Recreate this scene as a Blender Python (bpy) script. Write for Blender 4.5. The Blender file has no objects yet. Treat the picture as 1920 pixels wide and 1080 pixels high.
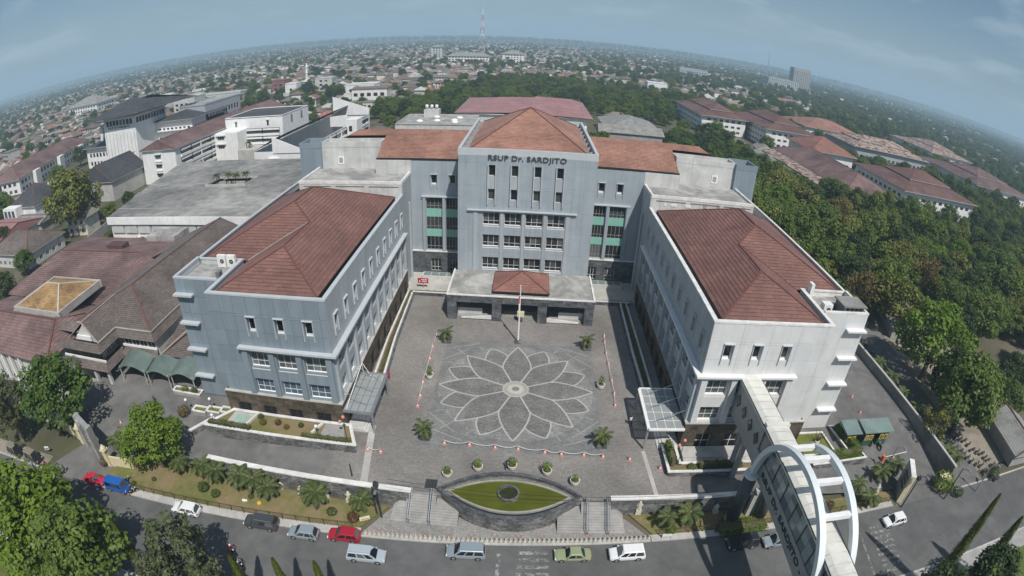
import bpy, math, random
from math import sin, cos, pi, radians, hypot, atan2, sqrt
from mathutils import Vector, Matrix, noise
# ------------------------------------------------------------------ camera
SC = bpy.context.scene
COL = SC.collection
CAM_POS = Vector((0.2727, -67.4744, 51.4000))
YAW, PITCH, ROLL = -0.0225103, 0.4657200, 0.0430509
FPX, K1, K2 = 1022.213, -0.0214214, -0.0020865      # wide action-camera lens, nearly equidistant
_r = Vector((cos(YAW), -sin(YAW), 0))
_f = Vector((sin(YAW) * cos(PITCH), cos(YAW) * cos(PITCH), -sin(PITCH)))
_u = _r.cross(_f)
CR = _r * cos(ROLL) + _u * sin(ROLL)
CU = -_r * sin(ROLL) + _u * cos(ROLL)
CF = _f
cd = bpy.data.cameras.new('camera')
cam = bpy.data.objects.new('camera', cd)
COL.objects.link(cam)
cam.matrix_world = Matrix(((CR.x, CU.x, -CF.x, CAM_POS.x), (CR.y, CU.y, -CF.y, CAM_POS.y), (CR.z, CU.z, -CF.z, CAM_POS.z), (0, 0, 0, 1)))
cd.type = 'PANO'
cd.sensor_fit = 'HORIZONTAL'
cd.sensor_width = 36.0
cd.sensor_height = 20.25
cd.clip_start = 0.1
cd.clip_end = 120000
for holder in (cd, getattr(cd, 'cycles', None)):
	if holder is not None and hasattr(holder, 'panorama_type'):
		holder.panorama_type = 'FISHEYE_LENS_POLYNOMIAL'
		holder.fisheye_fov = radians(170)
		holder.fisheye_polynomial_k0 = 0.0
		holder.fisheye_polynomial_k1 = -0.0521205129982557
		holder.fisheye_polynomial_k2 = -2.100634841674752e-05
		holder.fisheye_polynomial_k3 = -5.031350700724377e-07
		holder.fisheye_polynomial_k4 = -1.1322532654518662e-07
SC.camera = cam
# ------------------------------------------------------------------ light
SUN_DIR = Vector((0.30, -0.66, 1.0)).normalized()       # towards the sun
w = bpy.data.worlds.new('World')
SC.world = w
w.use_nodes = True
nt = w.node_tree
nt.nodes.clear()
wo = nt.nodes.new('ShaderNodeOutputWorld')
bg = nt.nodes.new('ShaderNodeBackground')
sky = nt.nodes.new('ShaderNodeTexSky')
sky.sky_type = 'NISHITA'
sky.sun_disc = False
sky.sun_elevation = math.asin(SUN_DIR.z)
sky.sun_rotation = atan2(SUN_DIR.x, SUN_DIR.y)
sky.altitude = 150
sky.air_density = 1.0
sky.dust_density = 1.6
sky.ozone_density = 2.0
SKY_STRENGTH = 0.075
# soft broken cloud over the blue: the whole dome, thicker and thinner patches everywhere
tc = nt.nodes.new('ShaderNodeTexCoord')
sx = nt.nodes.new('ShaderNodeSeparateXYZ')
nt.links.new(tc.outputs['Generated'], sx.inputs[0])
ad = nt.nodes.new('ShaderNodeMath'); ad.operation = 'ADD'; ad.inputs[1].default_value = 0.16
nt.links.new(sx.outputs['Z'], ad.inputs[0])
mx = nt.nodes.new('ShaderNodeMath'); mx.operation = 'MAXIMUM'; mx.inputs[1].default_value = 0.05
nt.links.new(ad.outputs[0], mx.inputs[0])
dx = nt.nodes.new('ShaderNodeMath'); dx.operation = 'DIVIDE'
dy = nt.nodes.new('ShaderNodeMath'); dy.operation = 'DIVIDE'
nt.links.new(sx.outputs['X'], dx.inputs[0]); nt.links.new(mx.outputs[0], dx.inputs[1])
nt.links.new(sx.outputs['Y'], dy.inputs[0]); nt.links.new(mx.outputs[0], dy.inputs[1])
cx = nt.nodes.new('ShaderNodeCombineXYZ')
nt.links.new(dx.outputs[0], cx.inputs[0]); nt.links.new(dy.outputs[0], cx.inputs[1])
ns = nt.nodes.new('ShaderNodeTexNoise')
ns.inputs['Scale'].default_value = 1.25
ns.inputs['Detail'].default_value = 7
ns.inputs['Roughness'].default_value = 0.55
ns.inputs['Distortion'].default_value = 0.3
nt.links.new(cx.outputs[0], ns.inputs['Vector'])
rp = nt.nodes.new('ShaderNodeValToRGB')
rp.color_ramp.elements[0].position = 0.49
rp.color_ramp.elements[1].position = 0.70
rp.color_ramp.elements[1].color = (0.8, 0.8, 0.8, 1)
nt.links.new(ns.outputs['Fac'], rp.inputs[0])
mixc = nt.nodes.new('ShaderNodeMix'); mixc.data_type = 'RGBA'
nt.links.new(rp.outputs[0], mixc.inputs[0])
hs = nt.nodes.new('ShaderNodeHueSaturation')
hs.inputs['Hue'].default_value = 0.495
hs.inputs['Saturation'].default_value = 1.15
hs.inputs['Value'].default_value = 0.92
nt.links.new(sky.outputs[0], hs.inputs['Color'])
nt.links.new(hs.outputs[0], mixc.inputs[6])
mixc.inputs[7].default_value = (6.0, 7.2, 7.8, 1)
nt.links.new(mixc.outputs[2], bg.inputs['Color'])
bg.inputs['Strength'].default_value = SKY_STRENGTH
nt.links.new(bg.outputs[0], wo.inputs['Surface'])
sl = bpy.data.lights.new('sun', 'SUN')
sl.energy = 4.3
sl.angle = radians(0.55)
sl.color = (1.0, 0.955, 0.89)
so = bpy.data.objects.new('sun', sl)
COL.objects.link(so)
so.rotation_euler = SUN_DIR.to_track_quat('Z', 'Y').to_euler()
so.location = (120, -260, 400)
vs = SC.view_settings
vs.view_transform = 'Standard'
vs.look = 'None'
vs.gamma = 1.0
vs.use_curve_mapping = False
vs.exposure = 0.08
SC.cycles.use_denoising = True
SC.cycles.max_bounces = 6
SC.cycles.diffuse_bounces = 3
SC.cycles.glossy_bounces = 3
SC.cycles.transmission_bounces = 4
SC.cycles.transparent_max_bounces = 8
SC.cycles.volume_bounces = 1
SC.cycles.sample_clamp_indirect = 6
random.seed(7)
# ------------------------------------------------------------------ from a pixel of the 1920 x 1080 picture to the place
def ray(px, py):
	ax, ay = px - 960.0, 540.0 - py
	rr = hypot(ax, ay) or 1e-9
	t = rr / FPX
	for _ in range(12):
		t -= (FPX * (t + K1 * t ** 3 + K2 * t ** 5) - rr) / (FPX * (1 + 3 * K1 * t * t + 5 * K2 * t ** 4))
	return CF * cos(t) + (CR * (ax / rr) + CU * (ay / rr)) * sin(t)
def G(px, py, z=0.0):
	d = ray(px, py)
	return CAM_POS + d * ((z - CAM_POS.z) / d.z)
def GY(px, py, y):
	d = ray(px, py)
	return CAM_POS + d * ((y - CAM_POS.y) / d.y)
def PX(p):
	d = Vector(p) - CAM_POS
	x, y, z = d.dot(CR), d.dot(CU), d.dot(CF)
	rh = hypot(x, y) or 1e-9
	t = atan2(rh, z)
	rr = FPX * (t + K1 * t ** 3 + K2 * t ** 5)
	return 960 + rr * x / rh, 540 - rr * y / rh
def in_view(p, m=40):
	a, b = PX(p)
	d = (Vector(p) - CAM_POS).dot(CF)
	return d > -20 and -m < a < 1920 + m and -m < b < 1080 + m
# ------------------------------------------------------------------ mesh helpers
class MB:
	"""collects faces; build() links them as one mesh object"""
	def __init__(self):
		self.v, self.f, self.m, self.uv, self.col = [], [], [], [], []
	def face(self, pts, mi=0, uv=None):
		n = len(self.v)
		self.v.extend([tuple(p) for p in pts])
		self.f.append(tuple(range(n, n + len(pts))))
		self.m.append(mi)
		self.uv.append(uv)
	def box(self, x0, x1, y0, y1, z0, z1, mi=0):
		n = len(self.v)
		self.v += [(x0, y0, z0), (x1, y0, z0), (x1, y1, z0), (x0, y1, z0), (x0, y0, z1), (x1, y0, z1), (x1, y1, z1), (x0, y1, z1)]
		for q in ((0, 3, 2, 1), (4, 5, 6, 7), (0, 1, 5, 4), (1, 2, 6, 5), (2, 3, 7, 6), (3, 0, 4, 7)):
			self.f.append(tuple(n + i for i in q)); self.m.append(mi); self.uv.append(None)
		return self
	def obox(self, c, ax, ay, az, mi=0):
		"""oriented box: centre c, half-axis vectors"""
		c, ax, ay, az = Vector(c), Vector(ax), Vector(ay), Vector(az)
		n = len(self.v)
		for sz in (-1, 1):
			for sx, sy in ((-1, -1), (1, -1), (1, 1), (-1, 1)):
				self.v.append(tuple(c + ax * sx + ay * sy + az * sz))
		for q in ((0, 3, 2, 1), (4, 5, 6, 7), (0, 1, 5, 4), (1, 2, 6, 5), (2, 3, 7, 6), (3, 0, 4, 7)):
			self.f.append(tuple(n + i for i in q)); self.m.append(mi); self.uv.append(None)
		return self
	def bar(self, a, b, w, h=None, mi=0, up=(0, 0, 1)):
		a, b = Vector(a), Vector(b)
		d = (b - a)
		L = d.length
		if L < 1e-6: return self
		d = d / L
		s = d.cross(Vector(up))
		if s.length < 1e-4: s = d.cross(Vector((0, 1, 0)))
		s.normalize()
		t = s.cross(d)
		return self.obox((a + b) / 2, d * (L / 2), s * (w / 2), t * ((h or w) / 2), mi)
	def prism(self, poly, z0, z1, mi=0, mtop=None, bottom=True):
		a = sum(poly[i][0] * poly[(i + 1) % len(poly)][1] - poly[(i + 1) % len(poly)][0] * poly[i][1] for i in range(len(poly)))
		if a < 0: poly = list(reversed(poly))
		n = len(poly)
		zt = z1 if callable(z1) else (lambda x, y: z1)
		self.face([(p[0], p[1], zt(p[0], p[1])) for p in poly], mi if mtop is None else mtop)
		for i in range(n):
			p, q = poly[i], poly[(i + 1) % n]
			self.face([(p[0], p[1], z0), (q[0], q[1], z0), (q[0], q[1], zt(q[0], q[1])), (p[0], p[1], zt(p[0], p[1]))], mi)
		if bottom: self.face([(p[0], p[1], z0) for p in reversed(poly)], mi)
		return self
	def tube(self, pts, rad, seg=8, mi=0, cap=True):
		"""rad: number or list"""
		pts = [Vector(p) for p in pts]
		rs = rad if isinstance(rad, (list, tuple)) else [rad] * len(pts)
		base = len(self.v)
		side = None
		for i, p in enumerate(pts):
			d = (pts[min(i + 1, len(pts) - 1)] - pts[max(i - 1, 0)])
			d = d.normalized() if d.length > 1e-9 else Vector((0, 0, 1))
			if side is None:
				side = d.cross(Vector((0, 0, 1)))
				if side.length < 1e-3: side = d.cross(Vector((0, 1, 0)))
			side = (side - d * side.dot(d)).normalized()
			t = d.cross(side)
			for k in range(seg):
				an = 2 * pi * k / seg
				self.v.append(tuple(p + (side * cos(an) + t * sin(an)) * rs[i]))
		for i in range(len(pts) - 1):
			for k in range(seg):
				a = base + i * seg + k; b = base + i * seg + (k + 1) % seg
				self.f.append((a, b, b + seg, a + seg)); self.m.append(mi); self.uv.append(None)
		if cap:
			self.f.append(tuple(base + k for k in reversed(range(seg)))); self.m.append(mi); self.uv.append(None)
			e = base + (len(pts) - 1) * seg
			self.f.append(tuple(e + k for k in range(seg))); self.m.append(mi); self.uv.append(None)
		return self
	def cyl(self, x, y, z0, z1, r0, r1=None, seg=12, mi=0):
		return self.tube([(x, y, z0), (x, y, z1)], [r0, r0 if r1 is None else r1], seg, mi)
	def lathe(self, prof, seg=12, c=(0, 0, 0), mi=0, sy=1.0):
		base = len(self.v)
		for r, z in prof:
			for k in range(seg):
				an = 2 * pi * k / seg
				self.v.append((c[0] + r * cos(an), c[1] + r * sy * sin(an), c[2] + z))
		for i in range(len(prof) - 1):
			for k in range(seg):
				a = base + i * seg + k; b = base + i * seg + (k + 1) % seg
				self.f.append((a, b, b + seg, a + seg)); self.m.append(mi); self.uv.append(None)
		self.f.append(tuple(base + k for k in reversed(range(seg)))); self.m.append(mi); self.uv.append(None)
		e = base + (len(prof) - 1) * seg
		self.f.append(tuple(e + k for k in range(seg))); self.m.append(mi); self.uv.append(None)
		return self
	def mesh(self, name, mats):
		me = bpy.data.meshes.new(name)
		me.from_pydata(self.v, [], self.f)
		mats = mats if isinstance(mats, (list, tuple)) else [mats]
		for m in mats: me.materials.append(M[m])
		if len(mats) > 1: me.polygons.foreach_set('material_index', self.m)
		if any(u is not None for u in self.uv):
			ul = me.uv_layers.new(name='UVMap')
			k = 0
			for f, u in zip(self.f, self.uv):
				for i in range(len(f)):
					ul.data[k].uv = u[i] if u is not None else (0, 0)
					k += 1
		me.update()
		return me
	def build(self, name, mats, parent=None, smooth=False):
		me = self.mesh(name, mats)
		if smooth: me.polygons.foreach_set('use_smooth', [True] * len(me.polygons))
		return link(name, me, parent)
def link(name, me, parent=None, loc=None, rz=0.0):
	o = bpy.data.objects.new(name, me)
	COL.objects.link(o)
	if loc is not None: o.location = loc
	if rz: o.rotation_euler = (0, 0, rz)
	if parent is not None: adopt(o, parent)
	return o
def root_loc(p):
	v = Vector((0, 0, 0))
	while p is not None:
		v += p.location
		p = p.parent
	return v
def adopt(o, parent):
	"""o is modelled in world coordinates; keep it there (parents of world-built things are never turned)"""
	o.parent = parent
	if parent.get('_world'):
		o.matrix_parent_inverse = Matrix.Translation(-Vector(parent['_world']))
def thing(name, label, cat, loc=(0, 0, 0), rz=0.0, group=None, world=True):
	"""an Empty at the base of a thing. world=True: its parts are modelled in world coordinates"""
	o = bpy.data.objects.new(name, None)
	COL.objects.link(o)
	o.empty_display_size = 0.3
	o.location = loc
	o.rotation_euler = (0, 0, rz)
	o['label'] = label; o['category'] = cat
	if group: o['group'] = group
	if world: o['_world'] = tuple(loc)
	return o
def tag(o, label=None, cat=None, group=None, kind=None):
	if label: o['label'] = label
	if cat: o['category'] = cat
	if group: o['group'] = group
	if kind: o['kind'] = kind
	return o
def copy_tree(o, parent=None):
	c = o.copy()
	COL.objects.link(c)
	c.parent = parent
	for ch in list(o.children): copy_tree(ch, c)
	return c
def place(proto, used, loc, rz, label, group=None, s=1.0, sz=None):
	"""first use moves the prototype itself, later uses copy it and its parts"""
	if not used:
		o = proto; used.append(1)
	else:
		o = copy_tree(proto)
	o.location = loc
	o.rotation_euler = (0, 0, rz)
	o.scale = (s, s, s if sz is None else sz)
	o['label'] = label
	if group: o['group'] = group
	return o
# ------------------------------------------------------------------ materials
M = {}
def nodes(m):
	return m.node_tree.nodes, m.node_tree.links
def mat(name, col, rough=0.7, metal=0.0, var=0.12, scale=1.5, bump=0.0, bscale=20.0, spec=0.4, stain=0.0, sscale=0.25, streak=0.0, obj_var=0.0):
	"""plain surface with mottled albedo, optional large stains, rain streaks and fine relief, all in object space metres"""
	m = bpy.data.materials.new(name)
	m.use_nodes = True
	N, L = nodes(m)
	b = N['Principled BSDF']
	b.inputs['Roughness'].default_value = rough
	b.inputs['Metallic'].default_value = metal
	b.inputs['Specular IOR Level'].default_value = spec
	tc = N.new('ShaderNodeTexCoord')
	geo = N.new('ShaderNodeNewGeometry')
	P = geo.outputs['Position']
	n1 = N.new('ShaderNodeTexNoise'); n1.inputs['Scale'].default_value = scale; n1.inputs['Detail'].default_value = 5
	n1.inputs['Roughness'].default_value = 0.62
	L.new(P, n1.inputs['Vector'])
	mr = N.new('ShaderNodeMapRange')
	mr.inputs[1].default_value = 0.3; mr.inputs[2].default_value = 0.7
	mr.inputs[3].default_value = 1 - var; mr.inputs[4].default_value = 1 + var
	L.new(n1.outputs['Fac'], mr.inputs[0])
	val = mr.outputs[0]
	def mul(a, bb):
		q = N.new('ShaderNodeMath'); q.operation = 'MULTIPLY'
		L.new(a, q.inputs[0]); L.new(bb, q.inputs[1]); return q.outputs[0]
	if stain:
		n2 = N.new('ShaderNodeTexNoise'); n2.inputs['Scale'].default_value = sscale; n2.inputs['Detail'].default_value = 6
		n2.inputs['Roughness'].default_value = 0.65; n2.inputs['Distortion'].default_value = 0.6
		L.new(P, n2.inputs['Vector'])
		m2 = N.new('ShaderNodeMapRange'); m2.inputs[1].default_value = 0.42; m2.inputs[2].default_value = 0.62
		m2.inputs[3].default_value = 1 - stain; m2.inputs[4].default_value = 1.0
		L.new(n2.outputs['Fac'], m2.inputs[0])
		val = mul(val, m2.outputs[0])
	if streak:
		mp = N.new('ShaderNodeMapping'); mp.inputs['Scale'].default_value = (1.6, 1.6, 0.07)
		L.new(P, mp.inputs['Vector'])
		n3 = N.new('ShaderNodeTexNoise'); n3.inputs['Scale'].default_value = 1.0; n3.inputs['Detail'].default_value = 4
		L.new(mp.outputs[0], n3.inputs['Vector'])
		m3 = N.new('ShaderNodeMapRange'); m3.inputs[1].default_value = 0.45; m3.inputs[2].default_value = 0.7
		m3.inputs[3].default_value = 1.0; m3.inputs[4].default_value = 1 - streak
		L.new(n3.outputs['Fac'], m3.inputs[0])
		val = mul(val, m3.outputs[0])
	if obj_var:
		oi = N.new('ShaderNodeObjectInfo')
		m4 = N.new('ShaderNodeMapRange'); m4.inputs[3].default_value = 1 - obj_var; m4.inputs[4].default_value = 1 + obj_var
		L.new(oi.outputs['Random'], m4.inputs[0])
		val = mul(val, m4.outputs[0])
	vm = N.new('ShaderNodeVectorMath'); vm.operation = 'SCALE'
	vm.inputs[0].default_value = col[:3]
	L.new(val, vm.inputs['Scale'])
	L.new(vm.outputs[0], b.inputs['Base Color'])
	if bump:
		n5 = N.new('ShaderNodeTexNoise'); n5.inputs['Scale'].default_value = bscale; n5.inputs['Detail'].default_value = 3
		L.new(P, n5.inputs['Vector'])
		bp = N.new('ShaderNodeBump'); bp.inputs['Strength'].default_value = bump; bp.inputs['Distance'].default_value = 0.05
		L.new(n5.outputs['Fac'], bp.inputs['Height'])
		L.new(bp.outputs[0], b.inputs['Normal'])
	M[name] = m
	return m
def two_tone(name, c1, c2, scale=0.3, lo=0.4, hi=0.6, rough=0.9, detail=8, var_scale=6.0, var=0.15, bump=0.2):
	"""ground-like mix of two colours by noise"""
	m = bpy.data.materials.new(name); m.use_nodes = True
	N, L = nodes(m); b = N['Principled BSDF']; b.inputs['Roughness'].default_value = rough
	b.inputs['Specular IOR Level'].default_value = 0.2
	geo = N.new('ShaderNodeNewGeometry'); P = geo.outputs['Position']
	n1 = N.new('ShaderNodeTexNoise'); n1.inputs['Scale'].default_value = scale; n1.inputs['Detail'].default_value = detail
	n1.inputs['Roughness'].default_value = 0.65
	L.new(P, n1.inputs['Vector'])
	r = N.new('ShaderNodeMapRange'); r.inputs[1].default_value = lo; r.inputs[2].default_value = hi
	L.new(n1.outputs['Fac'], r.inputs[0])
	mx = N.new('ShaderNodeMix'); mx.data_type = 'RGBA'
	mx.inputs[6].default_value = (*c1, 1); mx.inputs[7].default_value = (*c2, 1)
	L.new(r.outputs[0], mx.inputs[0])
	n2 = N.new('ShaderNodeTexNoise'); n2.inputs['Scale'].default_value = var_scale; n2.inputs['Detail'].default_value = 4
	L.new(P, n2.inputs['Vector'])
	r2 = N.new('ShaderNodeMapRange'); r2.inputs[1].default_value = 0.3; r2.inputs[2].default_value = 0.7; r2.inputs[3].default_value = 1 - var; r2.inputs[4].default_value = 1 + var
	L.new(n2.outputs['Fac'], r2.inputs[0])
	vm = N.new('ShaderNodeVectorMath'); vm.operation = 'SCALE'
	L.new(mx.outputs[2], vm.inputs[0]); L.new(r2.outputs[0], vm.inputs['Scale'])
	L.new(vm.outputs[0], b.inputs['Base Color'])
	if bump:
		bp = N.new('ShaderNodeBump'); bp.inputs['Strength'].default_value = bump; bp.inputs['Distance'].default_value = 0.05
		L.new(n2.outputs['Fac'], bp.inputs['Height']); L.new(bp.outputs[0], b.inputs['Normal'])
	M[name] = m
	return m
def tiles(name, c1, c2, mortar, bw, rh, ms=0.03, rough=0.7, offset=0.5, var=0.2, uv=False, weather=0.3, wscale=0.15, streak=0.0, mort_smooth=0.1, bias=0.0, bump=0.15, wall=False):
	"""bonded units (tiles, pavers, stone slabs): Brick texture for colour from unit to unit, plus weathering"""
	m = bpy.data.materials.new(name); m.use_nodes = True
	N, L = nodes(m); b = N['Principled BSDF']; b.inputs['Roughness'].default_value = rough
	b.inputs['Specular IOR Level'].default_value = 0.3
	geo = N.new('ShaderNodeNewGeometry'); P = geo.outputs['Position']
	br = N.new('ShaderNodeTexBrick')
	br.inputs['Scale'].default_value = 1.0
	br.inputs['Color1'].default_value = (*c1, 1); br.inputs['Color2'].default_value = (*c2, 1); br.inputs['Mortar'].default_value = (*mortar, 1)
	br.inputs['Mortar Size'].default_value = ms; br.inputs['Mortar Smooth'].default_value = mort_smooth
	br.inputs['Bias'].default_value = bias
	br.inputs['Brick Width'].default_value = bw; br.inputs['Row Height'].default_value = rh
	br.offset = offset
	if uv:
		tc = N.new('ShaderNodeTexCoord'); L.new(tc.outputs['UV'], br.inputs['Vector'])
	elif wall:
		sp = N.new('ShaderNodeSeparateXYZ'); L.new(P, sp.inputs[0])
		a2 = N.new('ShaderNodeMath'); a2.operation = 'ADD'; L.new(sp.outputs['X'], a2.inputs[0]); L.new(sp.outputs['Y'], a2.inputs[1])
		c2_ = N.new('ShaderNodeCombineXYZ'); L.new(a2.outputs[0], c2_.inputs[0]); L.new(sp.outputs['Z'], c2_.inputs[1])
		L.new(c2_.outputs[0], br.inputs['Vector'])
	else:
		L.new(P, br.inputs['Vector'])
	n2 = N.new('ShaderNodeTexNoise'); n2.inputs['Scale'].default_value = wscale; n2.inputs['Detail'].default_value = 7; n2.inputs['Roughness'].default_value = 0.65
	n2.inputs['Distortion'].default_value = 0.4
	L.new(P, n2.inputs['Vector'])
	r2 = N.new('ShaderNodeMapRange'); r2.inputs[1].default_value = 0.32; r2.inputs[2].default_value = 0.68
	r2.inputs[3].default_value = 1 - weather; r2.inputs[4].default_value = 1 + weather
	L.new(n2.outputs['Fac'], r2.inputs[0])
	n3 = N.new('ShaderNodeTexNoise'); n3.inputs['Scale'].default_value = 3.0; n3.inputs['Detail'].default_value = 5
	L.new(P, n3.inputs['Vector'])
	r3 = N.new('ShaderNodeMapRange'); r3.inputs[1].default_value = 0.3; r3.inputs[2].default_value = 0.7; r3.inputs[3].default_value = 1 - var; r3.inputs[4].default_value = 1 + var
	L.new(n3.outputs['Fac'], r3.inputs[0])
	q = N.new('ShaderNodeMath'); q.operation = 'MULTIPLY'; L.new(r2.outputs[0], q.inputs[0]); L.new(r3.outputs[0], q.inputs[1])
	vm = N.new('ShaderNodeVectorMath'); vm.operation = 'SCALE'
	L.new(br.outputs['Color'], vm.inputs[0]); L.new(q.outputs[0], vm.inputs['Scale'])
	L.new(vm.outputs[0], b.inputs['Base Color'])
	if bump:
		bp = N.new('ShaderNodeBump'); bp.inputs['Strength'].default_value = bump; bp.inputs['Distance'].default_value = 0.04
		L.new(br.outputs['Fac'], bp.inputs['Height']); bp.invert = True
		L.new(bp.outputs[0], b.inputs['Normal'])
	M[name] = m
	return m
def leafmat(name, c, c2, trans=0.25, var=0.35):
	"""foliage: colour differs from tree to tree and from spray to spray; thin leaves let some light through"""
	m = bpy.data.materials.new(name); m.use_nodes = True
	N, L = nodes(m)
	b = N['Principled BSDF']; b.inputs['Roughness'].default_value = 0.55
	b.inputs['Specular IOR Level'].default_value = 0.25
	out = N['Material Output']
	oi = N.new('ShaderNodeObjectInfo')
	geo = N.new('ShaderNodeNewGeometry')
	n1 = N.new('ShaderNodeTexNoise'); n1.inputs['Scale'].default_value = 0.8; n1.inputs['Detail'].default_value = 4
	L.new(geo.outputs['Position'], n1.inputs['Vector'])
	ad = N.new('ShaderNodeMath'); ad.operation = 'ADD'
	L.new(oi.outputs['Random'], ad.inputs[0]); L.new(n1.outputs['Fac'], ad.inputs[1])
	r = N.new('ShaderNodeMapRange'); r.inputs[1].default_value = 0.4; r.inputs[2].default_value = 1.6
	L.new(ad.outputs[0], r.inputs[0])
	mx = N.new('ShaderNodeMix'); mx.data_type = 'RGBA'
	mx.inputs[6].default_value = (*c, 1); mx.inputs[7].default_value = (*c2, 1)
	L.new(r.outputs[0], mx.inputs[0])
	ri = N.new('ShaderNodeMapRange'); ri.inputs[3].default_value = 1 - var; ri.inputs[4].default_value = 1 + var
	L.new(geo.outputs['Random Per Island'], ri.inputs[0])
	vm = N.new('ShaderNodeVectorMath'); vm.operation = 'SCALE'
	L.new(mx.outputs[2], vm.inputs[0]); L.new(ri.outputs[0], vm.inputs['Scale'])
	L.new(vm.outputs[0], b.inputs['Base Color'])
	tr = N.new('ShaderNodeBsdfTranslucent'); L.new(vm.outputs[0], tr.inputs['Color'])
	ms = N.new('ShaderNodeMixShader'); ms.inputs[0].default_value = trans
	L.new(b.outputs[0], ms.inputs[1]); L.new(tr.outputs[0], ms.inputs[2])
	L.new(ms.outputs[0], out.inputs['Surface'])
	M[name] = m
	return m
def attrmat(name, rough=0.8, var=0.2, scale=0.6, bump=0.0):
	"""each thing's own paint or tile colour, stored on its faces"""
	m = bpy.data.materials.new(name); m.use_nodes = True
	N, L = nodes(m); b = N['Principled BSDF']; b.inputs['Roughness'].default_value = rough
	b.inputs['Specular IOR Level'].default_value = 0.25
	at = N.new('ShaderNodeAttribute'); at.attribute_name = 'Col'
	geo = N.new('ShaderNodeNewGeometry')
	n = N.new('ShaderNodeTexNoise'); n.inputs['Scale'].default_value = scale; n.inputs['Detail'].default_value = 5
	L.new(geo.outputs['Position'], n.inputs['Vector'])
	r = N.new('ShaderNodeMapRange'); r.inputs[1].default_value = 0.3; r.inputs[2].default_value = 0.7; r.inputs[3].default_value = 1 - var; r.inputs[4].default_value = 1 + var
	L.new(n.outputs['Fac'], r.inputs[0])
	vm = N.new('ShaderNodeVectorMath'); vm.operation = 'SCALE'
	L.new(at.outputs['Color'], vm.inputs[0]); L.new(r.outputs[0], vm.inputs['Scale'])
	L.new(vm.outputs[0], b.inputs['Base Color'])
	M[name] = m
	return m
def glass(name, col, rough=0.08, spec=0.5):
	m = bpy.data.materials.new(name); m.use_nodes = True
	N, L = nodes(m); b = N['Principled BSDF']
	b.inputs['Roughness'].default_value = rough
	b.inputs['Specular IOR Level'].default_value = spec
	oi = N.new('ShaderNodeObjectInfo')           # blinds, curtains and dark rooms behind different panes
	r = N.new('ShaderNodeValToRGB'); r.color_ramp.interpolation = 'CONSTANT'
	r.color_ramp.elements.remove(r.color_ramp.elements[1])
	for p_, k_ in ((0.0, 0.0), (0.45, 0.015), (0.66, 0.045), (0.84, 0.1)):
		e = r.color_ramp.elements[0] if p_ == 0 else r.color_ramp.elements.new(p_)
		e.position = p_; e.color = (col[0] + k_, col[1] + k_ * 1.02, col[2] + k_ * 0.98, 1)
	L.new(oi.outputs['Random'], r.inputs[0]); L.new(r.outputs[0], b.inputs['Base Color'])
	M[name] = m
	return m
def paint(name, col, rough=0.3, coat=0.5, metal=0.0):
	m = bpy.data.materials.new(name); m.use_nodes = True
	N, L = nodes(m); b = N['Principled BSDF']
	b.inputs['Base Color'].default_value = (*col, 1); b.inputs['Roughness'].default_value = rough
	b.inputs['Coat Weight'].default_value = coat; b.inputs['Metallic'].default_value = metal
	b.inputs['Coat Roughness'].default_value = 0.08
	M[name] = m
	return m
# walls of the hospital
mat('panel_blue', (0.235, 0.285, 0.325), 0.5, 0.1, 0.06, 0.35, streak=0.10, obj_var=0.09)
mat('panel_grey', (0.40, 0.435, 0.46), 0.5, 0.05, 0.06, 0.35, streak=0.12, stain=0.06, sscale=0.3, obj_var=0.05)
mat('panel_mid', (0.345, 0.39, 0.425), 0.5, 0.05, 0.06, 0.35, streak=0.11, stain=0.06, sscale=0.3, obj_var=0.035)
mat('panel_white', (0.65, 0.655, 0.65), 0.55, 0.0, 0.05, 0.35, streak=0.06, stain=0.08, sscale=0.22, obj_var=0.025)
mat('seam', (0.13, 0.145, 0.155), 0.8)
mat('cream_wall', (0.58, 0.58, 0.56), 0.75, 0, 0.07, 0.5, stain=0.16, streak=0.14)
mat('white_paint', (0.76, 0.76, 0.75), 0.55, 0, 0.06, 0.8, streak=0.06)
mat('white_wall', (0.80, 0.80, 0.79), 0.7, 0, 0.05, 0.4, stain=0.08, streak=0.10)
mat('white_cap', (0.74, 0.73, 0.70), 0.7, 0, 0.1, 1.2, stain=0.18, sscale=0.5)
mat('grey_trim', (0.50, 0.53, 0.55), 0.5, 0.1, 0.06, 0.8)
mat('concrete_roof', (0.40, 0.395, 0.375), 0.9, 0, 0.16, 0.9, stain=0.42, sscale=0.22, bump=0.2)
mat('concrete_dark', (0.25, 0.25, 0.24), 0.9, 0, 0.18, 0.7, stain=0.45, sscale=0.09, bump=0.2)
mat('concrete', (0.36, 0.355, 0.34), 0.85, 0, 0.12, 1.2, stain=0.2, bump=0.15)
mat('concrete_pale', (0.47, 0.46, 0.43), 0.85, 0, 0.12, 1.2, stain=0.18, bump=0.15)
mat('dark_metal', (0.06, 0.065, 0.07), 0.5, 0.4, 0.1)
mat('steel', (0.45, 0.47, 0.48), 0.35, 0.7, 0.08)
mat('black', (0.012, 0.012, 0.013), 0.7)
mat('green_panel', (0.22, 0.47, 0.39), 0.4, 0, 0.06, 0.8, streak=0.06)
tiles('stone_brown', (0.062, 0.049, 0.037), (0.115, 0.094, 0.070), (0.05, 0.042, 0.033), 1.2, 0.6, 0.015, var=0.3, weather=0.4, wscale=0.5, wall=True)
tiles('stone_dark', (0.066, 0.072, 0.08), (0.12, 0.128, 0.136), (0.05, 0.053, 0.057), 0.9, 0.45, 0.012, var=0.3, weather=0.4, wscale=0.7, wall=True)
tiles('stone_rubble', (0.11, 0.11, 0.108), (0.20, 0.20, 0.195), (0.07, 0.07, 0.068), 0.7, 0.28, 0.02, var=0.4, weather=0.45, wscale=0.6, wall=True)
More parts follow.
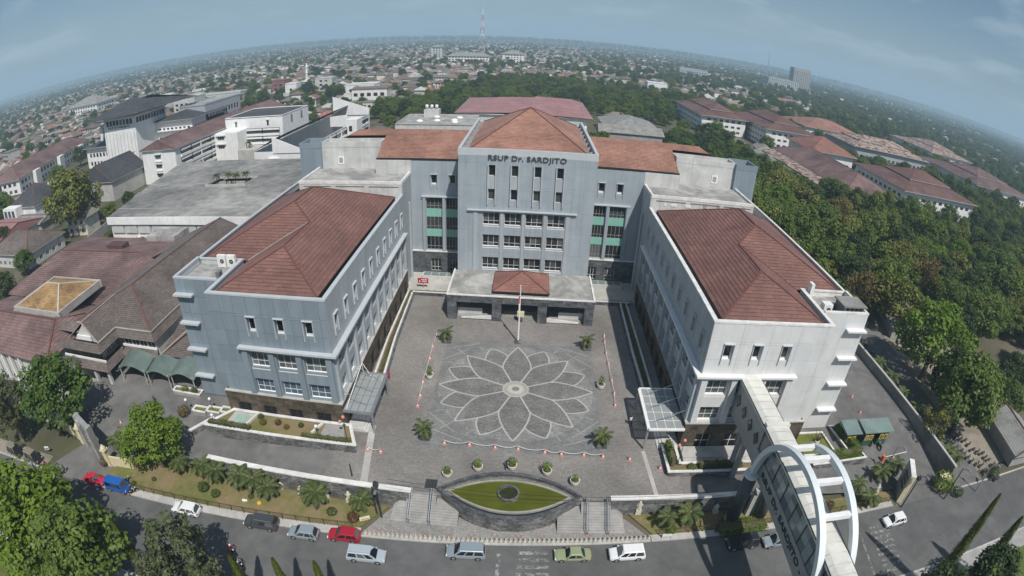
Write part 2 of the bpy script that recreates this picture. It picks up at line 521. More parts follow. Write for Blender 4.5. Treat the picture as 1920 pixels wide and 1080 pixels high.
RT = dict(uv=True, ms=0.02, offset=0.5, rough=0.62, bump=0.0)
tiles('roof_red', (0.235, 0.115, 0.092), (0.285, 0.142, 0.115), (0.14, 0.07, 0.058), 1.1, 0.62, var=0.14, weather=0.22, wscale=0.12, **RT)
tiles('roof_wing', (0.166, 0.086, 0.072), (0.206, 0.108, 0.090), (0.125, 0.066, 0.055), 1.2, 0.62, var=0.14, weather=0.24, wscale=0.10, **RT)
tiles('roof_brick', (0.275, 0.148, 0.110), (0.34, 0.185, 0.138), (0.20, 0.11, 0.085), 0.9, 0.5, var=0.18, weather=0.32, wscale=0.14, **RT)
tiles('roof_brown', (0.125, 0.105, 0.095), (0.17, 0.143, 0.128), (0.065, 0.05, 0.045), 0.8, 0.42, var=0.2, weather=0.28, wscale=0.14, **RT)
tiles('roof_maroon', (0.155, 0.100, 0.092), (0.195, 0.128, 0.118), (0.10, 0.06, 0.055), 1.4, 0.8, var=0.18, weather=0.4, wscale=0.10, **RT)
tiles('roof_orange', (0.30, 0.185, 0.085), (0.37, 0.24, 0.12), (0.22, 0.16, 0.085), 0.9, 0.5, var=0.2, weather=0.4, wscale=0.25, **RT)
tiles('roof_pinkmetal', (0.30, 0.16, 0.152), (0.33, 0.175, 0.168), (0.24, 0.125, 0.12), 0.9, 6.0, var=0.08, weather=0.15, wscale=0.1, uv=True, ms=0.02, offset=0.0, rough=0.45, bump=0)
tiles('roof_slate', (0.055, 0.058, 0.064), (0.085, 0.088, 0.094), (0.04, 0.042, 0.045), 0.9, 0.5, var=0.15, weather=0.25, wscale=0.15, **RT)
tiles('roof_asphalt', (0.085, 0.086, 0.088), (0.11, 0.11, 0.112), (0.07, 0.07, 0.072), 1.0, 7.0, var=0.2, weather=0.35, wscale=0.10, **RT)
tiles('roof_campus', (0.150, 0.088, 0.078), (0.195, 0.115, 0.102), (0.09, 0.048, 0.04), 1.0, 0.6, var=0.2, weather=0.3, wscale=0.10, **RT)
two_tone('roof_flaked', (0.145, 0.075, 0.065), (0.42, 0.34, 0.29), 0.35, 0.42, 0.55, 0.7, var_scale=3.0)
two_tone('roof_zinc', (0.30, 0.30, 0.285), (0.20, 0.195, 0.18), 0.3, 0.4, 0.62, 0.6)
mat('ridge_cap', (0.145, 0.06, 0.05), 0.6, 0, 0.15, 2.0)
mat('ridge_pale', (0.36, 0.28, 0.25), 0.7, 0, 0.2, 2.0)
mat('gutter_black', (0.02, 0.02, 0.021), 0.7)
# ground
tiles('pavers', (0.200, 0.188, 0.176), (0.245, 0.232, 0.216), (0.14, 0.132, 0.124), 0.42, 0.21, 0.012, rough=0.85, var=0.16, weather=0.3, wscale=0.075)
tiles('petal_stone', (0.150, 0.147, 0.142), (0.205, 0.199, 0.190), (0.09, 0.09, 0.09), 0.9, 0.16, 0.01, rough=0.8, var=0.3, weather=0.22, wscale=0.35)
tiles('field_stone', (0.195, 0.193, 0.185), (0.25, 0.245, 0.234), (0.13, 0.13, 0.128), 0.8, 0.3, 0.01, rough=0.8, var=0.25, weather=0.28, wscale=0.25)
tiles('corner_stone', (0.165, 0.168, 0.164), (0.20, 0.203, 0.198), (0.12, 0.12, 0.12), 0.7, 0.35, 0.01, rough=0.8, var=0.2, weather=0.2, wscale=0.25)
mat('pale_stone', (0.44, 0.43, 0.40), 0.75, 0, 0.12, 2.0, stain=0.12)
mat('cream_stone', (0.50, 0.48, 0.41), 0.75, 0, 0.1, 2.0, stain=0.1)
mat('tan_stone', (0.36, 0.34, 0.30), 0.75, 0, 0.12, 2.0, stain=0.1)
tiles('sidewalk', (0.235, 0.228, 0.215), (0.275, 0.268, 0.255), (0.17, 0.165, 0.155), 0.4, 0.4, 0.012, rough=0.85, offset=0.0, var=0.15, weather=0.18, wscale=0.3)
mat('red_paver', (0.27, 0.175, 0.155), 0.85, 0, 0.2, 4.0)
mat('asphalt', (0.128, 0.128, 0.126), 0.88, 0, 0.16, 0.5, bump=0.25, bscale=30, stain=0.24, sscale=0.10)
mat('asphalt_pale', (0.165, 0.162, 0.156), 0.88, 0, 0.18, 0.5, bump=0.25, bscale=30, stain=0.26, sscale=0.13)
two_tone('road_paint', (0.115, 0.115, 0.112), (0.40, 0.395, 0.38), 2.2, 0.46, 0.66, 0.8, var_scale=9)
two_tone('soil', (0.20, 0.145, 0.09), (0.155, 0.15, 0.06), 0.45, 0.42, 0.58, 0.95, var_scale=7, bump=0.4)
two_tone('lawn_dry', (0.225, 0.175, 0.095), (0.135, 0.145, 0.045), 0.3, 0.42, 0.60, 0.95, var_scale=8, bump=0.4)
two_tone('lawn', (0.09, 0.12, 0.028), (0.16, 0.15, 0.05), 0.35, 0.5, 0.75, 0.95, var_scale=8, bump=0.4)
two_tone('lawn_mown', (0.15, 0.165, 0.035), (0.12, 0.145, 0.03), 0.5, 0.4, 0.6, 0.95, var_scale=8, bump=0.4)
two_tone('ground_far', (0.060, 0.072, 0.034), (0.135, 0.115, 0.085), 0.012, 0.40, 0.62, 0.95, var_scale=0.09, var=0.3, bump=0)
two_tone('dirt_lot', (0.30, 0.265, 0.215), (0.20, 0.175, 0.14), 0.2, 0.4, 0.62, 0.95, var_scale=3)
mat('hill', (0.05, 0.075, 0.06), 0.95, 0, 0.3, 0.01)
# water with algae
m = bpy.data.materials.new('pond_water'); m.use_nodes = True
N, L = nodes(m); b = N['Principled BSDF']
geo = N.new('ShaderNodeNewGeometry')
n1 = N.new('ShaderNodeTexNoise'); n1.inputs['Scale'].default_value = 0.3; n1.inputs['Detail'].default_value = 3
L.new(geo.outputs['Position'], n1.inputs['Vector'])
r = N.new('ShaderNodeValToRGB')
r.color_ramp.elements[0].position = 0.32; r.color_ramp.elements[0].color = (0.070, 0.080, 0.005, 1)
r.color_ramp.elements[1].position = 0.7; r.color_ramp.elements[1].color = (0.105, 0.112, 0.008, 1)
L.new(n1.outputs['Fac'], r.inputs[0]); L.new(r.outputs[0], b.inputs['Base Color'])
b.inputs['Roughness'].default_value = 0.08; b.inputs['Specular IOR Level'].default_value = 0.5
n2 = N.new('ShaderNodeTexNoise'); n2.inputs['Scale'].default_value = 3.0
L.new(geo.outputs['Position'], n2.inputs['Vector'])
bp = N.new('ShaderNodeBump'); bp.inputs['Strength'].default_value = 0.02; L.new(n2.outputs['Fac'], bp.inputs['Height']); L.new(bp.outputs[0], b.inputs['Normal'])
M['pond_water'] = m
mat('basin_water', (0.030, 0.036, 0.008), 0.12, 0, 0.25, 2.0, spec=0.5)
# glass
glass('pane_dark', (0.010, 0.012, 0.015), 0.06, 0.5)
glass('pane_grey', (0.075, 0.085, 0.09), 0.08, 0.6)
glass('pane_blue', (0.06, 0.10, 0.15), 0.1, 0.6)
glass('car_glass', (0.012, 0.014, 0.016), 0.05, 0.6)
glass('bridge_glass', (0.12, 0.14, 0.152), 0.15, 0.5)
m = bpy.data.materials.new('canopy_glass'); m.use_nodes = True
N, L = nodes(m); b = N['Principled BSDF']
b.inputs['Base Color'].default_value = (0.40, 0.43, 0.43, 1); b.inputs['Roughness'].default_value = 0.2; b.inputs['Alpha'].default_value = 0.62
M['canopy_glass'] = m
mat('green_sheet', (0.15, 0.20, 0.18), 0.45, 0.1, 0.12, 0.6, stain=0.2)
mat('green_roof', (0.20, 0.27, 0.25), 0.5, 0.1, 0.12, 1.0, stain=0.15)
mat('booth_green', (0.03, 0.09, 0.06), 0.5)
mat('yellow_paint', (0.62, 0.42, 0.04), 0.6, 0, 0.1)
mat('orange_paint', (0.65, 0.17, 0.05), 0.55, 0, 0.1)
mat('red_paint', (0.42, 0.02, 0.04), 0.5, 0, 0.06)
mat('pink_red', (0.60, 0.22, 0.17), 0.6, 0, 0.1)
mat('cone_white', (0.72, 0.68, 0.66), 0.6, 0, 0.06)
mat('letter', (0.075, 0.08, 0.085), 0.5, 0.2)
mat('letter_gold', (0.20, 0.165, 0.13), 0.5, 0.3)
mat('letter_dark', (0.03, 0.04, 0.045), 0.6)
mat('arch_blue', (0.64, 0.68, 0.70), 0.4, 0.0, 0.05, 0.5, streak=0.05)
mat('bridge_roof', (0.66, 0.655, 0.60), 0.6, 0, 0.08, 0.6, stain=0.12)
mat('bridge_grey', (0.33, 0.335, 0.33), 0.5, 0.1, 0.08, 0.5, streak=0.08)
mat('pillar_dark', (0.07, 0.078, 0.088), 0.35, 0.1, 0.1)
mat('cream_paint', (0.62, 0.55, 0.36), 0.7, 0, 0.1)
mat('statue', (0.58, 0.54, 0.45), 0.8, 0, 0.15, 3.0)
mat('terracotta', (0.55, 0.42, 0.34), 0.8, 0, 0.1)
mat('rust_fence', (0.13, 0.09, 0.055), 0.8, 0.2, 0.25, 3.0)
mat('bark', (0.115, 0.085, 0.06), 0.9, 0, 0.25, 3.0)
mat('bark_pale', (0.21, 0.18, 0.14), 0.9, 0, 0.25, 3.0)
mat('sign_white', (0.72, 0.72, 0.70), 0.6)
mat('gravel_grey', (0.28, 0.275, 0.26), 0.9, 0, 0.2, 3)
attrmat('house_wall', 0.8, 0.12, 0.5)
attrmat('house_roof', 0.75, 0.28, 0.35)
leafmat('leaf_mid', (0.066, 0.118, 0.020), (0.115, 0.165, 0.030))
leafmat('leaf_bright', (0.095, 0.170, 0.014), (0.145, 0.210, 0.022), var=0.3)
leafmat('leaf_dark', (0.036, 0.064, 0.018), (0.062, 0.092, 0.024))
leafmat('leaf_olive', (0.120, 0.150, 0.026), (0.185, 0.185, 0.040))
leafmat('leaf_forest', (0.066, 0.116, 0.018), (0.150, 0.185, 0.030))
leafmat('leaf_grey', (0.088, 0.106, 0.050), (0.120, 0.132, 0.062))
leafmat('leaf_palm', (0.065, 0.095, 0.028), (0.115, 0.140, 0.045), 0.15)
leafmat('leaf_red', (0.10, 0.03, 0.022), (0.13, 0.045, 0.03))
leafmat('leaf_hedge', (0.050, 0.092, 0.016), (0.082, 0.130, 0.024))
leafmat('leaf_column', (0.085, 0.105, 0.018), (0.115, 0.135, 0.024))
two_tone('roof_stained', (0.15, 0.15, 0.146), (0.35, 0.345, 0.325), 0.03, 0.42, 0.68, 0.9, 10, 0.35, 0.25)
glass('bridge_pane', (0.26, 0.30, 0.315), 0.12, 0.5)
leafmat('leaf_rusty', (0.14, 0.10, 0.03), (0.17, 0.125, 0.04))
# ------------------------------------------------------------------ roofs, walls, windows
def clip_v(poly, v0, v1):
	"""part of a 2-D polygon between v0 and v1"""
	def half(pts, lim, keep_above):
		out = []
		for i in range(len(pts)):
			a, b = pts[i], pts[(i + 1) % len(pts)]
			ia = (a[1] >= lim) if keep_above else (a[1] <= lim)
			ib = (b[1] >= lim) if keep_above else (b[1] <= lim)
			if ia: out.append(a)
			if ia != ib:
				t = (lim - a[1]) / (b[1] - a[1])
				out.append((a[0] + (b[0] - a[0]) * t, lim))
		return out
	p = half(poly, v0, True)
	return half(p, v1, False) if len(p) > 2 else []
def roof_plane(mb, pts, course=0.62, step=0.05, mi=0):
	"""one slope laid in overlapping courses; pts[0]->pts[1] is the eave"""
	P = [Vector(p) for p in pts]
	u = (P[1] - P[0]).normalized()
	n = Vector((0, 0, 0))
	for i in range(len(P)): n += (P[i] - P[0]).cross(P[(i + 1) % len(P)] - P[0])
	n.normalize()
	if n.z < 0: n = -n
	v = n.cross(u)
	if v.z < 0: v = -v
	q = [((p - P[0]).dot(u), (p - P[0]).dot(v)) for p in P]
	vmax = max(b for _, b in q)
	k = 0
	off = random.random() * 7
	while k * course < vmax - 1e-4:
		c = clip_v(q, k * course, (k + 1) * course)
		if len(c) >= 3:
			pts3, uv = [], []
			for a, b in c:
				h = step * (1 - (b - k * course) / course)
				pts3.append(P[0] + u * a + v * b + n * h)
				uv.append((a + off, b))
			if (pts3[1] - pts3[0]).cross(pts3[2] - pts3[0]).dot(n) < 0: pts3.reverse(); uv.reverse()
			mb.face(pts3, mi, uv)
			lo = [a for a, b in c if abs(b - k * course) < 1e-4]
			if len(lo) >= 2:
				a0, a1 = min(lo), max(lo)
				b = k * course
				mb.face([P[0] + u * a0 + v * b, P[0] + u * a1 + v * b, P[0] + u * a1 + v * b + n * step, P[0] + u * a0 + v * b + n * step], mi,
						[(a0 + off, b + 0.01), (a1 + off, b + 0.01), (a1 + off, b + 0.02), (a0 + off, b + 0.02)])
		k += 1
def hip_planes(A, B, C, D, ze, slope=None, zr=None, inset=None):
	"""hip roof over the rectangle A,B,C,D (anticlockwise); ridge along the longer side. returns slopes and ridge/hip lines"""
	A, B, C, D = [Vector((p[0], p[1], ze)) for p in (A, B, C, D)]
	if (B - A).length < (C - B).length: A, B, C, D = B, C, D, A
	Lx, W = (B - A).length, (C - B).length
	zr = zr if zr is not None else ze + slope * W / 2
	ins = W / 2 if inset is None else inset
	ins = min(ins, Lx / 2 - 0.01)
	ux = (B - A).normalized(); uy = (D - A).normalized()
	R1 = A + ux * ins + uy * (W / 2); R1.z = zr
	R2 = B - ux * ins + uy * (W / 2); R2.z = zr
	return [[A, B, R2, R1], [B, C, R2], [C, D, R1, R2], [D, A, R1]], [(R1, R2), (A, R1), (B, R2), (C, R2), (D, R1)]
def ridge_caps(lines, name, m, parent, w=0.26):
	for a, b in lines:
		mb = MB(); mb.bar(Vector(a) + Vector((0, 0, 0.07)), Vector(b) + Vector((0, 0, 0.07)), w, 0.12); mb.build(name, m, parent)
def wall_face(mb, O, U, W, H, ops=(), depth=0.25, mi=0, rmi=None):
	"""upright wall with rectangular openings (u0, v0, u1, v1) and their reveals; the outside is on the right of U seen from above"""
	O, U = Vector(O), Vector(U).normalized()
	Z = Vector((0, 0, 1)); Nn = U.cross(Z)
	us = sorted({0.0, W, *[o[0] for o in ops], *[o[2] for o in ops]})
	vs_ = sorted({0.0, H, *[o[1] for o in ops], *[o[3] for o in ops]})
	for i in range(len(us) - 1):
		j0 = None
		for j in range(len(vs_)):
			inside = j == len(vs_) - 1 or any(o[0] - 1e-6 <= us[i] and us[i + 1] <= o[2] + 1e-6 and o[1] - 1e-6 <= vs_[j] and vs_[j + 1] <= o[3] + 1e-6 for o in ops)
			if inside:
				if j0 is not None:
					mb.face([O + U * us[i] + Z * vs_[j0], O + U * us[i + 1] + Z * vs_[j0], O + U * us[i + 1] + Z * vs_[j], O + U * us[i] + Z * vs_[j]], mi)
					j0 = None
			elif j0 is None: j0 = j
	r = mi if rmi is None else rmi
	for o in ops:
		a, b, c, d = [O + U * p + Z * q for p, q in ((o[0], o[1]), (o[2], o[1]), (o[2], o[3]), (o[0], o[3]))]
		back = -Nn * depth
		for p, q in ((a, b), (b, c), (c, d), (d, a)): mb.face([p, p + back, q + back, q], r)
WIN = {}
def window_mesh(w, h, cols, rows, fm, gm, fw=0.07, low=None, panes=False, d=0.10):
	"""frame and glass of one window in local axes: x along the wall, -y out, origin at the lower left corner"""
	key = (round(w, 2), round(h, 2), cols, rows, fm, gm, low, panes)
	if key in WIN: return WIN[key]
	f = MB()
	f.box(0, w, -d / 2, d / 2, 0, fw).box(0, w, -d / 2, d / 2, h - fw, h).box(0, fw, -d / 2, d / 2, fw, h - fw).box(w - fw, w, -d / 2, d / 2, fw, h - fw)
	xs = [w * i / cols for i in range(cols + 1)]
	zs = [0, low * h, h] if low else [h * i / rows for i in range(rows + 1)]
	for x in xs[1:-1]: f.box(x - fw / 2, x + fw / 2, -d / 2, d / 2, fw, h - fw)
	for z in zs[1:-1]: f.box(fw, w - fw, -d / 2 + 0.004, d / 2 - 0.004, z - fw / 2, z + fw / 2)
	fme = f.mesh('window', fm)
	gl = []
	if panes:
		for i in range(cols):
			for j in range(len(zs) - 1):
				g = MB(); g.box(xs[i] + 0.01, xs[i + 1] - 0.01, 0.0, 0.02, zs[j] + 0.01, zs[j + 1] - 0.01); gl.append(g.mesh('pane', gm))
	else:
		g = MB(); g.box(0.01, w - 0.01, 0.0, 0.02, 0.01, h - 0.01); gl.append(g.mesh('pane', gm))
	WIN[key] = (fme, gl)
	return WIN[key]
def put_window(parent, O, U, u0, v0, w, h, cols, rows, fm='sign_white', gm='pane_dark', depth=0.18, low=None, panes=False, fw=0.07, name='window'):
	U = Vector(U).normalized(); Nn = U.cross(Vector((0, 0, 1)))
	fme, gl = window_mesh(w, h, cols, rows, fm, gm, fw, low, panes)
	p = Vector(O) + U * u0 + Vector((0, 0, v0)) - Nn * depth
	o = link(name, fme, None, p, atan2(U.y, U.x))
	adopt(o, parent)
	for g in gl:
		c = bpy.data.objects.new('pane', g); COL.objects.link(c); c.parent = o
	return o
# ------------------------------------------------------------------ the setting
def sheet(name, poly, z, m, kind='structure', skirt=None):
	mb = MB()
	if skirt is None: mb.prism(poly, z - 0.004 if not callable(z) else -2.3, z, bottom=False)
	else: mb.prism(poly, skirt, z, bottom=False)
	o = mb.build(name, m)
	o['kind'] = kind
	return o
# one sheet to the horizon
mb = MB()
N_ = 96
mb.face([(45000 * cos(2 * pi * i / N_), 45000 * sin(2 * pi * i / N_), -2.1) for i in range(N_)])
tag(mb.build('ground', 'ground_far'), kind='structure')
# distant hills
for nm, (px, dist, wd, ht) in {'hill': (830, 17000, 2300, 215), 'hill.001': (1050, 19000, 1500, 170), 'hill.002': (110, 16000, 2600, 260)}.items():
	d = ray(px, 70); a = atan2(d.y, d.x)
	c = Vector((cos(a) * dist, sin(a) * dist, -2.2))
	rt = Vector((sin(a), -cos(a), 0))
	mb = MB()
	ring = []
	for j, (k, hh) in enumerate(((1.0, 0.0), (0.72, 0.22), (0.45, 0.55), (0.2, 0.86), (0.05, 1.0))):
		ring.append([c + rt * (wd * k * cos(t) * (1 + 0.25 * noise.noise((t * 2, j, px)))) + Vector((cos(a), sin(a), 0)) * (wd * 0.7 * k * sin(t)) + Vector((0, 0, ht * hh * (1 + 0.2 * noise.noise((t, j, px))))) for t in [2 * pi * i / 28 for i in range(28)]])
	for j in range(4):
		for i in range(28): mb.face([ring[j][i], ring[j][(i + 1) % 28], ring[j + 1][(i + 1) % 28], ring[j + 1][i]])
	mb.face(ring[4])
	tag(mb.build('hill', 'hill', smooth=True), kind='structure')
def KY(x):                       # kerb of the street on the hospital side
	return -28.35 + 0.052 * x
RD = Vector((1, 0.052, 0)).normalized()
RA = atan2(RD.y, RD.x)
RW = 12.5                        # width of the street
Z0 = -2.0                        # street level
road = [(-230, KY(-230)), (240, KY(240)), (240, KY(240) - RW), (-230, KY(-230) - RW)]
sheet('road', road, Z0 - 0.06, 'asphalt')
# pavement strips with a real kerb on both sides
def strip(name, x0, x1, d0, d1, z, m, n=1):
	return sheet(name, [(x0, KY(x0) + d0), (x1, KY(x1) + d0), (x1, KY(x1) + d1), (x0, KY(x0) + d1)], z, m, skirt=-2.2)
def kerb(name, x0, x1, d):
	mb = MB()
	n = max(1, int((x1 - x0) / 1.2))
	for i in range(n):
		a, b = x0 + (x1 - x0) * i / n, x0 + (x1 - x0) * (i + 1) / n
		mb.obox(((a + b) / 2, KY((a + b) / 2) + d, Z0 + 0.0), RD * ((b - a) / 2 - 0.012), Vector((-RD.y, RD.x, 0)) * 0.14, (0, 0, 0.1))
	o = mb.build(name, 'concrete_pale'); o['kind'] = 'structure'
	return o
kerb('kerb', -60.0, -17.6, 0.0)
kerb('kerb', -17.5, 17.5, 0.0)
kerb('kerb', 17.6, 56.5, 0.0)
kerb('kerb', -230, -72, 0.0)
kerb('kerb', 72, 240, 0.0)
kerb('kerb', -230, 240, -RW)
strip('pavement', -230, 240, -RW - 3.2, -RW - 0.14, Z0 + 0.05, 'concrete')
strip('verge', -230, 240, -RW - 40, -RW - 3.2, Z0 + 0.02, 'lawn')
strip('pavement', -60, -17.6, 0.14, 1.2, Z0 + 0.06, 'concrete_pale')
strip('pavement', 17.6, 56.5, 0.14, 0.9, Z0 + 0.06, 'concrete_pale')
strip('pavement', -230, -72, 0.14, 3.0, Z0 + 0.06, 'dirt_lot')
# entrance forecourt pavement between the two gardens
sheet('pavement', [(-17.6, KY(-17.6) + 0.14), (17.6, KY(17.6) + 0.14), (15.0, -24.3), (13.0, -22.6), (-13.0, -22.6), (-14.6, -24.3)], Z0 + 0.06, 'sidewalk', skirt=-2.2)
# patches of reddish paving in cross patterns
k = 0
pave_me = None
for row, yy in enumerate((-27.4, -26.2)):
	for i in range(12):
		x = -15.4 + i * 2.8 + (row % 2) * 1.4
		y = yy + 0.052 * x
		if hypot(x / 9.2, (y + 22.3) / 4.4) < 1.03 or abs(x) > 16.2 - (row * 0.6): continue
		if row == 1 and abs(x) < 14.5: continue
		if pave_me is None:
			q = MB()
			for dx_, dy_ in ((0, 0), (.32, .32), (-.32, .32), (.32, -.32), (-.32, -.32)): q.box(dx_ - .15, dx_ + .15, dy_ - .15, dy_ + .15, 0, 0.012)
			pave_me = q.mesh('paving_cross', 'red_paver')
		o = link('paving_cross', pave_me, None, (x, y, Z0 + 0.058)); o['kind'] = 'structure'
# forecourts that fall from the plaza to the street
def Zl(x, y):
	c = lambda t: max(0.0, min(1.0, t))
	s = -1.95 * c((-24 - x) / 34) * c((-8 - y) / 15)
	return s if x < 0 else -1.95 * c((x - 34) / 22) * c((-8 - y) / 15)
def graded(name, x0, x1, y0, y1, m, nx=14, ny=12, dz=0.0, poly=None):
	mb = MB()
	for i in range(nx):
		for j in range(ny):
			q = [(x0 + (x1 - x0) * a / nx, y0 + (y1 - y0) * b / ny) for a, b in ((i, j), (i + 1, j), (i + 1, j + 1), (i, j + 1))]
			mb.face([(x, y, Zl(x, y) + dz) for x, y in q])
	mb.prism([(x0, y0), (x1, y0), (x1, y1), (x0, y1)], -2.3, -2.15)
	o = mb.build(name, m); o['kind'] = 'structure'
	return o
graded('driveway', -75, -20.5, -23.3, 32, 'asphalt_pale', 26, 26)
sheet('driveway', [(-72, KY(-72) - 0.3), (-60.3, KY(-60.3) - 0.3), (-55.5, -23.3), (-67, -23.3)], lambda x, y: -1.93 if y > -26 else -2.035, 'asphalt_pale', skirt=-2.2)
graded('driveway', 24, 70, -22.3, 40, 'asphalt_pale', 26, 26)
sheet('driveway', [(57, KY(57) - 0.3), (71, KY(71) - 0.3), (68, -22.3), (58.5, -22.3)], lambda x, y: -1.93 if y > -24 else -2.035, 'asphalt_pale', skirt=-2.2)
# plaza: a raised slab of grey pavers
plaza = sheet('plaza', [(-24, -22.75), (24, -22.75), (24, 40), (-24, 40)], 0.004, 'pavers', skirt=-2.2)
def inlay(name, poly, m, z, parent=plaza, th=0.0):
	mb = MB(); mb.prism(poly, z - 0.02, z, bottom=False)
	return mb.build(name, m, parent)
# the square with the flower
inlay('square_field', [(-12.5, -12.7), (12.5, -12.9), (12.6, 13.2), (-12.4, 12.8)], 'corner_stone', 0.010)
inlay('square_border', [(-13.3, -14.2), (13.4, -14.4), (13.4, -12.9), (-13.3, -12.7)], 'corner_stone', 0.0105)
circ = [(12.05 * cos(t), 12.05 * sin(t)) for t in [2 * pi * i / 72 for i in range(72)]]
inlay('round_field', circ, 'field_stone', 0.014)
mb = MB()
for i in range(72):
	a, b = 2 * pi * i / 72, 2 * pi * (i + 1) / 72
	mb.face([(12.0 * cos(a), 12.0 * sin(a), 0.018), (12.16 * cos(a), 12.16 * sin(a), 0.018), (12.16 * cos(b), 12.16 * sin(b), 0.018), (12.0 * cos(b), 12.0 * sin(b), 0.018)])
mb.build('round_border', 'corner_stone', plaza)
def petal_outline(R0, R1, hw, n=16, peak=0.52):
	"""closed outline of a petal along +y"""
	left, right = [], []
	for i in range(n + 1):
		t = i / n
		r = R0 + (R1 - R0) * t
		q = max(0.0, (r - 5.3) / (R1 - 5.3))
		w = min(r * 0.41421, hw * (1 - q ** 1.85)) if R0 < 3 else (hw * sin(pi * t ** 0.92) ** 0.85 if 0 < t < 1 else 0)
		left.append((-w, r)); right.append((w, r))
	return left, right
def rot2(p, a):
	return (p[0] * cos(a) - p[1] * sin(a), p[0] * sin(a) + p[1] * cos(a))
def petal(name, R0, R1, hw, ang, z, lw, inner_cut=None):
	l, r = petal_outline(R0, R1, hw)
	poly = [rot2(p, ang) for p in r + list(reversed(l))]
	o = inlay(name, poly, 'petal_stone', z)
	mb = MB()
	for side in (l, r):
		pts = side
		for i in range(len(pts) - 1):
			a, b = Vector(pts[i]), Vector(pts[i + 1])
			d = (b - a)
			if d.length < 1e-6: continue
			nrm = Vector((-d.y, d.x)).normalized() * lw / 2
			q = [rot2(a - nrm, ang), rot2(b - nrm, ang), rot2(b + nrm, ang), rot2(a + nrm, ang)]
			q3 = [(x, y, z + 0.006 + (0.0015 if side is l else 0) + (0.003 if name == 'petal' and int(round(ang * 4 / pi)) % 2 else 0)) for x, y in q]
			if (q[1][0] - q[0][0]) * (q[2][1] - q[0][1]) - (q[1][1] - q[0][1]) * (q[2][0] - q[0][0]) < 0: q3.reverse()
			mb.face(q3)
	mb.build('petal_outline', 'pale_stone', o)
for i in range(8): petal('small_petal', 5.2, 11.95, 2.05, -(i + 0.5) * pi / 4, 0.020, 0.22)
for i in range(8): petal('petal', 1.5, 11.98, 2.36, -i * pi / 4, 0.034, 0.25)
for rr, m_, z_ in ((2.05, 'pale_stone', 0.046), (1.85, 'tan_stone', 0.050), (1.35, 'pale_stone', 0.054), (1.12, 'cream_stone', 0.058), (0.58, 'field_stone', 0.062)):
	inlay('centre_ring', [(rr * cos(t), rr * sin(t)) for t in [2 * pi * i / 40 for i in range(40)]], m_, z_)
# thin pale strips dividing the corners of the square
def line_strip(a, b, w=0.13, z=0.022, m='tan_stone'):
	a, b = Vector((a[0], a[1], 0)), Vector((b[0], b[1], 0))
	d = (b - a).normalized(); n = Vector((-d.y, d.x, 0)) * w / 2
	mb = MB(); mb.face([p + Vector((0, 0, z)) for p in (a - n, b - n, b + n, a + n)])
	mb.build('dividing_strip', m, plaza)
for sx_ in (-1, 1):
	for sy_ in (-1, 1):
		for r0, r1, aa in ((12.1, 14.6, 45), (12.1, 13.3, 30), (12.1, 13.2, 60)):
			a = radians(aa)
			line_strip((sx_ * r0 * cos(a), sy_ * r0 * sin(a)), (sx_ * r1 * cos(a), sy_ * r1 * sin(a)))
		line_strip((sx_ * 12.4, sy_ * 6.9), (sx_ * 8.2, sy_ * 10.8))
		line_strip((sx_ * 12.4, sy_ * 10.2), (sx_ * 6.9, sy_ * 12.5))
# pale bands that mark the edges of the carriageway
line_strip((-19.9, -11.0), (-18.4, -22.6), 0.95, 0.012, 'concrete_pale')
line_strip((18.1, -13.2), (18.75, -22.6), 0.55, 0.012, 'concrete_pale')
inlay('drain_cover', [(-10.6, -21.9), (-9.1, -21.9), (-9.1, -20.3), (-10.6, -20.3)], 'dark_metal', 0.02)
# road markings, worn
for i in range(9):
	x = 1.6 + 0
	y = KY(3.5) - 1.6 - i * 1.05
	sheet('zebra_bar', [(1.3, y), (5.0, y + 0.19), (5.0, y + 0.69), (1.3, y + 0.5)], Z0 - 0.05, 'road_paint')
sheet('stop_line', [(-1.0, KY(-1) - 1.4), (-0.55, KY(-0.5) - 1.4), (-0.7, KY(-1) - 11.5), (-1.15, KY(-1) - 11.5)], Z0 - 0.05, 'road_paint')
for i in range(9):
	y = KY(50) - 3.4 - i * 0.98
	xx = 50.0 - i * 0.12
	sheet('zebra_bar', [(xx, y), (xx + 3.6, y + 0.19), (xx + 3.6, y + 0.64), (xx, y + 0.45)], Z0 - 0.05, 'road_paint')
sheet('stop_line', [(47.8, KY(48) - 3.6), (48.15, KY(48) - 3.6), (47.4, KY(48) - 11.5), (47.05, KY(48) - 11.5)], Z0 - 0.05, 'road_paint')
# gardens between the street and the retaining walls
sheet('garden_bed', [(-60, KY(-60) + 1.2), (-17.9, KY(-17.9) + 1.2), (-14.9, -24.2), (-55.5, -23.4)], lambda x, y: Z0 + 0.12 if y < -25.5 else -1.75, 'lawn_dry', skirt=-2.2)
sheet('garden_bed', [(17.9, KY(17.9) + 0.9), (56.2, KY(56.2) + 0.9), (57.5, -22.5), (15.2, -23.2)], lambda x, y: Z0 + 0.12 if y < -25.0 else -1.8, 'lawn_dry', skirt=-2.2)
sheet('lawn', [(26.0, -26.6), (33.0, -26.3), (34.2, -24.4), (27.5, -24.4)], Z0 + 0.22, 'lawn', skirt=-2.2)
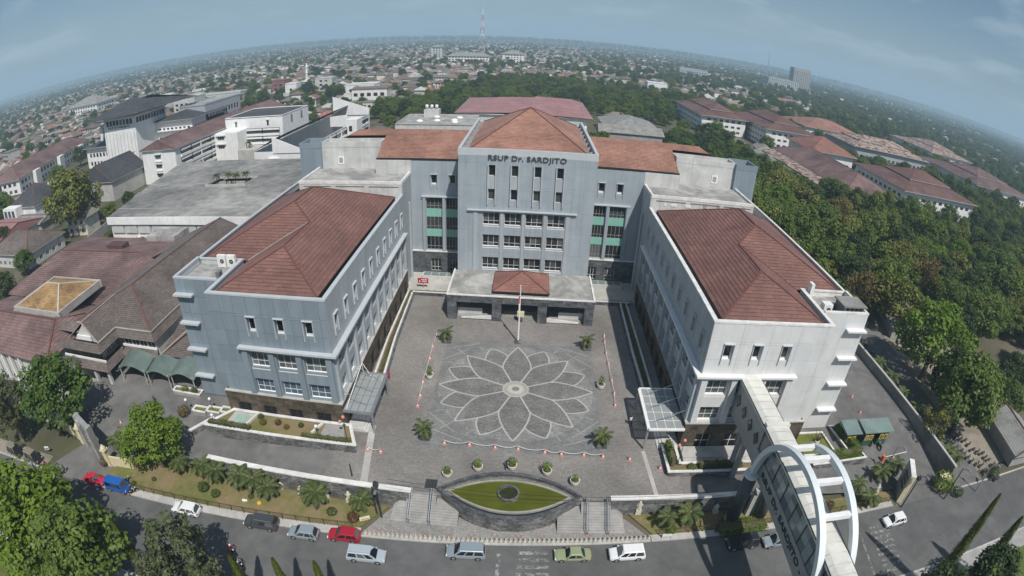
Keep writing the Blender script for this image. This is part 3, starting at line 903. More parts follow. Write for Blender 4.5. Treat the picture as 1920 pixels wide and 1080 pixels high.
# streets of the campus on the right, dirt lots
sheet('lane', [(72, -24.5), (80, -24), (84, 20), (90, 60), (82, 62), (76, 20)], -1.9, 'asphalt_pale', skirt=-2.2)
sheet('parking_lot', [(76.5, -22), (97, -20), (110, 40), (112, 74), (74, 70), (72, 30)], -1.95, 'dirt_lot', skirt=-2.2)
a_, b_, c_, d_ = G(1700, 800, -1.9), G(1912, 745, -1.9), G(1912, 800, -1.9), G(1800, 880, -1.9)
sheet('lane', [(96, -8), (135, 6), (150, 14), (150, 22), (128, 14), (95, 2)], -1.88, 'asphalt_pale', skirt=-2.2)
sheet('parking_lot', [(-140, -26), (-74, -22), (-74, 40), (-140, 44)], -1.99, 'concrete', skirt=-2.2)
# ------------------------------------------------------------------ the hospital
XI, XM, XO = 23.8, 41.8, 49.8
YF, YT, YB, HW = -12.25, -8.8, 31.3, 20.5
XC, YC, HC = 13.05, 31.66, 29.95
YL, HL = 39.0, 25.6
hosp = thing('hospital_building', 'large grey hospital with two forward wings around a plaza and red hip roofs', 'hospital', (0, 36, 0))
PANELS = []          # cladding sheets: (rect in wall axes, O, U, material)
def cladding(O, U, W, H, ops, cw, rows, m, v0=0.0, gap=0.03, u_off=0.0):
	"""panels over a wall, cut around its openings"""
	us = [0.0]
	x = cw + u_off
	while x < W - 0.3: us.append(x); x += cw
	us.append(W)
	for i in range(len(us) - 1):
		for j in range(len(rows) - 1):
			rects = [(us[i], rows[j], us[i + 1], rows[j + 1])]
			for o in ops:
				nr = []
				for r in rects:
					a, b, c, d = max(r[0], o[0]), max(r[1], o[1]), min(r[2], o[2]), min(r[3], o[3])
					if a >= c - 1e-3 or b >= d - 1e-3: nr.append(r); continue
					if b - r[1] > 0.05: nr.append((r[0], r[1], r[2], b))
					if r[3] - d > 0.05: nr.append((r[0], d, r[2], r[3]))
					if a - r[0] > 0.05: nr.append((r[0], b, a, d))
					if r[2] - c > 0.05: nr.append((c, b, r[2], d))
				rects = nr
			for r in rects:
				if r[2] - r[0] > 0.08 and r[3] - r[1] > 0.08: PANELS.append((r, Vector(O), Vector(U).normalized(), m, gap))
def flush_panels(parent):
	items = []
	for r, O, U, m, gap in PANELS:
		c = O + U * ((r[0] + r[2]) / 2) + Vector((0, 0, (r[1] + r[3]) / 2))
		items.append(((r[2] - r[0]) * (r[3] - r[1]) / (c - CAM_POS).length_squared, r, O, U, m, gap))
	items.sort(key=lambda t: -t[0])
	cache = {}
	rest = {}
	for k, (_, r, O, U, m, gap) in enumerate(items):
		w_, h_ = r[2] - r[0] - gap, r[3] - r[1] - gap
		Nn = U.cross(Vector((0, 0, 1)))
		p = O + U * (r[0] + gap / 2) + Vector((0, 0, r[1] + gap / 2))
		if k < 300:
			key = (round(w_, 2), round(h_, 2), m)
			if key not in cache:
				q = MB(); q.box(0, w_, -0.045, 0.0, 0, h_); cache[key] = q.mesh('panel', m)
			adopt(link('panel', cache[key], None, p, atan2(U.y, U.x)), parent)
		else:
			q = rest.setdefault(m, MB())
			c = p + U * (w_ / 2) + Vector((0, 0, h_ / 2)) + Nn * 0.022
			q.obox(c, U * (w_ / 2), Nn * 0.022, Vector((0, 0, h_ / 2)))
	for m, q in rest.items():
		o = q.build('small_panels', m, parent); o['kind'] = 'stuff'
HOOD = {}
def small_window(O, U, uc, v0, v1, w_=1.15, deep=0.55):
	"""slot window with a hood and two side fins that run below the sill"""
	put_window(hosp, O, U, uc - w_ / 2, v0 + 0.25, w_, v1 - v0 - 0.25, 1, 1, 'sign_white', 'pane_dark', deep - 0.1, fw=0.06)
	key = (round(w_, 2), round(v1 - v0, 2))
	if key not in HOOD:
		h = v1 - v0
		q = MB()
		q.box(-w_ / 2 - 0.2, w_ / 2 + 0.2, -0.34, -0.05, h + 0.02, h + 0.12)
		q.box(-w_ / 2 - 0.18, -w_ / 2 - 0.1, -0.22, -0.05, -0.7, h + 0.02)
		q.box(w_ / 2 + 0.1, w_ / 2 + 0.18, -0.22, -0.05, -0.7, h + 0.02)
		q.face([(-w_ / 2, -0.03, -0.25), (w_ / 2, -0.03, -0.25), (w_ / 2, deep, 0.28), (-w_ / 2, deep, 0.28)])
		HOOD[key] = q.mesh('window_surround', 'grey_trim')
	U = Vector(U).normalized()
	adopt(link('window_surround', HOOD[key], None, Vector(O) + U * uc + Vector((0, 0, v0)), atan2(U.y, U.x)), hosp)
SILL = {}
def wide_window(O, U, u0, u1, v0, v1, gm='pane_dark', deep=0.6, panes=False, cols=3, low=0.36, fm='sign_white', sill=True):
	w_, h = u1 - u0, v1 - v0
	put_window(hosp, O, U, u0, v0, w_, h, cols, 2, fm, gm, deep - 0.08, low=low, panes=panes, fw=0.055)
	if not sill: return
	key = round(w_, 2), round(deep, 2)
	if key not in SILL:
		q = MB()
		q.face([(0, -0.06, -0.22), (w_, -0.06, -0.22), (w_, deep, 0.12), (0, deep, 0.12)])
		q.face([(0, -0.06, -0.34), (w_, -0.06, -0.34), (w_, -0.06, -0.22), (0, -0.06, -0.22)])
		SILL[key] = q.mesh('window_sill', 'white_paint')
	U = Vector(U).normalized()
	adopt(link('window_sill', SILL[key], None, Vector(O) + U * u0 + Vector((0, 0, v0)), atan2(U.y, U.x)), hosp)
ROWS = [4.65, 7.3, 9.9, 12.5, 15.05, 17.75, 20.3]
AC = None
for s in (-1, 1):
	front, inner = ('panel_blue', 'panel_grey') if s < 0 else ('panel_white', 'panel_grey')
	cwf = 2.13 if s < 0 else 4.27
	gp = 0.05 if s < 0 else 0.025
	P = lambda x, y, z: (s * x, y, z)
	# --- front of the wing
	W = XM - XI
	O, U = ((-XM, YF, 0), (1, 0, 0)) if s < 0 else ((XI, YF, 0), (1, 0, 0))
	uu = (lambda X: XM - X) if s < 0 else (lambda X: X - XI)
	def span(a, b): return (min(uu(a), uu(b)), max(uu(a), uu(b)))
	ops = []
	for xc in (26.6, 30.8, 35.1): ops.append((uu(xc) - 0.58, 15.05, uu(xc) + 0.58, 17.4))
	wide = []
	for a, b in ((24.95, 28.05), (29.35, 32.3), (33.6, 36.6)):
		for v0, v1 in ((9.35, 11.75), (4.95, 7.35)):
			u0, u1 = span(a, b)
			ops.append((u0, v0, u1, v1)); wide.append((u0, v0, u1, v1))
	mb = MB(); wall_face(mb, O, U, W, HW, ops, 0.6, 0, 1); mb.build('wall', ['seam', front], hosp)
	cladding(O, U, W, HW, ops, cwf, ROWS, front, gap=gp)
	for o in ops[:3]: small_window(O, U, (o[0] + o[2]) / 2, o[1], o[3])
	for i, o in enumerate(wide): wide_window(O, U, *o[::2][:1], o[2], o[1], o[3], gm='pane_grey' if s > 0 or i % 2 == 0 else 'pane_blue', panes=True)
	# ledge over the two lower rows and piers between the bays
	mb = MB()
	a, b = sorted((s * 23.0, s * 37.9))
	mb.box(a, b, YF - 0.85, YF - 0.05, 12.55, 12.85)
	a, b = sorted((s * 22.95, s * (XI - 0.05)))
	mb.box(a, b, YF - 0.05, YB - 0.3, 12.55, 12.85)
	mb.build('ledge', 'grey_trim' if s < 0 else 'white_paint', hosp)
	for X in (24.35, 28.7, 32.95, 37.1):
		mb = MB(); mb.box(s * X - 0.42, s * X + 0.42, YF - 0.45, YF - 0.05, 4.7, 12.53); mb.build('pier', front, hosp)
	# --- set-back outer bay with a roof terrace
	O2, U2 = ((-XO, YT, 0), (1, 0, 0)) if s < 0 else ((XM, YT, 0), (1, 0, 0))
	mb = MB(); wall_face(mb, O2, U2, XO - XM, HW + 0.2)
	a_ = [(s * XM, YF, 0), (s * XM, YT, 0)]
	mb.face([(s * XM, YF, 0), (s * XM, YT, 0), (s * XM, YT, HW), (s * XM, YF, HW)])
	mb.face([(s * XO, YT, 0), (s * XO, YB + 12.5, 0), (s * XO, YB + 12.5, HW), (s * XO, YT, HW)])
	mb.build('wall', 'seam' if s < 0 else 'panel_white', hosp)
	cladding(O2, U2, XO - XM, HW + 0.2, [], cwf * 0.94, [0.15, 2.6] + ROWS[:-1] + [20.65], front, gap=gp)
	for z in (18.25, 13.6, 9.0, 4.15):
		mb = MB(); a, b = sorted((s * 46.4, s * 49.95)); mb.box(a, b, YT - 0.95, YT - 0.05, z - 0.16, z + 0.12); mb.build('sun_shade', 'grey_trim' if s < 0 else 'white_paint', hosp)
	# --- inner long side towards the plaza
	Wi = YB - YF
	O3, U3 = ((-XI, YF, 0), (0, 1, 0)) if s < 0 else ((XI, YB, 0), (0, -1, 0))
	uy = (lambda y: y - YF) if s < 0 else (lambda y: YB - y)
	ops = []
	for i in range(10):
		yc = -9.5 + 4.27 * i
		ops.append((uy(yc) - 0.58, 15.05, uy(yc) + 0.58, 17.4))
	lows = []
	for i in range(10):
		yc = -9.5 + 4.27 * i
		for v0, v1 in ((9.35, 11.75), (4.95, 7.35)): lows.append((uy(yc) - 1.5, v0, uy(yc) + 1.5, v1))
	mb = MB(); wall_face(mb, O3, U3, Wi, HW, ops + lows, 0.6, 0, 1); mb.build('wall', ['seam', inner], hosp)
	cladding(O3, U3, Wi, HW, ops + lows, 2.135, ROWS, inner, gap=0.04 if s < 0 else 0.025)
	for o in ops: small_window(O3, U3, (o[0] + o[2]) / 2, o[1], o[3])
	for o in lows: wide_window(O3, U3, o[0], o[2], o[1], o[3], gm='pane_grey')
	for i in range(11):
		yc = -9.5 + 4.27 * (i - 0.5)
		mb = MB(); a, b = sorted((s * (XI - 0.42), s * (XI - 0.05))); mb.box(a, b, yc - 0.35, yc + 0.35, 4.7, 12.53); mb.build('pier', inner, hosp)
	# --- stone ground floor, front and inner side
	sy = YF - 0.45
	doors = [span(a, b) for a, b in ((25.4, 27.6), (29.8, 31.9), (34.0, 36.1), (38.3, 40.5))]
	Os, Us = ((-42.3, sy, -0.9), (1, 0, 0)) if s < 0 else ((23.35, sy, -0.9), (1, 0, 0))
	us = (lambda X: 42.3 - X) if s < 0 else (lambda X: X - 23.35)
	ops = [(min(us(a), us(b)), 0.95, max(us(a), us(b)), 3.7) for a, b in ((25.4, 27.6), (29.8, 31.9), (34.0, 36.1), (38.3, 40.5))]
	mb = MB(); wall_face(mb, Os, Us, 42.3 - 23.35, 5.55, ops, 0.43)
	xi = s * 23.35
	O4, U4 = ((xi, sy, -0.9), (0, 1, 0)) if s < 0 else ((xi, YB, -0.9), (0, -1, 0))
	uz = (lambda y: y - sy) if s < 0 else (lambda y: YB - y)
	ops4 = []
	for i in range(10):
		yc = -9.5 + 4.27 * i
		ops4.append((uz(yc) - 1.15, 1.0, uz(yc) + 1.15, 3.9))
	wall_face(mb, O4, U4, YB - sy, 5.55, ops4, 0.43)
	mb.face([(s * 42.3, sy, -0.9), (s * 42.3, YT, -0.9), (s * 42.3, YT, 4.65), (s * 42.3, sy, 4.65)])
	mb.build('stone_base', 'stone_brown', hosp)
	mb = MB()
	a, b = sorted((s * 23.3, s * 42.35)); mb.box(a, b, sy - 0.05, YF - 0.05, 4.65, 4.8)
	a, b = sorted((s * 23.3, s * (XI - 0.05))); mb.box(a, b, YF - 0.05, YB, 4.65, 4.8)
	mb.build('base_ledge', 'concrete_pale', hosp)
	for o in ops: put_window(hosp, Os, Us, o[0], o[1], o[2] - o[0], o[3] - o[1], 2, 2, 'dark_metal' if s < 0 else 'sign_white', 'black', 0.34, name='door' if s < 0 else 'window')
	for o in ops4: put_window(hosp, O4, U4, o[0], o[1], o[2] - o[0], o[3] - o[1], 2, 1, 'dark_metal', 'black', 0.34, name='door')
	# --- parapet and roof
	mb = MB()
	th = 0.55
	def cap(x0, x1, y0, y1, z1=HW + 0.12, z0=HW - 1.3):
		a, b = sorted((s * x0, s * x1)); mb.box(a, b, y0, y1, z1 - 0.26, z1); mb.box(a + 0.1, b - 0.1, y0 + 0.1, y1 - 0.1, z0, z1 - 0.26)
	cap(XI - 0.06, XM + 0.06, YF - 0.06, YF + th)
	cap(XI - 0.06, XI + th, YF + th, YB)
	cap(XM - th, XM + 0.06, YF + th, -1.2)
	cap(XM + 0.06, XO + 0.06, YT - 0.06, YT + 0.4, 20.85)
	cap(XO - 0.4, XO + 0.06, YT + 0.4, -1.6, 20.85)
	cap(XO - 0.4, XO + 0.06, -1.6, YB + 12.4)
	cap(XM + 0.06, XO - 0.4, -1.6, -1.25)
	mb.build('parapet', 'grey_trim' if s < 0 else 'white_cap', hosp)
	mb = MB()
	a, b = sorted((s * XI, s * XO)); mb.box(a + 0.3, b - 0.3, -1.3, YB, 19.2, 19.45)
	a, b = sorted((s * XI, s * XM)); mb.box(a + 0.3, b - 0.3, YF + 0.3, -1.3, 19.2, 19.45)
	mb.build('roof_gutter', 'concrete_roof' if s > 0 else 'gutter_black', hosp)
	mb = MB(); a, b = sorted((s * (XM + 0.02), s * (XO - 0.38))); mb.box(a, b, YT + 0.3, -1.5, 19.3, 19.6); mb.build('terrace_floor', 'concrete_roof', hosp)
	Ei, Em, Eo, y1, y2, yb, ze, k = 25.35, 40.75, 49.2, -10.75, -0.85, 31.05, 20.1, 0.46
	x1, h1 = (Ei + Em) / 2, (Em - Ei) / 2; x2, h2 = (Ei + Eo) / 2, (Eo - Ei) / 2
	A1 = P(x1, y1 + h1, ze + k * h1); J = P(x1, y2 + h1, ze + k * h1)
	A2 = P(x2, y2 + h2, ze + k * h2); B2 = P(x2, yb - h2, ze + k * h2)
	q = MB()
	for pl in ([P(Ei, y1, ze), P(Em, y1, ze), A1], [P(Ei, yb, ze), P(Ei, y1, ze), A1, J, A2, B2], [P(Em, y1, ze), P(Em, y2, ze), J, A1],
			   [P(Em, y2, ze), P(Eo, y2, ze), A2, J], [P(Eo, y2, ze), P(Eo, yb, ze), B2, A2], [P(Eo, yb, ze), P(Ei, yb, ze), B2]):
		roof_plane(q, pl, 0.62, 0.06)
	rf = q.build('roof', 'roof_wing', hosp)
	ridge_caps([(P(Ei, y1, ze), A1), (P(Em, y1, ze), A1), (A1, J), (J, A2), (P(Eo, y2, ze), A2), (A2, B2), (B2, P(Ei, yb, ze)), (B2, P(Eo, yb, ze))], 'ridge_cap', 'ridge_cap', rf)
	ridge_caps([(P(Em, y2, ze), J)], 'valley_flashing', 'concrete' if s < 0 else 'ridge_cap', rf, 0.14)
	mb = MB()       # black board under the eaves, standing in for soffit and gutter shadow
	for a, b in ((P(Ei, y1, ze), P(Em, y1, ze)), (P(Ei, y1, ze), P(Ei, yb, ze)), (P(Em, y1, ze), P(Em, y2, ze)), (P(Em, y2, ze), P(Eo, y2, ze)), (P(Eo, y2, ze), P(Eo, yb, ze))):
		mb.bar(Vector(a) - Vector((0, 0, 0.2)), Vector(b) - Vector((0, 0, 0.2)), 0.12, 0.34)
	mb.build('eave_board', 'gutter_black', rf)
	# --- lower flat-roofed block and tall stair block behind the wing
	mb = MB()
	a, b = sorted((s * 24.0, s * 45.6))
	Ow, Uw = ((a, YB, 19.0), (1, 0, 0))
	mb.box(a, b, YB, 43.4, 0, 22.6)
	mb.build('wall', 'cream_wall', hosp)
	mb = MB()
	a2, b2 = sorted((s * XI, s * 24.0)); mb.box(a2, b2, YB, YL, 0, 22.9); mb.build('corner_pilaster', inner, hosp)
	mb = MB(); mb.box(a + 0.4, b - 0.4, YB + 0.4, 43.4, 22.6, 22.72); mb.build('flat_roof', 'concrete_roof', hosp)
	mb = MB()
	mb.box(a - 0.06, b + 0.06, YB - 0.06, YB + 0.35, 22.6, 23.2); mb.box(a - 0.06, a + 0.35, YB + 0.35, 43.4, 22.6, 23.2); mb.box(b - 0.35, b + 0.06, YB + 0.35, 43.4, 22.6, 23.2)
	mb.build('parapet', 'white_cap', hosp)
	for i in range(3):
		u0 = a + 1.0 + i * 7.0
		mb = MB(); mb.box(u0, u0 + 6.0, YB - 0.08, YB + 0.02, 22.05, 22.17); mb.build('wall_groove', 'seam', hosp)
	if s > 0:
		for k_, (xx, ww) in enumerate(((26.6, 0.45), (28.0, 1.2), (30.9, 1.2))):
			mb = MB(); mb.box(xx, xx + ww, YB - 0.09, YB - 0.01, 21.2, 21.7); mb.build('wall_vent', 'sign_white', hosp)
		for xx in (34.7, 37.6, 43.2):
			mb = MB()
			for dx_ in (0, 0.55): mb.box(xx + dx_, xx + dx_ + 0.05, YB - 0.16, YB - 0.1, 20.2, 22.5)
			for i in range(7): mb.box(xx, xx + 0.6, YB - 0.155, YB - 0.105, 20.3 + i * 0.32, 20.34 + i * 0.32)
			mb.build('wall_ladder', 'concrete', hosp)
	mb = MB(); mb.box(*sorted((s * 31.4, s * 44.9)), 43.4, 47.5, 0, 27.4); mb.build('wall', 'cream_wall', hosp)
	mb = MB(); mb.box(*sorted((s * 44.9, s * 50.0)), 42.6, 48.5, 0, 27.4); mb.build('wall', 'panel_blue', hosp)
	mb = MB(); mb.box(*sorted((s * 31.8, s * 44.9)), 43.8, 47.1, 27.4, 27.46); mb.box(*sorted((s * 45.2, s * 49.6)), 43.0, 48.1, 27.4, 27.46); mb.build('flat_roof', 'concrete_roof', hosp)
	for x0, x1_, ya, yb_, mm in ((31.3, 44.9, 43.35, 47.6, 'white_cap'), (44.9, 50.1, 42.55, 48.6, 'grey_trim')):
		mb = MB(); a, b = sorted((s * x0, s * x1_))
		mb.box(a, b, ya, ya + 0.35, 27.4, 28.6); mb.box(a, b, yb_ - 0.35, yb_, 27.4, 28.6); mb.box(a, a + 0.35, ya + 0.35, yb_ - 0.35, 27.4, 28.6); mb.box(b - 0.35, b, ya + 0.35, yb_ - 0.35, 27.4, 28.6)
		mb.build('parapet', 'cream_wall' if mm == 'white_cap' else 'panel_blue', hosp)
	a = s * 40.5
	mb = MB(); mb.box(a - 0.7, a + 0.7, 43.3, 43.4, 23.6, 25.4); mb.build('window_surround', 'white_paint', hosp)
	mb = MB(); mb.box(a - 0.4, a + 0.4, 43.24, 43.3, 24.0, 25.1); mb.build('wall_louvre', 'concrete', hosp)
	# --- link between wing and centre
	a, b = sorted((s * XC, s * XI))
	O5, U5 = (a, YL, 0), (1, 0, 0)
	ul = lambda X: s * X - a
	ops = []
	for xa, xb in ((17.3, 20.7), (13.9, 16.5)):
		u0, u1 = sorted((ul(xa), ul(xb)))
		ops.append((u0, 6.1, u1, 17.85))
	sm = [(ul(19.0) - 0.58, 20.6, ul(19.0) + 0.58, 22.75), (ul(15.2) - 0.58, 20.6, ul(15.2) + 0.58, 22.75)]
	gd = [(min(ul(17.6), ul(19.8)), 1.2, max(ul(17.6), ul(19.8)), 4.2), (min(ul(14.0), ul(15.8)), 1.2, max(ul(14.0), ul(15.8)), 4.2)]
	mb = MB(); wall_face(mb, O5, U5, b - a, HL, ops + sm + gd, 0.5); mb.build('wall', 'panel_mid', hosp)
	for o in sm: small_window(O5, U5, (o[0] + o[2]) / 2, o[1], o[3])
	for o in ops:
		for v0, v1 in ((15.25, 17.85), (10.7, 13.5), (6.1, 9.1)):
			put_window(hosp, O5, U5, o[0], v0, o[2] - o[0], v1 - v0, 4, 2, 'concrete', 'pane_dark', 0.35, low=0.26, fw=0.06)
		for v0, v1 in ((13.5, 15.25), (9.1, 10.7)):
			mb = MB(); mb.box(a + o[0], a + o[2], YL + 0.25, YL + 0.35, v0, v1); mb.build('spandrel_panel', 'green_panel', hosp)
			for i in (1, 2):
				xx = a + o[0] + (o[2] - o[0]) * i / 3
				q = MB(); q.box(xx - 0.03, xx + 0.03, YL + 0.22, YL + 0.25, v0, v1); q.build('glazing_bar', 'concrete', hosp)
	mb = MB(); mb.box(min(s * 13.2, s * 21.6), max(s * 13.2, s * 21.6), YL - 0.5, YL, 17.95, 18.2); mb.build('ledge', 'grey_trim', hosp)
	for X in (16.9, 21.1):
		mb = MB(); mb.box(s * X - 0.3, s * X + 0.3, YL - 0.4, YL, 6.0, 17.95); mb.build('pier', 'panel_mid', hosp)
	mb = MB(); wall_face(mb, (a, YL - 0.35, 0), U5, b - a - 0.02, 5.75, gd, 0.7); mb.build('stone_base', 'stone_dark', hosp)
	for o in gd: put_window(hosp, (a, YL - 0.35, 0), U5, *o[:2], o[2] - o[0], o[3] - o[1], 3, 2, 'sign_white', 'pane_dark', 0.5, low=0.3)
	mb = MB(); mb.box(a, b, YL - 0.5, YL, 5.75, 5.95); mb.build('base_ledge', 'white_cap', hosp)
	# terrace in front of the link and its little glazed canopy
	mb = MB(); mb.box(a + (0.0 if s < 0 else 0.6), b - (0.6 if s < 0 else 0.0), 30.2, YL - 0.36, 0.0, 0.75); mb.build('terrace', 'concrete_pale', hosp)
	mb = MB(); a2, b2 = sorted((s * 14.2, s * 21.2)); mb.box(a2, b2, 34.9, 37.0, 1.5, 1.75); mb.box(a2, b2, 34.9, 35.05, 0.75, 1.5); mb.build('terrace_canopy', 'cream_wall', hosp)
	for i in range(4):
		x0 = a2 + 0.3 + i * 1.65
		q = MB(); q.box(x0, x0 + 1.5, 35.2, 36.8, 1.755, 1.79); q.build('canopy_pane', 'green_roof', hosp)
	# rear roof
	Ei_, Eo_ = 13.3, 46.0
	q = MB()
	R1, R2 = P(XC + 0.1, 50.0, 30.15), P(38.0, 50.0, 30.15)
	zc = 25.95 + 4.2 * 8.0 / 10.4
	roof_plane(q, [P(XC + 0.1, 39.6, 25.95), P(31.2, 39.6, 25.95), P(31.2, 47.6, zc), P(39.85, 47.6, zc), R2, R1], 0.5, 0.05)
	roof_plane(q, [P(Eo_ - 2, 60.4, 25.95), P(39.85, 47.6, zc), R2], 0.5, 0.05)
	roof_plane(q, [P(XC + 0.1, 60.4, 25.95), P(Eo_, 60.4, 25.95), R2, R1], 0.5, 0.05)
	rf = q.build('roof', 'roof_brick', hosp)
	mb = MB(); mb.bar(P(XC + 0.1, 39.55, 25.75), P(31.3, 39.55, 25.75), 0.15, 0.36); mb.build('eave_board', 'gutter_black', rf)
	mb = MB(); mb.box(*sorted((s * XC, s * 31.3)), YL + 0.55, 60, 0, 25.3); mb.box(*sorted((s * 31.3, s * 44.0)), 47.6, 60, 0, 25.3); mb.build('wall', 'panel_mid', hosp)
	mb = MB(); mb.box(*sorted((s * XI, s * 31.3)), 38.9, 39.3, 22.6, 25.6); mb.build('parapet', 'cream_wall', hosp)
	# downpipes in the corner
	mb = MB(); mb.cyl(s * (XI - 0.25), YL - 3.0, 0.7, 17.6, 0.3, seg=8); mb.build('downpipe', inner, hosp)
# --- centre block
O, U = (-XC, YC, 0), (1, 0, 0)
uc = lambda X: X + XC
ops, narrow, rows3 = [], [], []
for xc in (-6.65, -2.35, 1.95, 6.15):
	for v0, v1 in ((24.85, 26.95), (20.15, 22.3)): narrow.append((uc(xc) - 0.62, v0, uc(xc) + 0.62, v1))
for a, b in ((-8.15, -4.95), (-4.0, -0.75), (0.1, 3.4), (4.3, 7.65)):
	for v0, v1 in ((15.0, 17.5), (10.5, 12.95), (5.75, 8.2)): rows3.append((uc(a), v0, uc(b), v1))
mb = MB(); wall_face(mb, O, U, 2 * XC, HC, narrow + rows3, 0.5, 0, 1)
mb.face([(-XC, YC, 0), (-XC, 70, 0), (-XC, 70, HC), (-XC, YC, HC)]); mb.face([(XC, YC, 0), (XC, 70, 0), (XC, 70, HC), (XC, YC, HC)]); mb.face([(-XC, 70, 0), (XC, 70, 0), (XC, 70, HC), (-XC, 70, HC)])
mb.build('wall', ['panel_mid', 'panel_grey'], hosp)
cladding(O, U, 2 * XC, HC, narrow + rows3, 2.175, [5.0, 9.3, 13.9, 18.2, 22.9, 27.3, 29.4], 'panel_mid', gap=0.02)
for o in narrow:
	put_window(hosp, O, U, o[0], o[1], o[2] - o[0], o[3] - o[1], 1, 1, 'sign_white', 'pane_dark', 0.4, fw=0.05)
for xc in (-6.65, -2.35, 1.95, 6.15):
	for dx_ in (-0.8, 0.68):
		q = MB(); q.box(xc + dx_, xc + dx_ + 0.14, YC - 0.4, YC - 0.05, 19.2, 27.2); q.build('window_fin', 'grey_trim', hosp)
	q = MB(); q.box(xc - 0.66, xc + 0.66, YC - 0.12, YC - 0.05, 22.3, 24.85); q.build('infill_panel', 'panel_grey', hosp)
for o in rows3: wide_window(O, U, o[0], o[2], o[1], o[3], 'pane_dark', 0.5, True, 3, 0.3)
for xa, xb in ((-10.0, -9.2), (-4.75, -4.2), (-0.6, -0.05), (3.55, 4.15), (7.85, 8.65)):
	q = MB(); q.box(xa, xb, YC - 0.2, YC - 0.05, 5.0, 17.95); q.build('pier', 'panel_grey', hosp)
q = MB(); q.box(-11.2, 9.9, YC - 0.55, YC - 0.05, 17.95, 18.15); q.build('ledge', 'grey_trim', hosp)
mb = MB()
for x0, x1_, y0, y1_ in ((-XC - 0.06, XC + 0.06, YC - 0.06, YC + 0.5), (-XC - 0.06, -XC + 0.5, YC + 0.5, 70), (XC - 0.5, XC + 0.06, YC + 0.5, 70), (-XC + 0.5, XC - 0.5, 69.5, 70.06)):
	mb.box(x0, x1_, y0, y1_, HC - 1.2, HC + 0.1)
mb.build('parapet', 'grey_trim', hosp)
mb = MB(); mb.box(-XC + 0.4, XC - 0.4, YC + 0.4, 69.6, 28.4, 28.6); mb.build('roof_gutter', 'concrete_roof', hosp)
q = MB()
e0, e1, ya, yb_, ze, ap = -11.6, 11.6, 33.2, 68.6, 29.2, (0, 50.9, 35.6)
for pl in ([(e0, ya, ze), (e1, ya, ze), ap], [(e1, ya, ze), (e1, yb_, ze), ap], [(e1, yb_, ze), (e0, yb_, ze), ap], [(e0, yb_, ze), (e0, ya, ze), ap]): roof_plane(q, pl, 0.55, 0.05)
rf = q.build('roof', 'roof_brick', hosp)
ridge_caps([((e0, ya, ze), ap), ((e1, ya, ze), ap), ((e1, yb_, ze), ap), ((e0, yb_, ze), ap)], 'ridge_cap', 'ridge_cap', rf, 0.22)
mb = MB(); mb.cyl(0, 50.9, 35.5, 37.3, 0.05, seg=6); mb.build('lightning_rod', 'steel', rf)
for x in (-12.3, 12.3):
	for i in range(7):
		mb = MB(); mb.box(x - 0.5, x + 0.5, 36 + i * 4.6, 36.4 + i * 4.6, 28.6, 29.5); mb.build('gutter_stay', 'concrete', hosp)
# --- lettering
def text_mesh(name, body, size, m, extrude=0.05, offset=0.0, space=1.0, align='LEFT'):
	cu = bpy.data.curves.new(name, 'FONT')
	cu.body = body; cu.size = size; cu.extrude = extrude; cu.offset = offset; cu.space_character = space; cu.align_x = align
	cu.resolution_u = 3
	t = bpy.data.objects.new(name, cu); COL.objects.link(t)
	dg = bpy.context.evaluated_depsgraph_get()
	me = bpy.data.meshes.new_from_object(t.evaluated_get(dg))
	bpy.data.objects.remove(t); bpy.data.curves.remove(cu)
	me.materials.clear(); me.materials.append(M[m])
	return me
def upright(me, width=None, height=None):
	"""stand lettering up in the xz plane, stretched to the given width and cap height"""
	xs = [v.co.x for v in me.vertices]; ys = [v.co.y for v in me.vertices]
	x0, x1_, y0, y1_ = min(xs), max(xs), min(ys), max(ys)
	sx_ = width / (x1_ - x0) if width else 1; sy_ = height / (y1_ - y0) if height else 1
	for v in me.vertices: v.co = ((v.co.x - x0) * sx_, -v.co.z, (v.co.y - y0) * sy_)
	me.update()
	return me
def letters(me, loc, rz, parent, mt=None):
	"""each character a part of its own"""
	lab = list(range(len(me.vertices)))
	def find(a):
		while lab[a] != a: lab[a] = lab[lab[a]]; a = lab[a]
		return a
	for e in me.edges:
		a, b = find(e.vertices[0]), find(e.vertices[1])
		if a != b: lab[a] = b
	groups = {}
	for f in me.polygons: groups.setdefault(find(f.vertices[0]), []).append(f)
	m_ = me.materials[0]
	for fs in groups.values():
		ids = {}
		for f in fs:
			for v in f.vertices: ids.setdefault(v, len(ids))
		n = bpy.data.meshes.new('letter')
		n.from_pydata([me.vertices[v].co for v in ids], [], [[ids[v] for v in f.vertices] for f in fs])
		n.materials.append(m_)
		adopt(link('letter', n, None, loc, rz), parent)
me = upright(text_mesh('lettering', 'RSUP Dr. SARDJITO', 1.7, 'letter', 0.09, 0.02, 1.05), 14.6, 1.33)
letters(me, (-7.4, YC - 0.14, 27.62), 0.0, hosp)
# --- entrance portico
PX0, PX1, PY0, PH = -13.65, 13.65, 20.55, 5.1
mb = MB()
mb.box(PX0, PX1, PY0, PY0 + 0.9, 3.75, PH); mb.box(PX0, PX0 + 0.9, PY0 + 0.9, YC - 0.06, 3.75, PH); mb.box(PX1 - 0.9, PX1, PY0 + 0.9, YC - 0.06, 3.75, PH)
mb.build('portico_beam', 'stone_dark', hosp)
mb = MB(); mb.box(PX0 + 0.9, PX1 - 0.9, PY0 + 0.9, YC - 0.06, 4.7, 4.95); mb.build('portico_roof', 'concrete_roof', hosp)
mb = MB()
for q_ in ((PX0 - 0.08, PX1 + 0.08, PY0 - 0.08, PY0 + 0.25), (PX0 - 0.08, PX0 + 0.25, PY0 + 0.25, YC - 0.07), (PX1 - 0.25, PX1 + 0.08, PY0 + 0.25, YC - 0.07)): mb.box(*q_, PH, PH + 0.22)
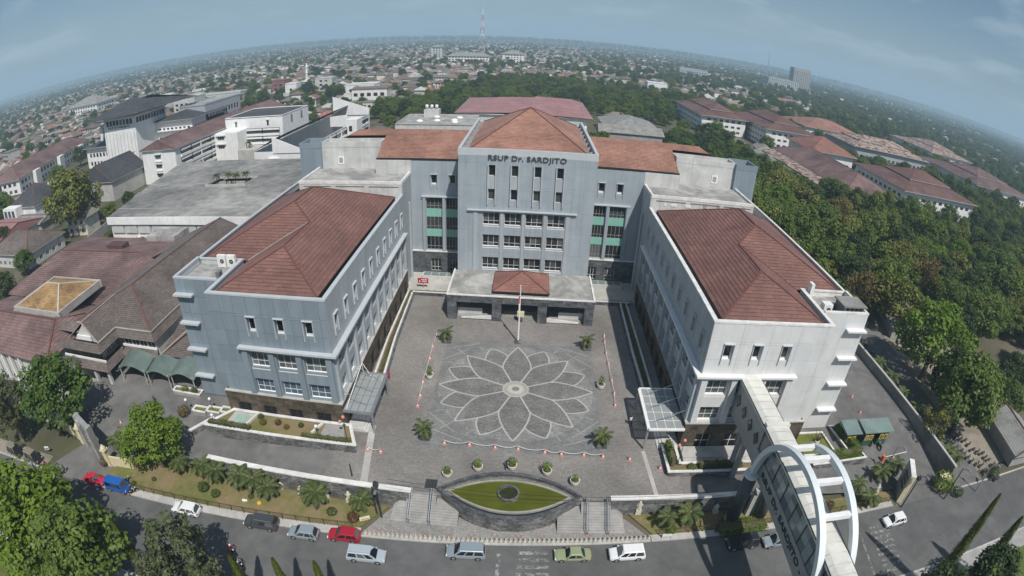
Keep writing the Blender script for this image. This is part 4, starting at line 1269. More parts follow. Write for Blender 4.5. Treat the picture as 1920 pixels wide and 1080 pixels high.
mb.build('parapet', 'white_cap', hosp)
mb = MB(); mb.box(PX0 + 0.25, PX1 - 0.25, PY0 + 0.25, YC - 0.07, 4.95, 5.12); mb.build('flat_roof', 'concrete_roof', hosp)
for x0, x1_ in ((-13.6, -11.9), (-5.25, -3.55), (3.2, 4.9), (11.9, 13.6)):
	mb = MB(); mb.box(x0, x1_, PY0 + 0.05, PY0 + 1.7, 0, 3.75); mb.build('pillar', 'stone_dark', hosp)
for x0 in (-13.6, 11.9):
	mb = MB(); mb.box(x0, x0 + 1.7, 27.0, 28.7, 0, 3.75); mb.build('pillar', 'stone_dark', hosp)
mb = MB(); mb.box(-11.8, 11.8, 30.9, YC - 0.1, 0, 3.75); mb.build('entrance_screen', 'pane_dark', hosp)
for s in (-1, 1):
	a, b = sorted((s * 5.6, s * 11.8))
	mb = MB(); a1, b1 = sorted((s * 7.2, s * 11.85)); mb.box(a1, b1, PY0 + 1.9, PY0 + 2.15, 0.3, 1.55); mb.build('low_wall', 'cream_wall', hosp)
	mb = MB()
	xa, xb = s * 5.0, s * 11.0
	poly = [(xa, PY0 + 0.3), (xb, PY0 + 0.3), (xb, PY0 + 1.0), (xa, PY0 + 1.0)]
	mb.prism(poly, 0, lambda x, y: 0.85 - 0.6 * (abs(x) - 5.0) / 6.0); mb.build('ramp_wall', 'stone_dark', hosp)
	mb = MB()
	mb.prism([(xa, PY0 + 0.28), (xb, PY0 + 0.28), (xb, PY0 + 0.6), (xa, PY0 + 0.6)], 0.2, lambda x, y: 1.02 - 0.6 * (abs(x) - 5.0) / 6.0); mb.build('ramp_coping', 'white_cap', hosp)
	mb = MB(); a1, b1 = sorted((s * 5.4, s * 11.85)); mb.box(a1, b1, PY0 + 1.05, 30.8, 0, 0.3); mb.build('portico_floor', 'concrete', hosp)
for i in range(5):
	mb = MB(); mb.box(-3.5, 3.15, PY0 + 1.6 + i * 0.34, 30.8, i * 0.15, (i + 1) * 0.15); mb.build('step', 'sidewalk', hosp)
q = MB()
ze, ap = 5.75, (-0.05, 25.9, 8.1)
c4 = [(-5.3, 21.6, ze), (5.15, 21.6, ze), (5.15, 30.2, ze), (-5.3, 30.2, ze)]
for i in range(4): roof_plane(q, [c4[i], c4[(i + 1) % 4], ap], 0.45, 0.06)
rf = q.build('roof', 'roof_red', hosp)
ridge_caps([(c, ap) for c in c4], 'ridge_cap', 'ridge_cap', rf, 0.2)
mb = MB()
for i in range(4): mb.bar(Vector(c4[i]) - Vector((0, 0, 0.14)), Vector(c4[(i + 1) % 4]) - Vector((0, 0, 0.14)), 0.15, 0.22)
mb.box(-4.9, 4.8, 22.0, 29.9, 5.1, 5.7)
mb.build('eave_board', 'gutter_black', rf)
# --- glazed side-entrance canopies hung from the wings
for s in (-1, 1):
	x0, x1_ = (-23.3, -19.2) if s < 0 else (18.2, 23.3)
	y0, y1_ = -13.0, -3.8
	mb = MB()
	for yy in (y0, y1_): mb.box(x0, x1_, yy - 0.14, yy + 0.14, 3.75, 4.05)
	xe = x1_ if s < 0 else x0
	mb.box(xe - 0.22, xe + 0.22, y0 + 0.14, y1_ - 0.14, 3.75, 4.05)
	for i in range(1, 5): mb.box(min(x0, x1_) + 0.1, max(x0, x1_) - 0.1, y0 + (y1_ - y0) * i / 5 - 0.06, y0 + (y1_ - y0) * i / 5 + 0.06, 3.8, 3.98)
	for i in range(1, 4): mb.box(x0 + (x1_ - x0) * i / 4 - 0.05, x0 + (x1_ - x0) * i / 4 + 0.05, y0 + 0.14, y1_ - 0.14, 3.82, 3.96)
	cf = mb.build('canopy_frame', 'steel' if s < 0 else 'white_paint', hosp)
	for i in range(5):
		for j in range(4):
			ya, yb_ = y0 + (y1_ - y0) * i / 5 + 0.07, y0 + (y1_ - y0) * (i + 1) / 5 - 0.07
			xa, xb = x0 + (x1_ - x0) * j / 4 + 0.06, x0 + (x1_ - x0) * (j + 1) / 4 - 0.06
			q = MB(); q.box(xa, xb, ya, yb_, 3.99, 4.02); q.build('canopy_pane', 'canopy_glass', cf)
	for yy in (y0 + 1.5, (y0 + y1_) / 2, y1_ - 1.5):
		mb = MB(); xw = -23.35 if s < 0 else 23.35
		mb.tube([(xw, yy, 6.2), (xe + (0.8 if s > 0 else -0.8), yy, 4.05)], 0.05, 6); mb.build('tie_rod', 'steel', hosp)
	for yy in (y0 + 0.3, y1_ - 0.3):
		mb = MB(); mb.box(xe - 0.12, xe + 0.12, yy - 0.12, yy + 0.12, 0, 3.75); mb.build('canopy_post', 'steel', hosp)
	mb = MB()
	for i in range(3): mb.box(*sorted((s * 23.3, s * (20.2 + 0.4 * i))), -12.6, -4.2, 0.16 * i, 0.16 * (i + 1))
	mb.build('entrance_steps', 'cream_wall', hosp)
flush_panels(hosp)
# white tripod bracing over the left canopy
mb = MB()
for a, b in (((-22.7, -4.2, 4.0), (-22.4, -5.0, 6.6)), ((-22.4, -5.0, 6.6), (-21.4, -4.6, 4.0)), ((-22.4, -5.0, 6.6), (-22.9, -12.6, 4.0))): mb.tube([a, b], 0.06, 6)
mb.build('canopy_brace', 'white_paint', hosp)
# lettering of the portico beam is weathered; only blurred marks can be made out
mb = MB()
for k_ in range(26):
	if k_ in (12, 13): continue
	x = -5.3 + k_ * 0.4
	h = 0.28 + 0.1 * random.random()
	mb.box(x, x + 0.08, PY0 - 0.03, PY0 - 0.004, 4.35, 4.35 + h); mb.box(x + 0.08, x + 0.24, PY0 - 0.03, PY0 - 0.004, 4.35 + h * random.choice((0, 0.4, 0.8)), 4.42 + h * 0.8)
mb.build('lettering', 'letter_gold', hosp)['kind'] = 'stuff'
# --- air-conditioning plant on the two terraces (things of their own)
def ac_unit(p, label, m='sign_white', w_=1.1, d=0.55, h=1.3, rz=0.0):
	t = thing('air_conditioner', label, 'air conditioner', p, rz, 'air conditioners on the wing terraces', world=False)
	q = MB(); q.box(-w_ / 2, w_ / 2, -d / 2, d / 2, 0.08, h); q.box(-w_ / 2 + 0.1, -w_ / 2 + 0.2, -d / 2, d / 2, 0, 0.08); q.box(w_ / 2 - 0.2, w_ / 2 - 0.1, -d / 2, d / 2, 0, 0.08); o = q.build('casing', m); o.parent = t
	q = MB(); q.tube([(0.1, -d / 2 - 0.03, h * 0.52), (0.1, -d / 2 + 0.05, h * 0.52)], 0.36, 16); o = q.build('fan_grille', 'dark_metal'); o.parent = t
	q = MB(); q.tube([(0.1, -d / 2 - 0.045, h * 0.52), (0.1, -d / 2 - 0.02, h * 0.52)], 0.13, 10); o = q.build('fan_hub', 'concrete'); o.parent = t
ac_unit((-44.6, -2.3, 19.6), 'white air conditioner on left wing terrace, nearer the outer wall', h=2.0, w_=1.5)
ac_unit((-42.9, -2.3, 19.6), 'white air conditioner on left wing terrace, nearer the tiled roof', h=2.0, w_=1.5)
ac_unit((-42.9, -6.3, 19.6), 'low grey air conditioner behind the left terrace parapet', 'steel', rz=pi / 2)
ac_unit((42.7, -2.0, 19.6), 'tall white air conditioner on right wing terrace beside the roof', h=2.3, rz=pi / 2)
ac_unit((43.0, -7.0, 19.6), 'white box air conditioner at front of right wing terrace', h=1.7, w_=1.5, d=1.2)
ac_unit((44.9, -5.6, 19.6), 'small silver air conditioner in the middle of right terrace', 'steel', h=1.0)
t = thing('plant_shed', 'grey flat-roofed plant shed on the corner of the right wing terrace', 'shed', (47.4, -6.6, 19.6))
mb = MB(); mb.box(45.5, 49.2, -8.2, -5.4, 19.6, 21.4); mb.build('wall', 'concrete_dark', t)
mb = MB(); mb.box(45.2, 49.5, -8.5, -5.1, 21.4, 21.6); mb.build('roof', 'roof_zinc', t)
for i in range(4):
	q = MB(); q.box(45.8 + i * 0.8, 46.4 + i * 0.8, -8.26, -8.2, 19.9, 21.2); q.build('louvre', 'black', t)
# ------------------------------------------------------------------ buildings around the hospital
OCC = [(-60, 51.5, -45, 72)]                   # ground already built on (x0, x1, y0, y1)
def rect(x0, x1, y0, y1): return [(x0, y0), (x1, y0), (x1, y1), (x0, y1)]
def faces_camera(a, b):
	d = Vector((b[0] - a[0], b[1] - a[1], 0)); n = d.cross(Vector((0, 0, 1)))
	mid = Vector(((a[0] + b[0]) / 2, (a[1] + b[1]) / 2, 0))
	return n.dot(Vector((CAM_POS.x, CAM_POS.y, 0)) - mid) > 0
def walls(parent, R, z0, z1, m, rows=(), ww=1.8, pitch=3.6, fm='sign_white', gm='pane_dark', cols=2, depth=0.15, name='wall', skip=(), margin=1.0):
	"""outer walls of a rectangle; rows of windows (v0, v1 above z0) on the sides turned to the camera"""
	mb = MB()
	todo = []
	for i in range(4):
		if i in skip: continue
		a, b = R[i], R[(i + 1) % 4]
		O = Vector((a[0], a[1], z0)); U = Vector((b[0] - a[0], b[1] - a[1], 0)); W = U.length
		ops = []
		if rows and faces_camera(a, b):
			n = max(1, int((W - 2 * margin) / pitch))
			st = (W - n * pitch) / 2
			for v0, v1 in rows:
				for k in range(n):
					u0 = st + k * pitch + (pitch - ww) / 2
					ops.append((u0, v0, u0 + ww, v1))
		wall_face(mb, O, U, W, z1 - z0, ops, depth + 0.1)
		for o in ops: todo.append((O, U.normalized(), o))
	w_ = mb.build(name, m, parent)
	for O, U, o in todo: put_window(parent, O, U, o[0], o[1], o[2] - o[0], o[3] - o[1], cols, 1, fm, gm, depth, fw=0.08)
	return w_
def hip_part(parent, R, ze, zr, m, over=1.0, course=0.5, inset=None, cap='ridge_cap', step=0.05):
	c = Vector((sum(p[0] for p in R) / 4, sum(p[1] for p in R) / 4))
	A = []
	for i in range(4):
		p, q, r_ = Vector(R[i - 1]), Vector(R[i]), Vector(R[(i + 1) % 4])
		A.append(q + (q - p).normalized() * over + (q - r_).normalized() * over)
	pl, lines = hip_planes(*A, ze, zr=zr, inset=inset)
	q = MB()
	for p in pl: roof_plane(q, p, course, step)
	rf = q.build('roof', m, parent)
	if cap: ridge_caps(lines, 'ridge_cap', cap, rf, 0.3)
	mb = MB(); mb.prism([(p.x, p.y) for p in A], ze - 0.3, ze - 0.02); mb.build('eave_board', 'concrete_pale', rf)
	return rf
def flat_part(parent, R, z, m='roof_asphalt', ph=0.6, pm='white_wall', th=0.35):
	mb = MB(); mb.prism(R, z - 0.3, z, bottom=False); mb.build('flat_roof', m, parent)
	for i in range(4):
		a, b = Vector(R[i]), Vector(R[(i + 1) % 4])
		d = (b - a).normalized(); n = Vector((d.y, -d.x))
		c = (a + b) / 2 - n * (th / 2 - 0.02 * (i % 2))
		q = MB(); q.obox((c.x, c.y, z + ph / 2), Vector((d.x, d.y, 0)) * ((b - a).length / 2 + (0.03 if i % 2 == 0 else -th)), Vector((n.x, n.y, 0)) * th / 2, (0, 0, ph / 2 + 0.02)); q.build('parapet', pm, parent)
# --- campus blocks with dark red roofs among the trees on the right
def campus(name, label, R, ze, zr, rows, tier=True, m='roof_campus', wm='white_wall', z0=-2.0, gm='pane_dark', over=2.0, ww=2.6, pitch=4.4):
	x0, x1, y0, y1 = R
	OCC.append((x0 - 6, x1 + 6, y0 - 6, y1 + 6))
	t = thing(name, label, 'building', ((x0 + x1) / 2, (y0 + y1) / 2, z0), group='red-roofed campus buildings')
	RR = rect(*R)
	walls(t, RR, z0, ze, wm, rows, ww, pitch, 'concrete', gm, 3)
	if tier:
		zm = ze + (zr - ze) * 0.42
		w_ = min(x1 - x0, y1 - y0)
		ins = w_ * 0.25
		# skirt roof and the raised main roof with a dark clerestory slot between
		A = [Vector((p[0], p[1], ze)) for p in rect(x0 - over, x1 + over, y0 - over, y1 + over)]
		B = [Vector((p[0], p[1], zm)) for p in rect(x0 + ins, x1 - ins, y0 + ins, y1 - ins)]
		q = MB()
		for i in range(4): roof_plane(q, [A[i], A[(i + 1) % 4], B[(i + 1) % 4], B[i]], 0.6, 0.05)
		rf = q.build('skirt_roof', m, t)
		ridge_caps([(A[i], B[i]) for i in range(4)], 'ridge_cap', 'ridge_cap', rf, 0.35)
		mb = MB(); mb.prism([(p.x, p.y) for p in B], zm - 0.3, zm + 0.55, bottom=False); mb.build('clerestory', 'black', t)
		hip_part(t, rect(x0 + ins, x1 - ins, y0 + ins, y1 - ins), zm + 0.55, zr, m, 0.9, 0.6)
		mb = MB(); mb.prism([(p.x, p.y) for p in A], ze - 0.35, ze - 0.02); mb.build('eave_board', 'concrete_pale', rf)
	else:
		hip_part(t, RR, ze, zr, m, over, 0.6)
	return t
campus('campus_hall', 'long white campus hall with two-tier dark red roof, farthest left of the red-roofed blocks', (113, 145, 284, 352), 10, 17.5, [(1.5, 3.2), (5.0, 6.6), (8.6, 10.4)])
campus('campus_hall', 'tall white three-storey block with red roof and patched skylight strip beside the long hall', (149, 186, 256, 322), 10.5, 18, [(1.5, 3.0), (5.0, 6.5), (8.8, 10.4)])
campus('campus_pavilion', 'square pavilion with plain red pyramid roof among campus trees', (158, 188, 209, 240), 8.5, 15.5, [(2.5, 5.0)], False, 'roof_red')
t = campus('campus_workshop', 'long low campus shed with maroon ridge roof and peeling pale lower slope', (133, 160, 128, 206), 6.6, 12.5, [(2.0, 4.5)], False, 'roof_maroon')
q = MB(); roof_plane(q, [(123.5, 206, 5.0), (123.5, 126, 5.0), (131.5, 128, 6.4), (131.5, 204, 6.4)], 0.6, 0.05); q.build('lower_slope', 'roof_flaked', t)
q = MB(); roof_plane(q, [(117.5, 206, 3.9), (117.5, 126, 3.9), (122.8, 126, 4.7), (122.8, 206, 4.7)], 0.6, 0.05); q.build('lean_to_roof', 'roof_zinc', t)
t = campus('campus_hall', 'broad campus hall with mottled two-tier red roof and white side walls, nearest the right edge', (178, 232, 142, 190), 8.5, 16, [(1.5, 3.2), (6.0, 7.6)])
q = MB(); roof_plane(q, [(221.5, 160.2, 13.02), (221.5, 171, 13.02), (214.8, 171.5, 15.45), (214.8, 160.7, 15.45)], 0.6, 0.05); q.build('flaked_tiles', 'roof_flaked', t)
campus('campus_hall', 'long two-tier mottled maroon roof over pale blue campus walls behind the pyramid roof', (224, 298, 264, 308), 8.5, 15, [(2.0, 5.0)], True, 'roof_flaked', 'panel_grey')
campus('campus_pavilion', 'orange-red hip roof of a low campus pavilion behind the three-storey block', (228, 288, 350, 396), 6, 13, [(2.0, 4.0)], False, 'roof_brick')
campus('campus_hall', 'distant campus hall with pale worn tile roof beyond the mottled maroon roof', (384, 448, 356, 430), 7, 15, [(2.0, 4.5)], True, 'roof_flaked')
campus('campus_hall', 'wide brownish campus roof at the far right edge behind dark trees', (318, 398, 222, 300), 7, 15, [(2.0, 4.5)], True, 'roof_maroon')
# --- block with a pink metal roof behind the centre
OCC.append((-48, 45, 208, 320))
t = thing('clinic_building', 'low white building with a pink metal roof behind the central hospital block', 'building', (-4, 250, -2))
walls(t, rect(-38, 30, 224, 290), -2, 8.2, 'white_wall', [(1.2, 2.9), (5.2, 7.2)], 5.2, 6.0, 'concrete', 'pane_dark', 4)
q = MB()
for pl in ([(-41, 221, 8.6), (-8, 221, 9.6), (2, 262, 14.5), (-20, 262, 13.0)], [(-8, 221, 9.6), (33, 221, 8.6), (24, 262, 14.0), (2, 262, 14.5)], [(33, 221, 8.6), (33, 293, 8.6), (24, 262, 14.0)], [(-41, 293, 8.6), (-41, 221, 8.6), (-20, 262, 13.0)], [(-41, 293, 8.6), (33, 293, 8.6), (24, 262, 14.0), (-20, 262, 13.0)]):
	roof_plane(q, pl, 8.0, 0.05)
rf = q.build('roof', 'roof_pinkmetal', t)
mb = MB(); mb.prism(rect(-40.5, 32.5, 221.5, 292.5), 8.15, 8.5, bottom=True); mb.build('eave_board', 'white_wall', rf)
mb = MB(); mb.box(-40, -12, 222.4, 223.9, 2.4, 3.6); mb.box(-12, 30, 222.8, 223.9, 2.4, 3.6); mb.build('balcony_band', 'white_wall', t)
OCC.append((38, 76, 222, 280))
t = thing('grey_roofed_hall', 'low hall with a broad pale grey roof between trees, right of the pink roof', 'building', (56, 245, -2))
walls(t, rect(42, 72, 228, 268), -2, 3.5, 'white_wall', [(1.0, 3.0)], 2.5, 4)
hip_part(t, rect(42, 72, 228, 268), 3.5, 8.5, 'roof_zinc', 1.5, 0.9, cap=None)
OCC.append((28, 66, 172, 200))
t = thing('corrugated_shed', 'long corrugated grey shed roof showing just above the right rear roof', 'shed', (46, 186, -2))
walls(t, rect(32, 62, 182, 194), -2, 9.3, 'concrete', [(6, 8)], 2, 4)
hip_part(t, rect(32, 62, 182, 194), 9.3, 12.0, 'roof_zinc', 0.8, 0.9, inset=0.3, cap=None)
OCC.append((-66, -24, 170, 212))
t = thing('service_building', 'flat-roofed service building with white domed skylights behind the left rear roof', 'building', (-44, 190, -2))
walls(t, rect(-62, -26, 176, 206), -2, 9.5, 'cream_wall', [(1.5, 3.5), (6, 8)], 2, 4)
flat_part(t, rect(-62, -26, 176, 206), 9.5, 'concrete_roof', 0.5, 'concrete_pale')
for x, y in ((-44.0, 186), (-36, 188), (-35, 182), (-52, 184), (-34.5, 196), (-46, 197)):
	q = MB(); q.lathe([(1.7, 0), (1.7, 0.5), (1.3, 0.95), (0.6, 1.15), (0.05, 1.2)], 14, (x, y, 9.5)); q.build('skylight_dome', 'white_paint', t, True)
mb = MB(); mb.box(-53, -45.5, 199, 205, 9.5, 13.2); mb.build('tank_house', 'cream_wall', t)
for i, x in enumerate((-52.0, -49.5, -47.0)):
	w_ = thing('water_tank', 'white water tank on the service roof, %s of three' % ('left', 'middle', 'right')[i], 'water tank', (x, 202, 13.2), group='white roof tanks', world=False)
	q = MB(); q.lathe([(0.8, 0.5), (0.82, 1.9), (0.6, 2.2), (0.15, 2.35)], 14); q.build('tank', 'sign_white', None, True).parent = w_
	q = MB()
	for a in range(4): q.cyl(0.55 * cos(a * pi / 2), 0.55 * sin(a * pi / 2), 0, 0.55, 0.05, seg=6)
	q.box(-0.6, 0.6, -0.6, 0.6, 0.45, 0.52); q.build('stand', 'steel').parent = w_
# --- white ward blocks on the left
OCC.append((-170, -80, 112, 245))
def corridor(parent, O, U, W, zs, depth=1.6, m='white_wall'):
	"""open gallery storeys: a flat dark sheet stands in for the shaded depth behind white balcony bands and slim posts"""
	U = Vector(U).normalized(); Nn = U.cross(Vector((0, 0, 1)))
	for z0, z1 in zs:
		c = Vector(O) + U * (W / 2)
		q = MB(); q.obox((c.x + Nn.x * 0.35, c.y + Nn.y * 0.35, z0 + 0.55), U * (W / 2), Nn * 0.35, (0, 0, 0.55)); q.build('gallery_band', m, parent)
		q = MB(); q.obox((c.x + Nn.x * 0.03, c.y + Nn.y * 0.03, (z0 + 1.1 + z1) / 2), U * (W / 2), Nn * 0.03, (0, 0, (z1 - z0 - 1.1) / 2 - 0.01)); q.build('gallery_shadow', 'pane_dark', parent)  # dark sheet laid on the wall, its colour gives the gallery's shade
		q = MB(); q.obox((c.x + Nn.x * 0.5, c.y + Nn.y * 0.5, z1 - 0.62), U * (W / 2), Nn * 0.06, (0, 0, 0.42)); q.build('sun_screen', m, parent)
		n = int(W / 7)
		for k in range(1, n):
			p = Vector(O) + U * (W * k / n)
			q = MB(); q.obox((p.x + Nn.x * 0.45, p.y + Nn.y * 0.45, (z0 + z1) / 2), U * 0.18, Nn * 0.25, (0, 0, (z1 - z0) / 2 - 0.02)); q.build('gallery_post', 'black' if k % 2 else m, parent)
t = thing('ward_block', 'white three-storey ward block with open galleries and a long dark red roof', 'building', (-155, 170, -2))
R = rect(-165, -145.5, 120, 232)
walls(t, R, -2, 13.2, 'white_wall', [], skip=())
for z in (1.2, 5.2, 9.3):
	q = MB(); q.box(-157.5, -153.6, 119.3, 119.98, z - 1.4, z - 1.0); q.build('ledge', 'white_wall', t)
	q = MB(); q.box(-157.5, -153.6, 119.4, 119.98, z + 1.75, z + 2.3); q.build('sun_screen', 'white_wall', t)
	put_window(t, (-157.2, 119.9, z), (1, 0, 0), 0, 0, 3.2, 1.7, 3, 1, 'concrete', 'pane_dark', 0.0)
corridor(t, (-145.5, 124, 0), (0, 1, 0), 40, [(0.5, 4.2), (4.5, 8.2), (8.5, 12.2)])
hip_part(t, R, 13.3, 17.2, 'roof_maroon', 0.9, 0.6, inset=0.5)
t = thing('ward_block', 'plain white ward block with flat dark roof beside the galleried block', 'building', (-130, 178, -2))
R = rect(-145, -113, 163, 194)
walls(t, R, -2, 17.2, 'white_wall', [])
flat_part(t, R, 17.2, 'roof_asphalt', 0.35, 'white_wall')
for x in (-139.3, -121.5):
	put_window(t, (x, 162.95, 13.0), (1, 0, 0), 0, 0, 1.1, 2.4, 1, 2, 'concrete', 'pane_dark', 0.0)
	q = MB(); q.box(x - 0.2, x + 1.4, 162.5, 162.98, 15.6, 16.0); q.build('window_hood', 'white_wall', t)
for k, y in enumerate((172, 184)):
	put_window(t, (-112.95, y, 12.5), (0, 1, 0), 0, 0, 2.2, 3.8, 2, 1, 'concrete', 'pane_grey', 0.0)
q = MB(); q.box(-145, -132, 152, 163, -2, 12.3); q.build('stair_wing', 'white_wall', t)
corridor(t, (-131.8, 160.9, 0), (1, 0, 0), 18, [(4.5, 8.2), (8.5, 12.2)])
for z in (5.2, 9.3):
	put_window(t, (-143.2, 151.9, z), (1, 0, 0), 0, 0, 3.6, 1.7, 3, 1, 'concrete', 'pane_dark', 0.0)
	q = MB(); q.box(-144, -138.6, 151.2, 151.98, z + 1.8, z + 2.4); q.build('sun_screen', 'white_wall', t)
q = MB(); q.box(-131.5, -114, 150, 161, -2, 4.2); q.build('entrance_wing', 'concrete_pale', t)
# saw-roofed white block
t = thing('ward_block', 'white ward block with saw-tooth dark roofs and triangular fin walls', 'building', (-92, 158, -2))
R = rect(-104.5, -84, 118, 208)
walls(t, R, -2, 10.2, 'white_wall', [])
put_window(t, (-97.5, 117.95, 5.2), (1, 0, 0), 0, 0, 3.2, 1.6, 3, 1, 'concrete', 'pane_dark', 0.0)
q = MB(); q.box(-98, -93.6, 117.2, 117.98, 7.0, 7.7); q.build('sun_screen', 'white_wall', t)
q = MB(); q.box(-98, -93.6, 117.3, 117.98, 4.4, 5.0); q.build('ledge', 'white_wall', t)
corridor(t, (-84, 120, 0), (0, 1, 0), 85, [(1.0, 5.0), (5.2, 9.6)])
for x0, x1_, y0, y1_, zl, zh in ((-104.3, -95.5, 118.3, 207.5, 10.6, 15.0), (-95.5, -84.2, 118.3, 207.5, 15.0, 10.7)):
	q = MB(); roof_plane(q, [(x0, y0, zl), (x0, y1_, zl), (x1_, y1_, zh), (x1_, y0, zh)], 0.9, 0.03); q.build('roof', 'roof_asphalt', t)
def fin(parent, pts, th=(0, 0.45, 0)):
	P_ = [Vector(p) for p in pts]; d = Vector(th)
	q = MB(); q.face(P_); q.face([p + d for p in reversed(P_)])
	for i in range(len(P_)): q.face([P_[i], P_[i] + d, P_[(i + 1) % len(P_)] + d, P_[(i + 1) % len(P_)]])
	q.build('fin_wall', 'white_wall', parent)
fin(t, [(-96.0, 117.7, 9.5), (-84.0, 117.7, 9.5), (-84.0, 117.7, 11.1), (-96.0, 117.7, 15.8)])
fin(t, [(-92.5, 172, 9.5), (-84.0, 172, 9.5), (-84.0, 172, 15.0), (-92.5, 172, 14.2)])
fin(t, [(-104.3, 207.6, 9.5), (-84.0, 207.6, 9.5), (-84.0, 207.6, 13.0), (-104.3, 207.6, 19.5)])
q = MB(); q.box(-84, -78.5, 170, 178, -2, 13.0); q.build('stair_wing', 'white_wall', t)
put_window(t, (-82.5, 169.95, 7.5), (1, 0, 0), 0, 0, 1.6, 2.6, 1, 2, 'concrete', 'pane_dark', 0.0)
# flat-roofed wing in front of them, stained concrete roof with a planted light well
OCC.append((-142, -62, 42, 116))
t = thing('flat_roofed_wing', 'low white wing with a huge stained flat concrete roof left of the hospital', 'building', (-100, 78, -2))
hx0, hx1, hy0, hy1 = -100.5, -85.5, 76.5, 85
outer = [(-121, 48.5), (-62, 48.5), (-62, 110), (-136.5, 112)]
mb = MB()
for poly in ([(-121, 48.5), (-62, 48.5), (-62, hy0), (-127.8, hy0)], [(-127.8, hy0), (hx0, hy0), (hx0, hy1), (-129.9, hy1)], [(hx1, hy0), (-62, hy0), (-62, hy1), (hx1, hy1)], [(-129.9, hy1), (-62, hy1), (-62, 110), (-136.5, 112)]):
	mb.prism(poly, 8.2, 9.0)
mb.build('flat_roof', 'roof_stained', t)
mb = MB()
wall_face(mb, (-120.5, 49.0, -2), (1, 0, 0), 58, 10.2, [(10 + i * 1.95, 3.9, 11.6 + i * 1.95, 4.9) for i in range(8)], 0.3)
mb.face([(-120.5, 49.0, -2), (-136, 111.5, -2), (-136, 111.5, 8.2), (-120.5, 49.0, 8.2)])
mb.build('wall', 'white_wall', t)
for i in range(8): put_window(t, (-120.5, 49.0, -2), (1, 0, 0), 10 + i * 1.95, 3.9, 1.6, 1.0, 2, 1, 'sign_white', 'pane_dark', 0.2)
mb = MB(); mb.obox((-91.5, 48.3, 8.0), (29.7, 0, 0), (0, 0.2, 0), (0, 0, 1.1)); mb.build('fascia', 'white_wall', t)
for i in range(9):
	q = MB(); q.box(-119.8 + i * 5.6, -114.7 + i * 5.6, 48.55, 48.98, 4.2, 6.6); q.build('sun_screen', 'cream_wall', t)
mb = MB(); mb.box(-118.5, -70, 47.9, 48.98, 0.2, 1.7); mb.build('lower_band', 'terracotta', t)
for i in range(4):
	q = MB(); q.box(-109.4 + i * 3.1, -108.4 + i * 3.1, 48.2, 48.95, 2.5, 3.2); q.build('window_unit', 'sign_white', t)
for i, (a, b) in enumerate(((( -94.0, 48.6), (-100, 111)), ((-122.8, 56), (-62, 55.0)), ((-128.5, 79.5), (-101, 79.5)))):
	q = MB(); q.bar((a[0], a[1], 9.06), (b[0], b[1], 9.06), 0.35, 0.12); q.build('roof_upstand', 'concrete', t)
mb = MB()
for q_ in ((hx0 - .3, hx1 + .3, hy0 - .3, hy0), (hx0 - .3, hx1 + .3, hy1, hy1 + .3), (hx0 - .3, hx0, hy0, hy1), (hx1, hx1 + .3, hy0, hy1)): mb.box(*q_, 6, 9.7)
mb.build('light_well_wall', 'concrete_pale', t)
# tower block with a wide dark roof
OCC.append((-300, -172, 140, 230))
t = thing('tower_block', 'pale tower block with a sweeping dark hip roof and lower winged storeys', 'building', (-210, 170, -2))
R = rect(-222, -197.5, 154, 182)
walls(t, R, -2, 25.5, 'white_wall', [(23.2, 26.2)], 2.2, 2.6, 'sign_white', 'pane_dark', 1, skip=())
for i in range(9):
	q = MB(); q.box(-220.8 + i * 2.75, -220.7 + i * 2.75, 153.9, 153.98, 0, 17); q.build('wall_groove', 'seam', t)
me = upright(text_mesh('lettering', 'RSUP Dr SARDJITO', 1.6, 'letter', 0.06, 0.02), 17.0, 1.5); letters(me, (-218.5, 153.9, 19.4), 0.0, t)
q = MB()
for pl in ([(-232, 149, 25.4), (-193, 149, 26.6), (-199, 172, 32.0), (-222, 180, 32.5)], [(-193, 149, 26.6), (-186, 200, 27.0), (-199, 172, 32.0)], [(-186, 200, 27.0), (-234, 200, 26), (-222, 180, 32.5), (-199, 172, 32.0)], [(-234, 200, 26), (-232, 149, 25.4), (-222, 180, 32.5)]):
	roof_plane(q, pl, 0.9, 0.05)
q.build('roof', 'roof_slate', t)
R = rect(-197.5, -172, 172, 205); walls(t, R, -2, 17.5, 'white_wall', [(9.0, 11.2), (13.8, 16.2), (4.4, 6.6)], 1.8, 2.9, 'sign_white', 'pane_dark', 1, skip=(3,))
hip_part(t, R, 18.2, 21.5, 'roof_slate', 2.2, 0.8, cap=None)
for z in (7.6, 12.6):
	q = MB(); q.box(-197, -171.2, 169.6, 171.9, z, z + 0.5); q.build('ledge', 'white_wall', t)
R = rect(-190, -172, 186, 225); walls(t, R, -2, 22.5, 'panel_grey', [(17.5, 20.5)], 2.2, 3.2, 'sign_white', 'pane_dark', 1)
flat_part(t, R, 22.5, 'concrete_roof', 0.8, 'panel_grey')
R = rect(-246, -222, 160, 184); walls(t, R, -2, 9.5, 'white_wall', [(1.5, 3.8), (6.2, 8.6)], 1.8, 2.9, 'sign_white', 'pane_dark', 1)
hip_part(t, R, 10.2, 13.5, 'roof_slate', 2.0, 0.8, cap=None)
R = rect(-238, -222, 166, 186); walls(t, R, 10, 19, 'white_wall', [(1.5, 3.5), (5.5, 7.8)], 1.8, 2.9, 'sign_white', 'pane_dark', 1)
hip_part(t, R, 19, 22, 'roof_slate', 1.6, 0.8, cap=None)
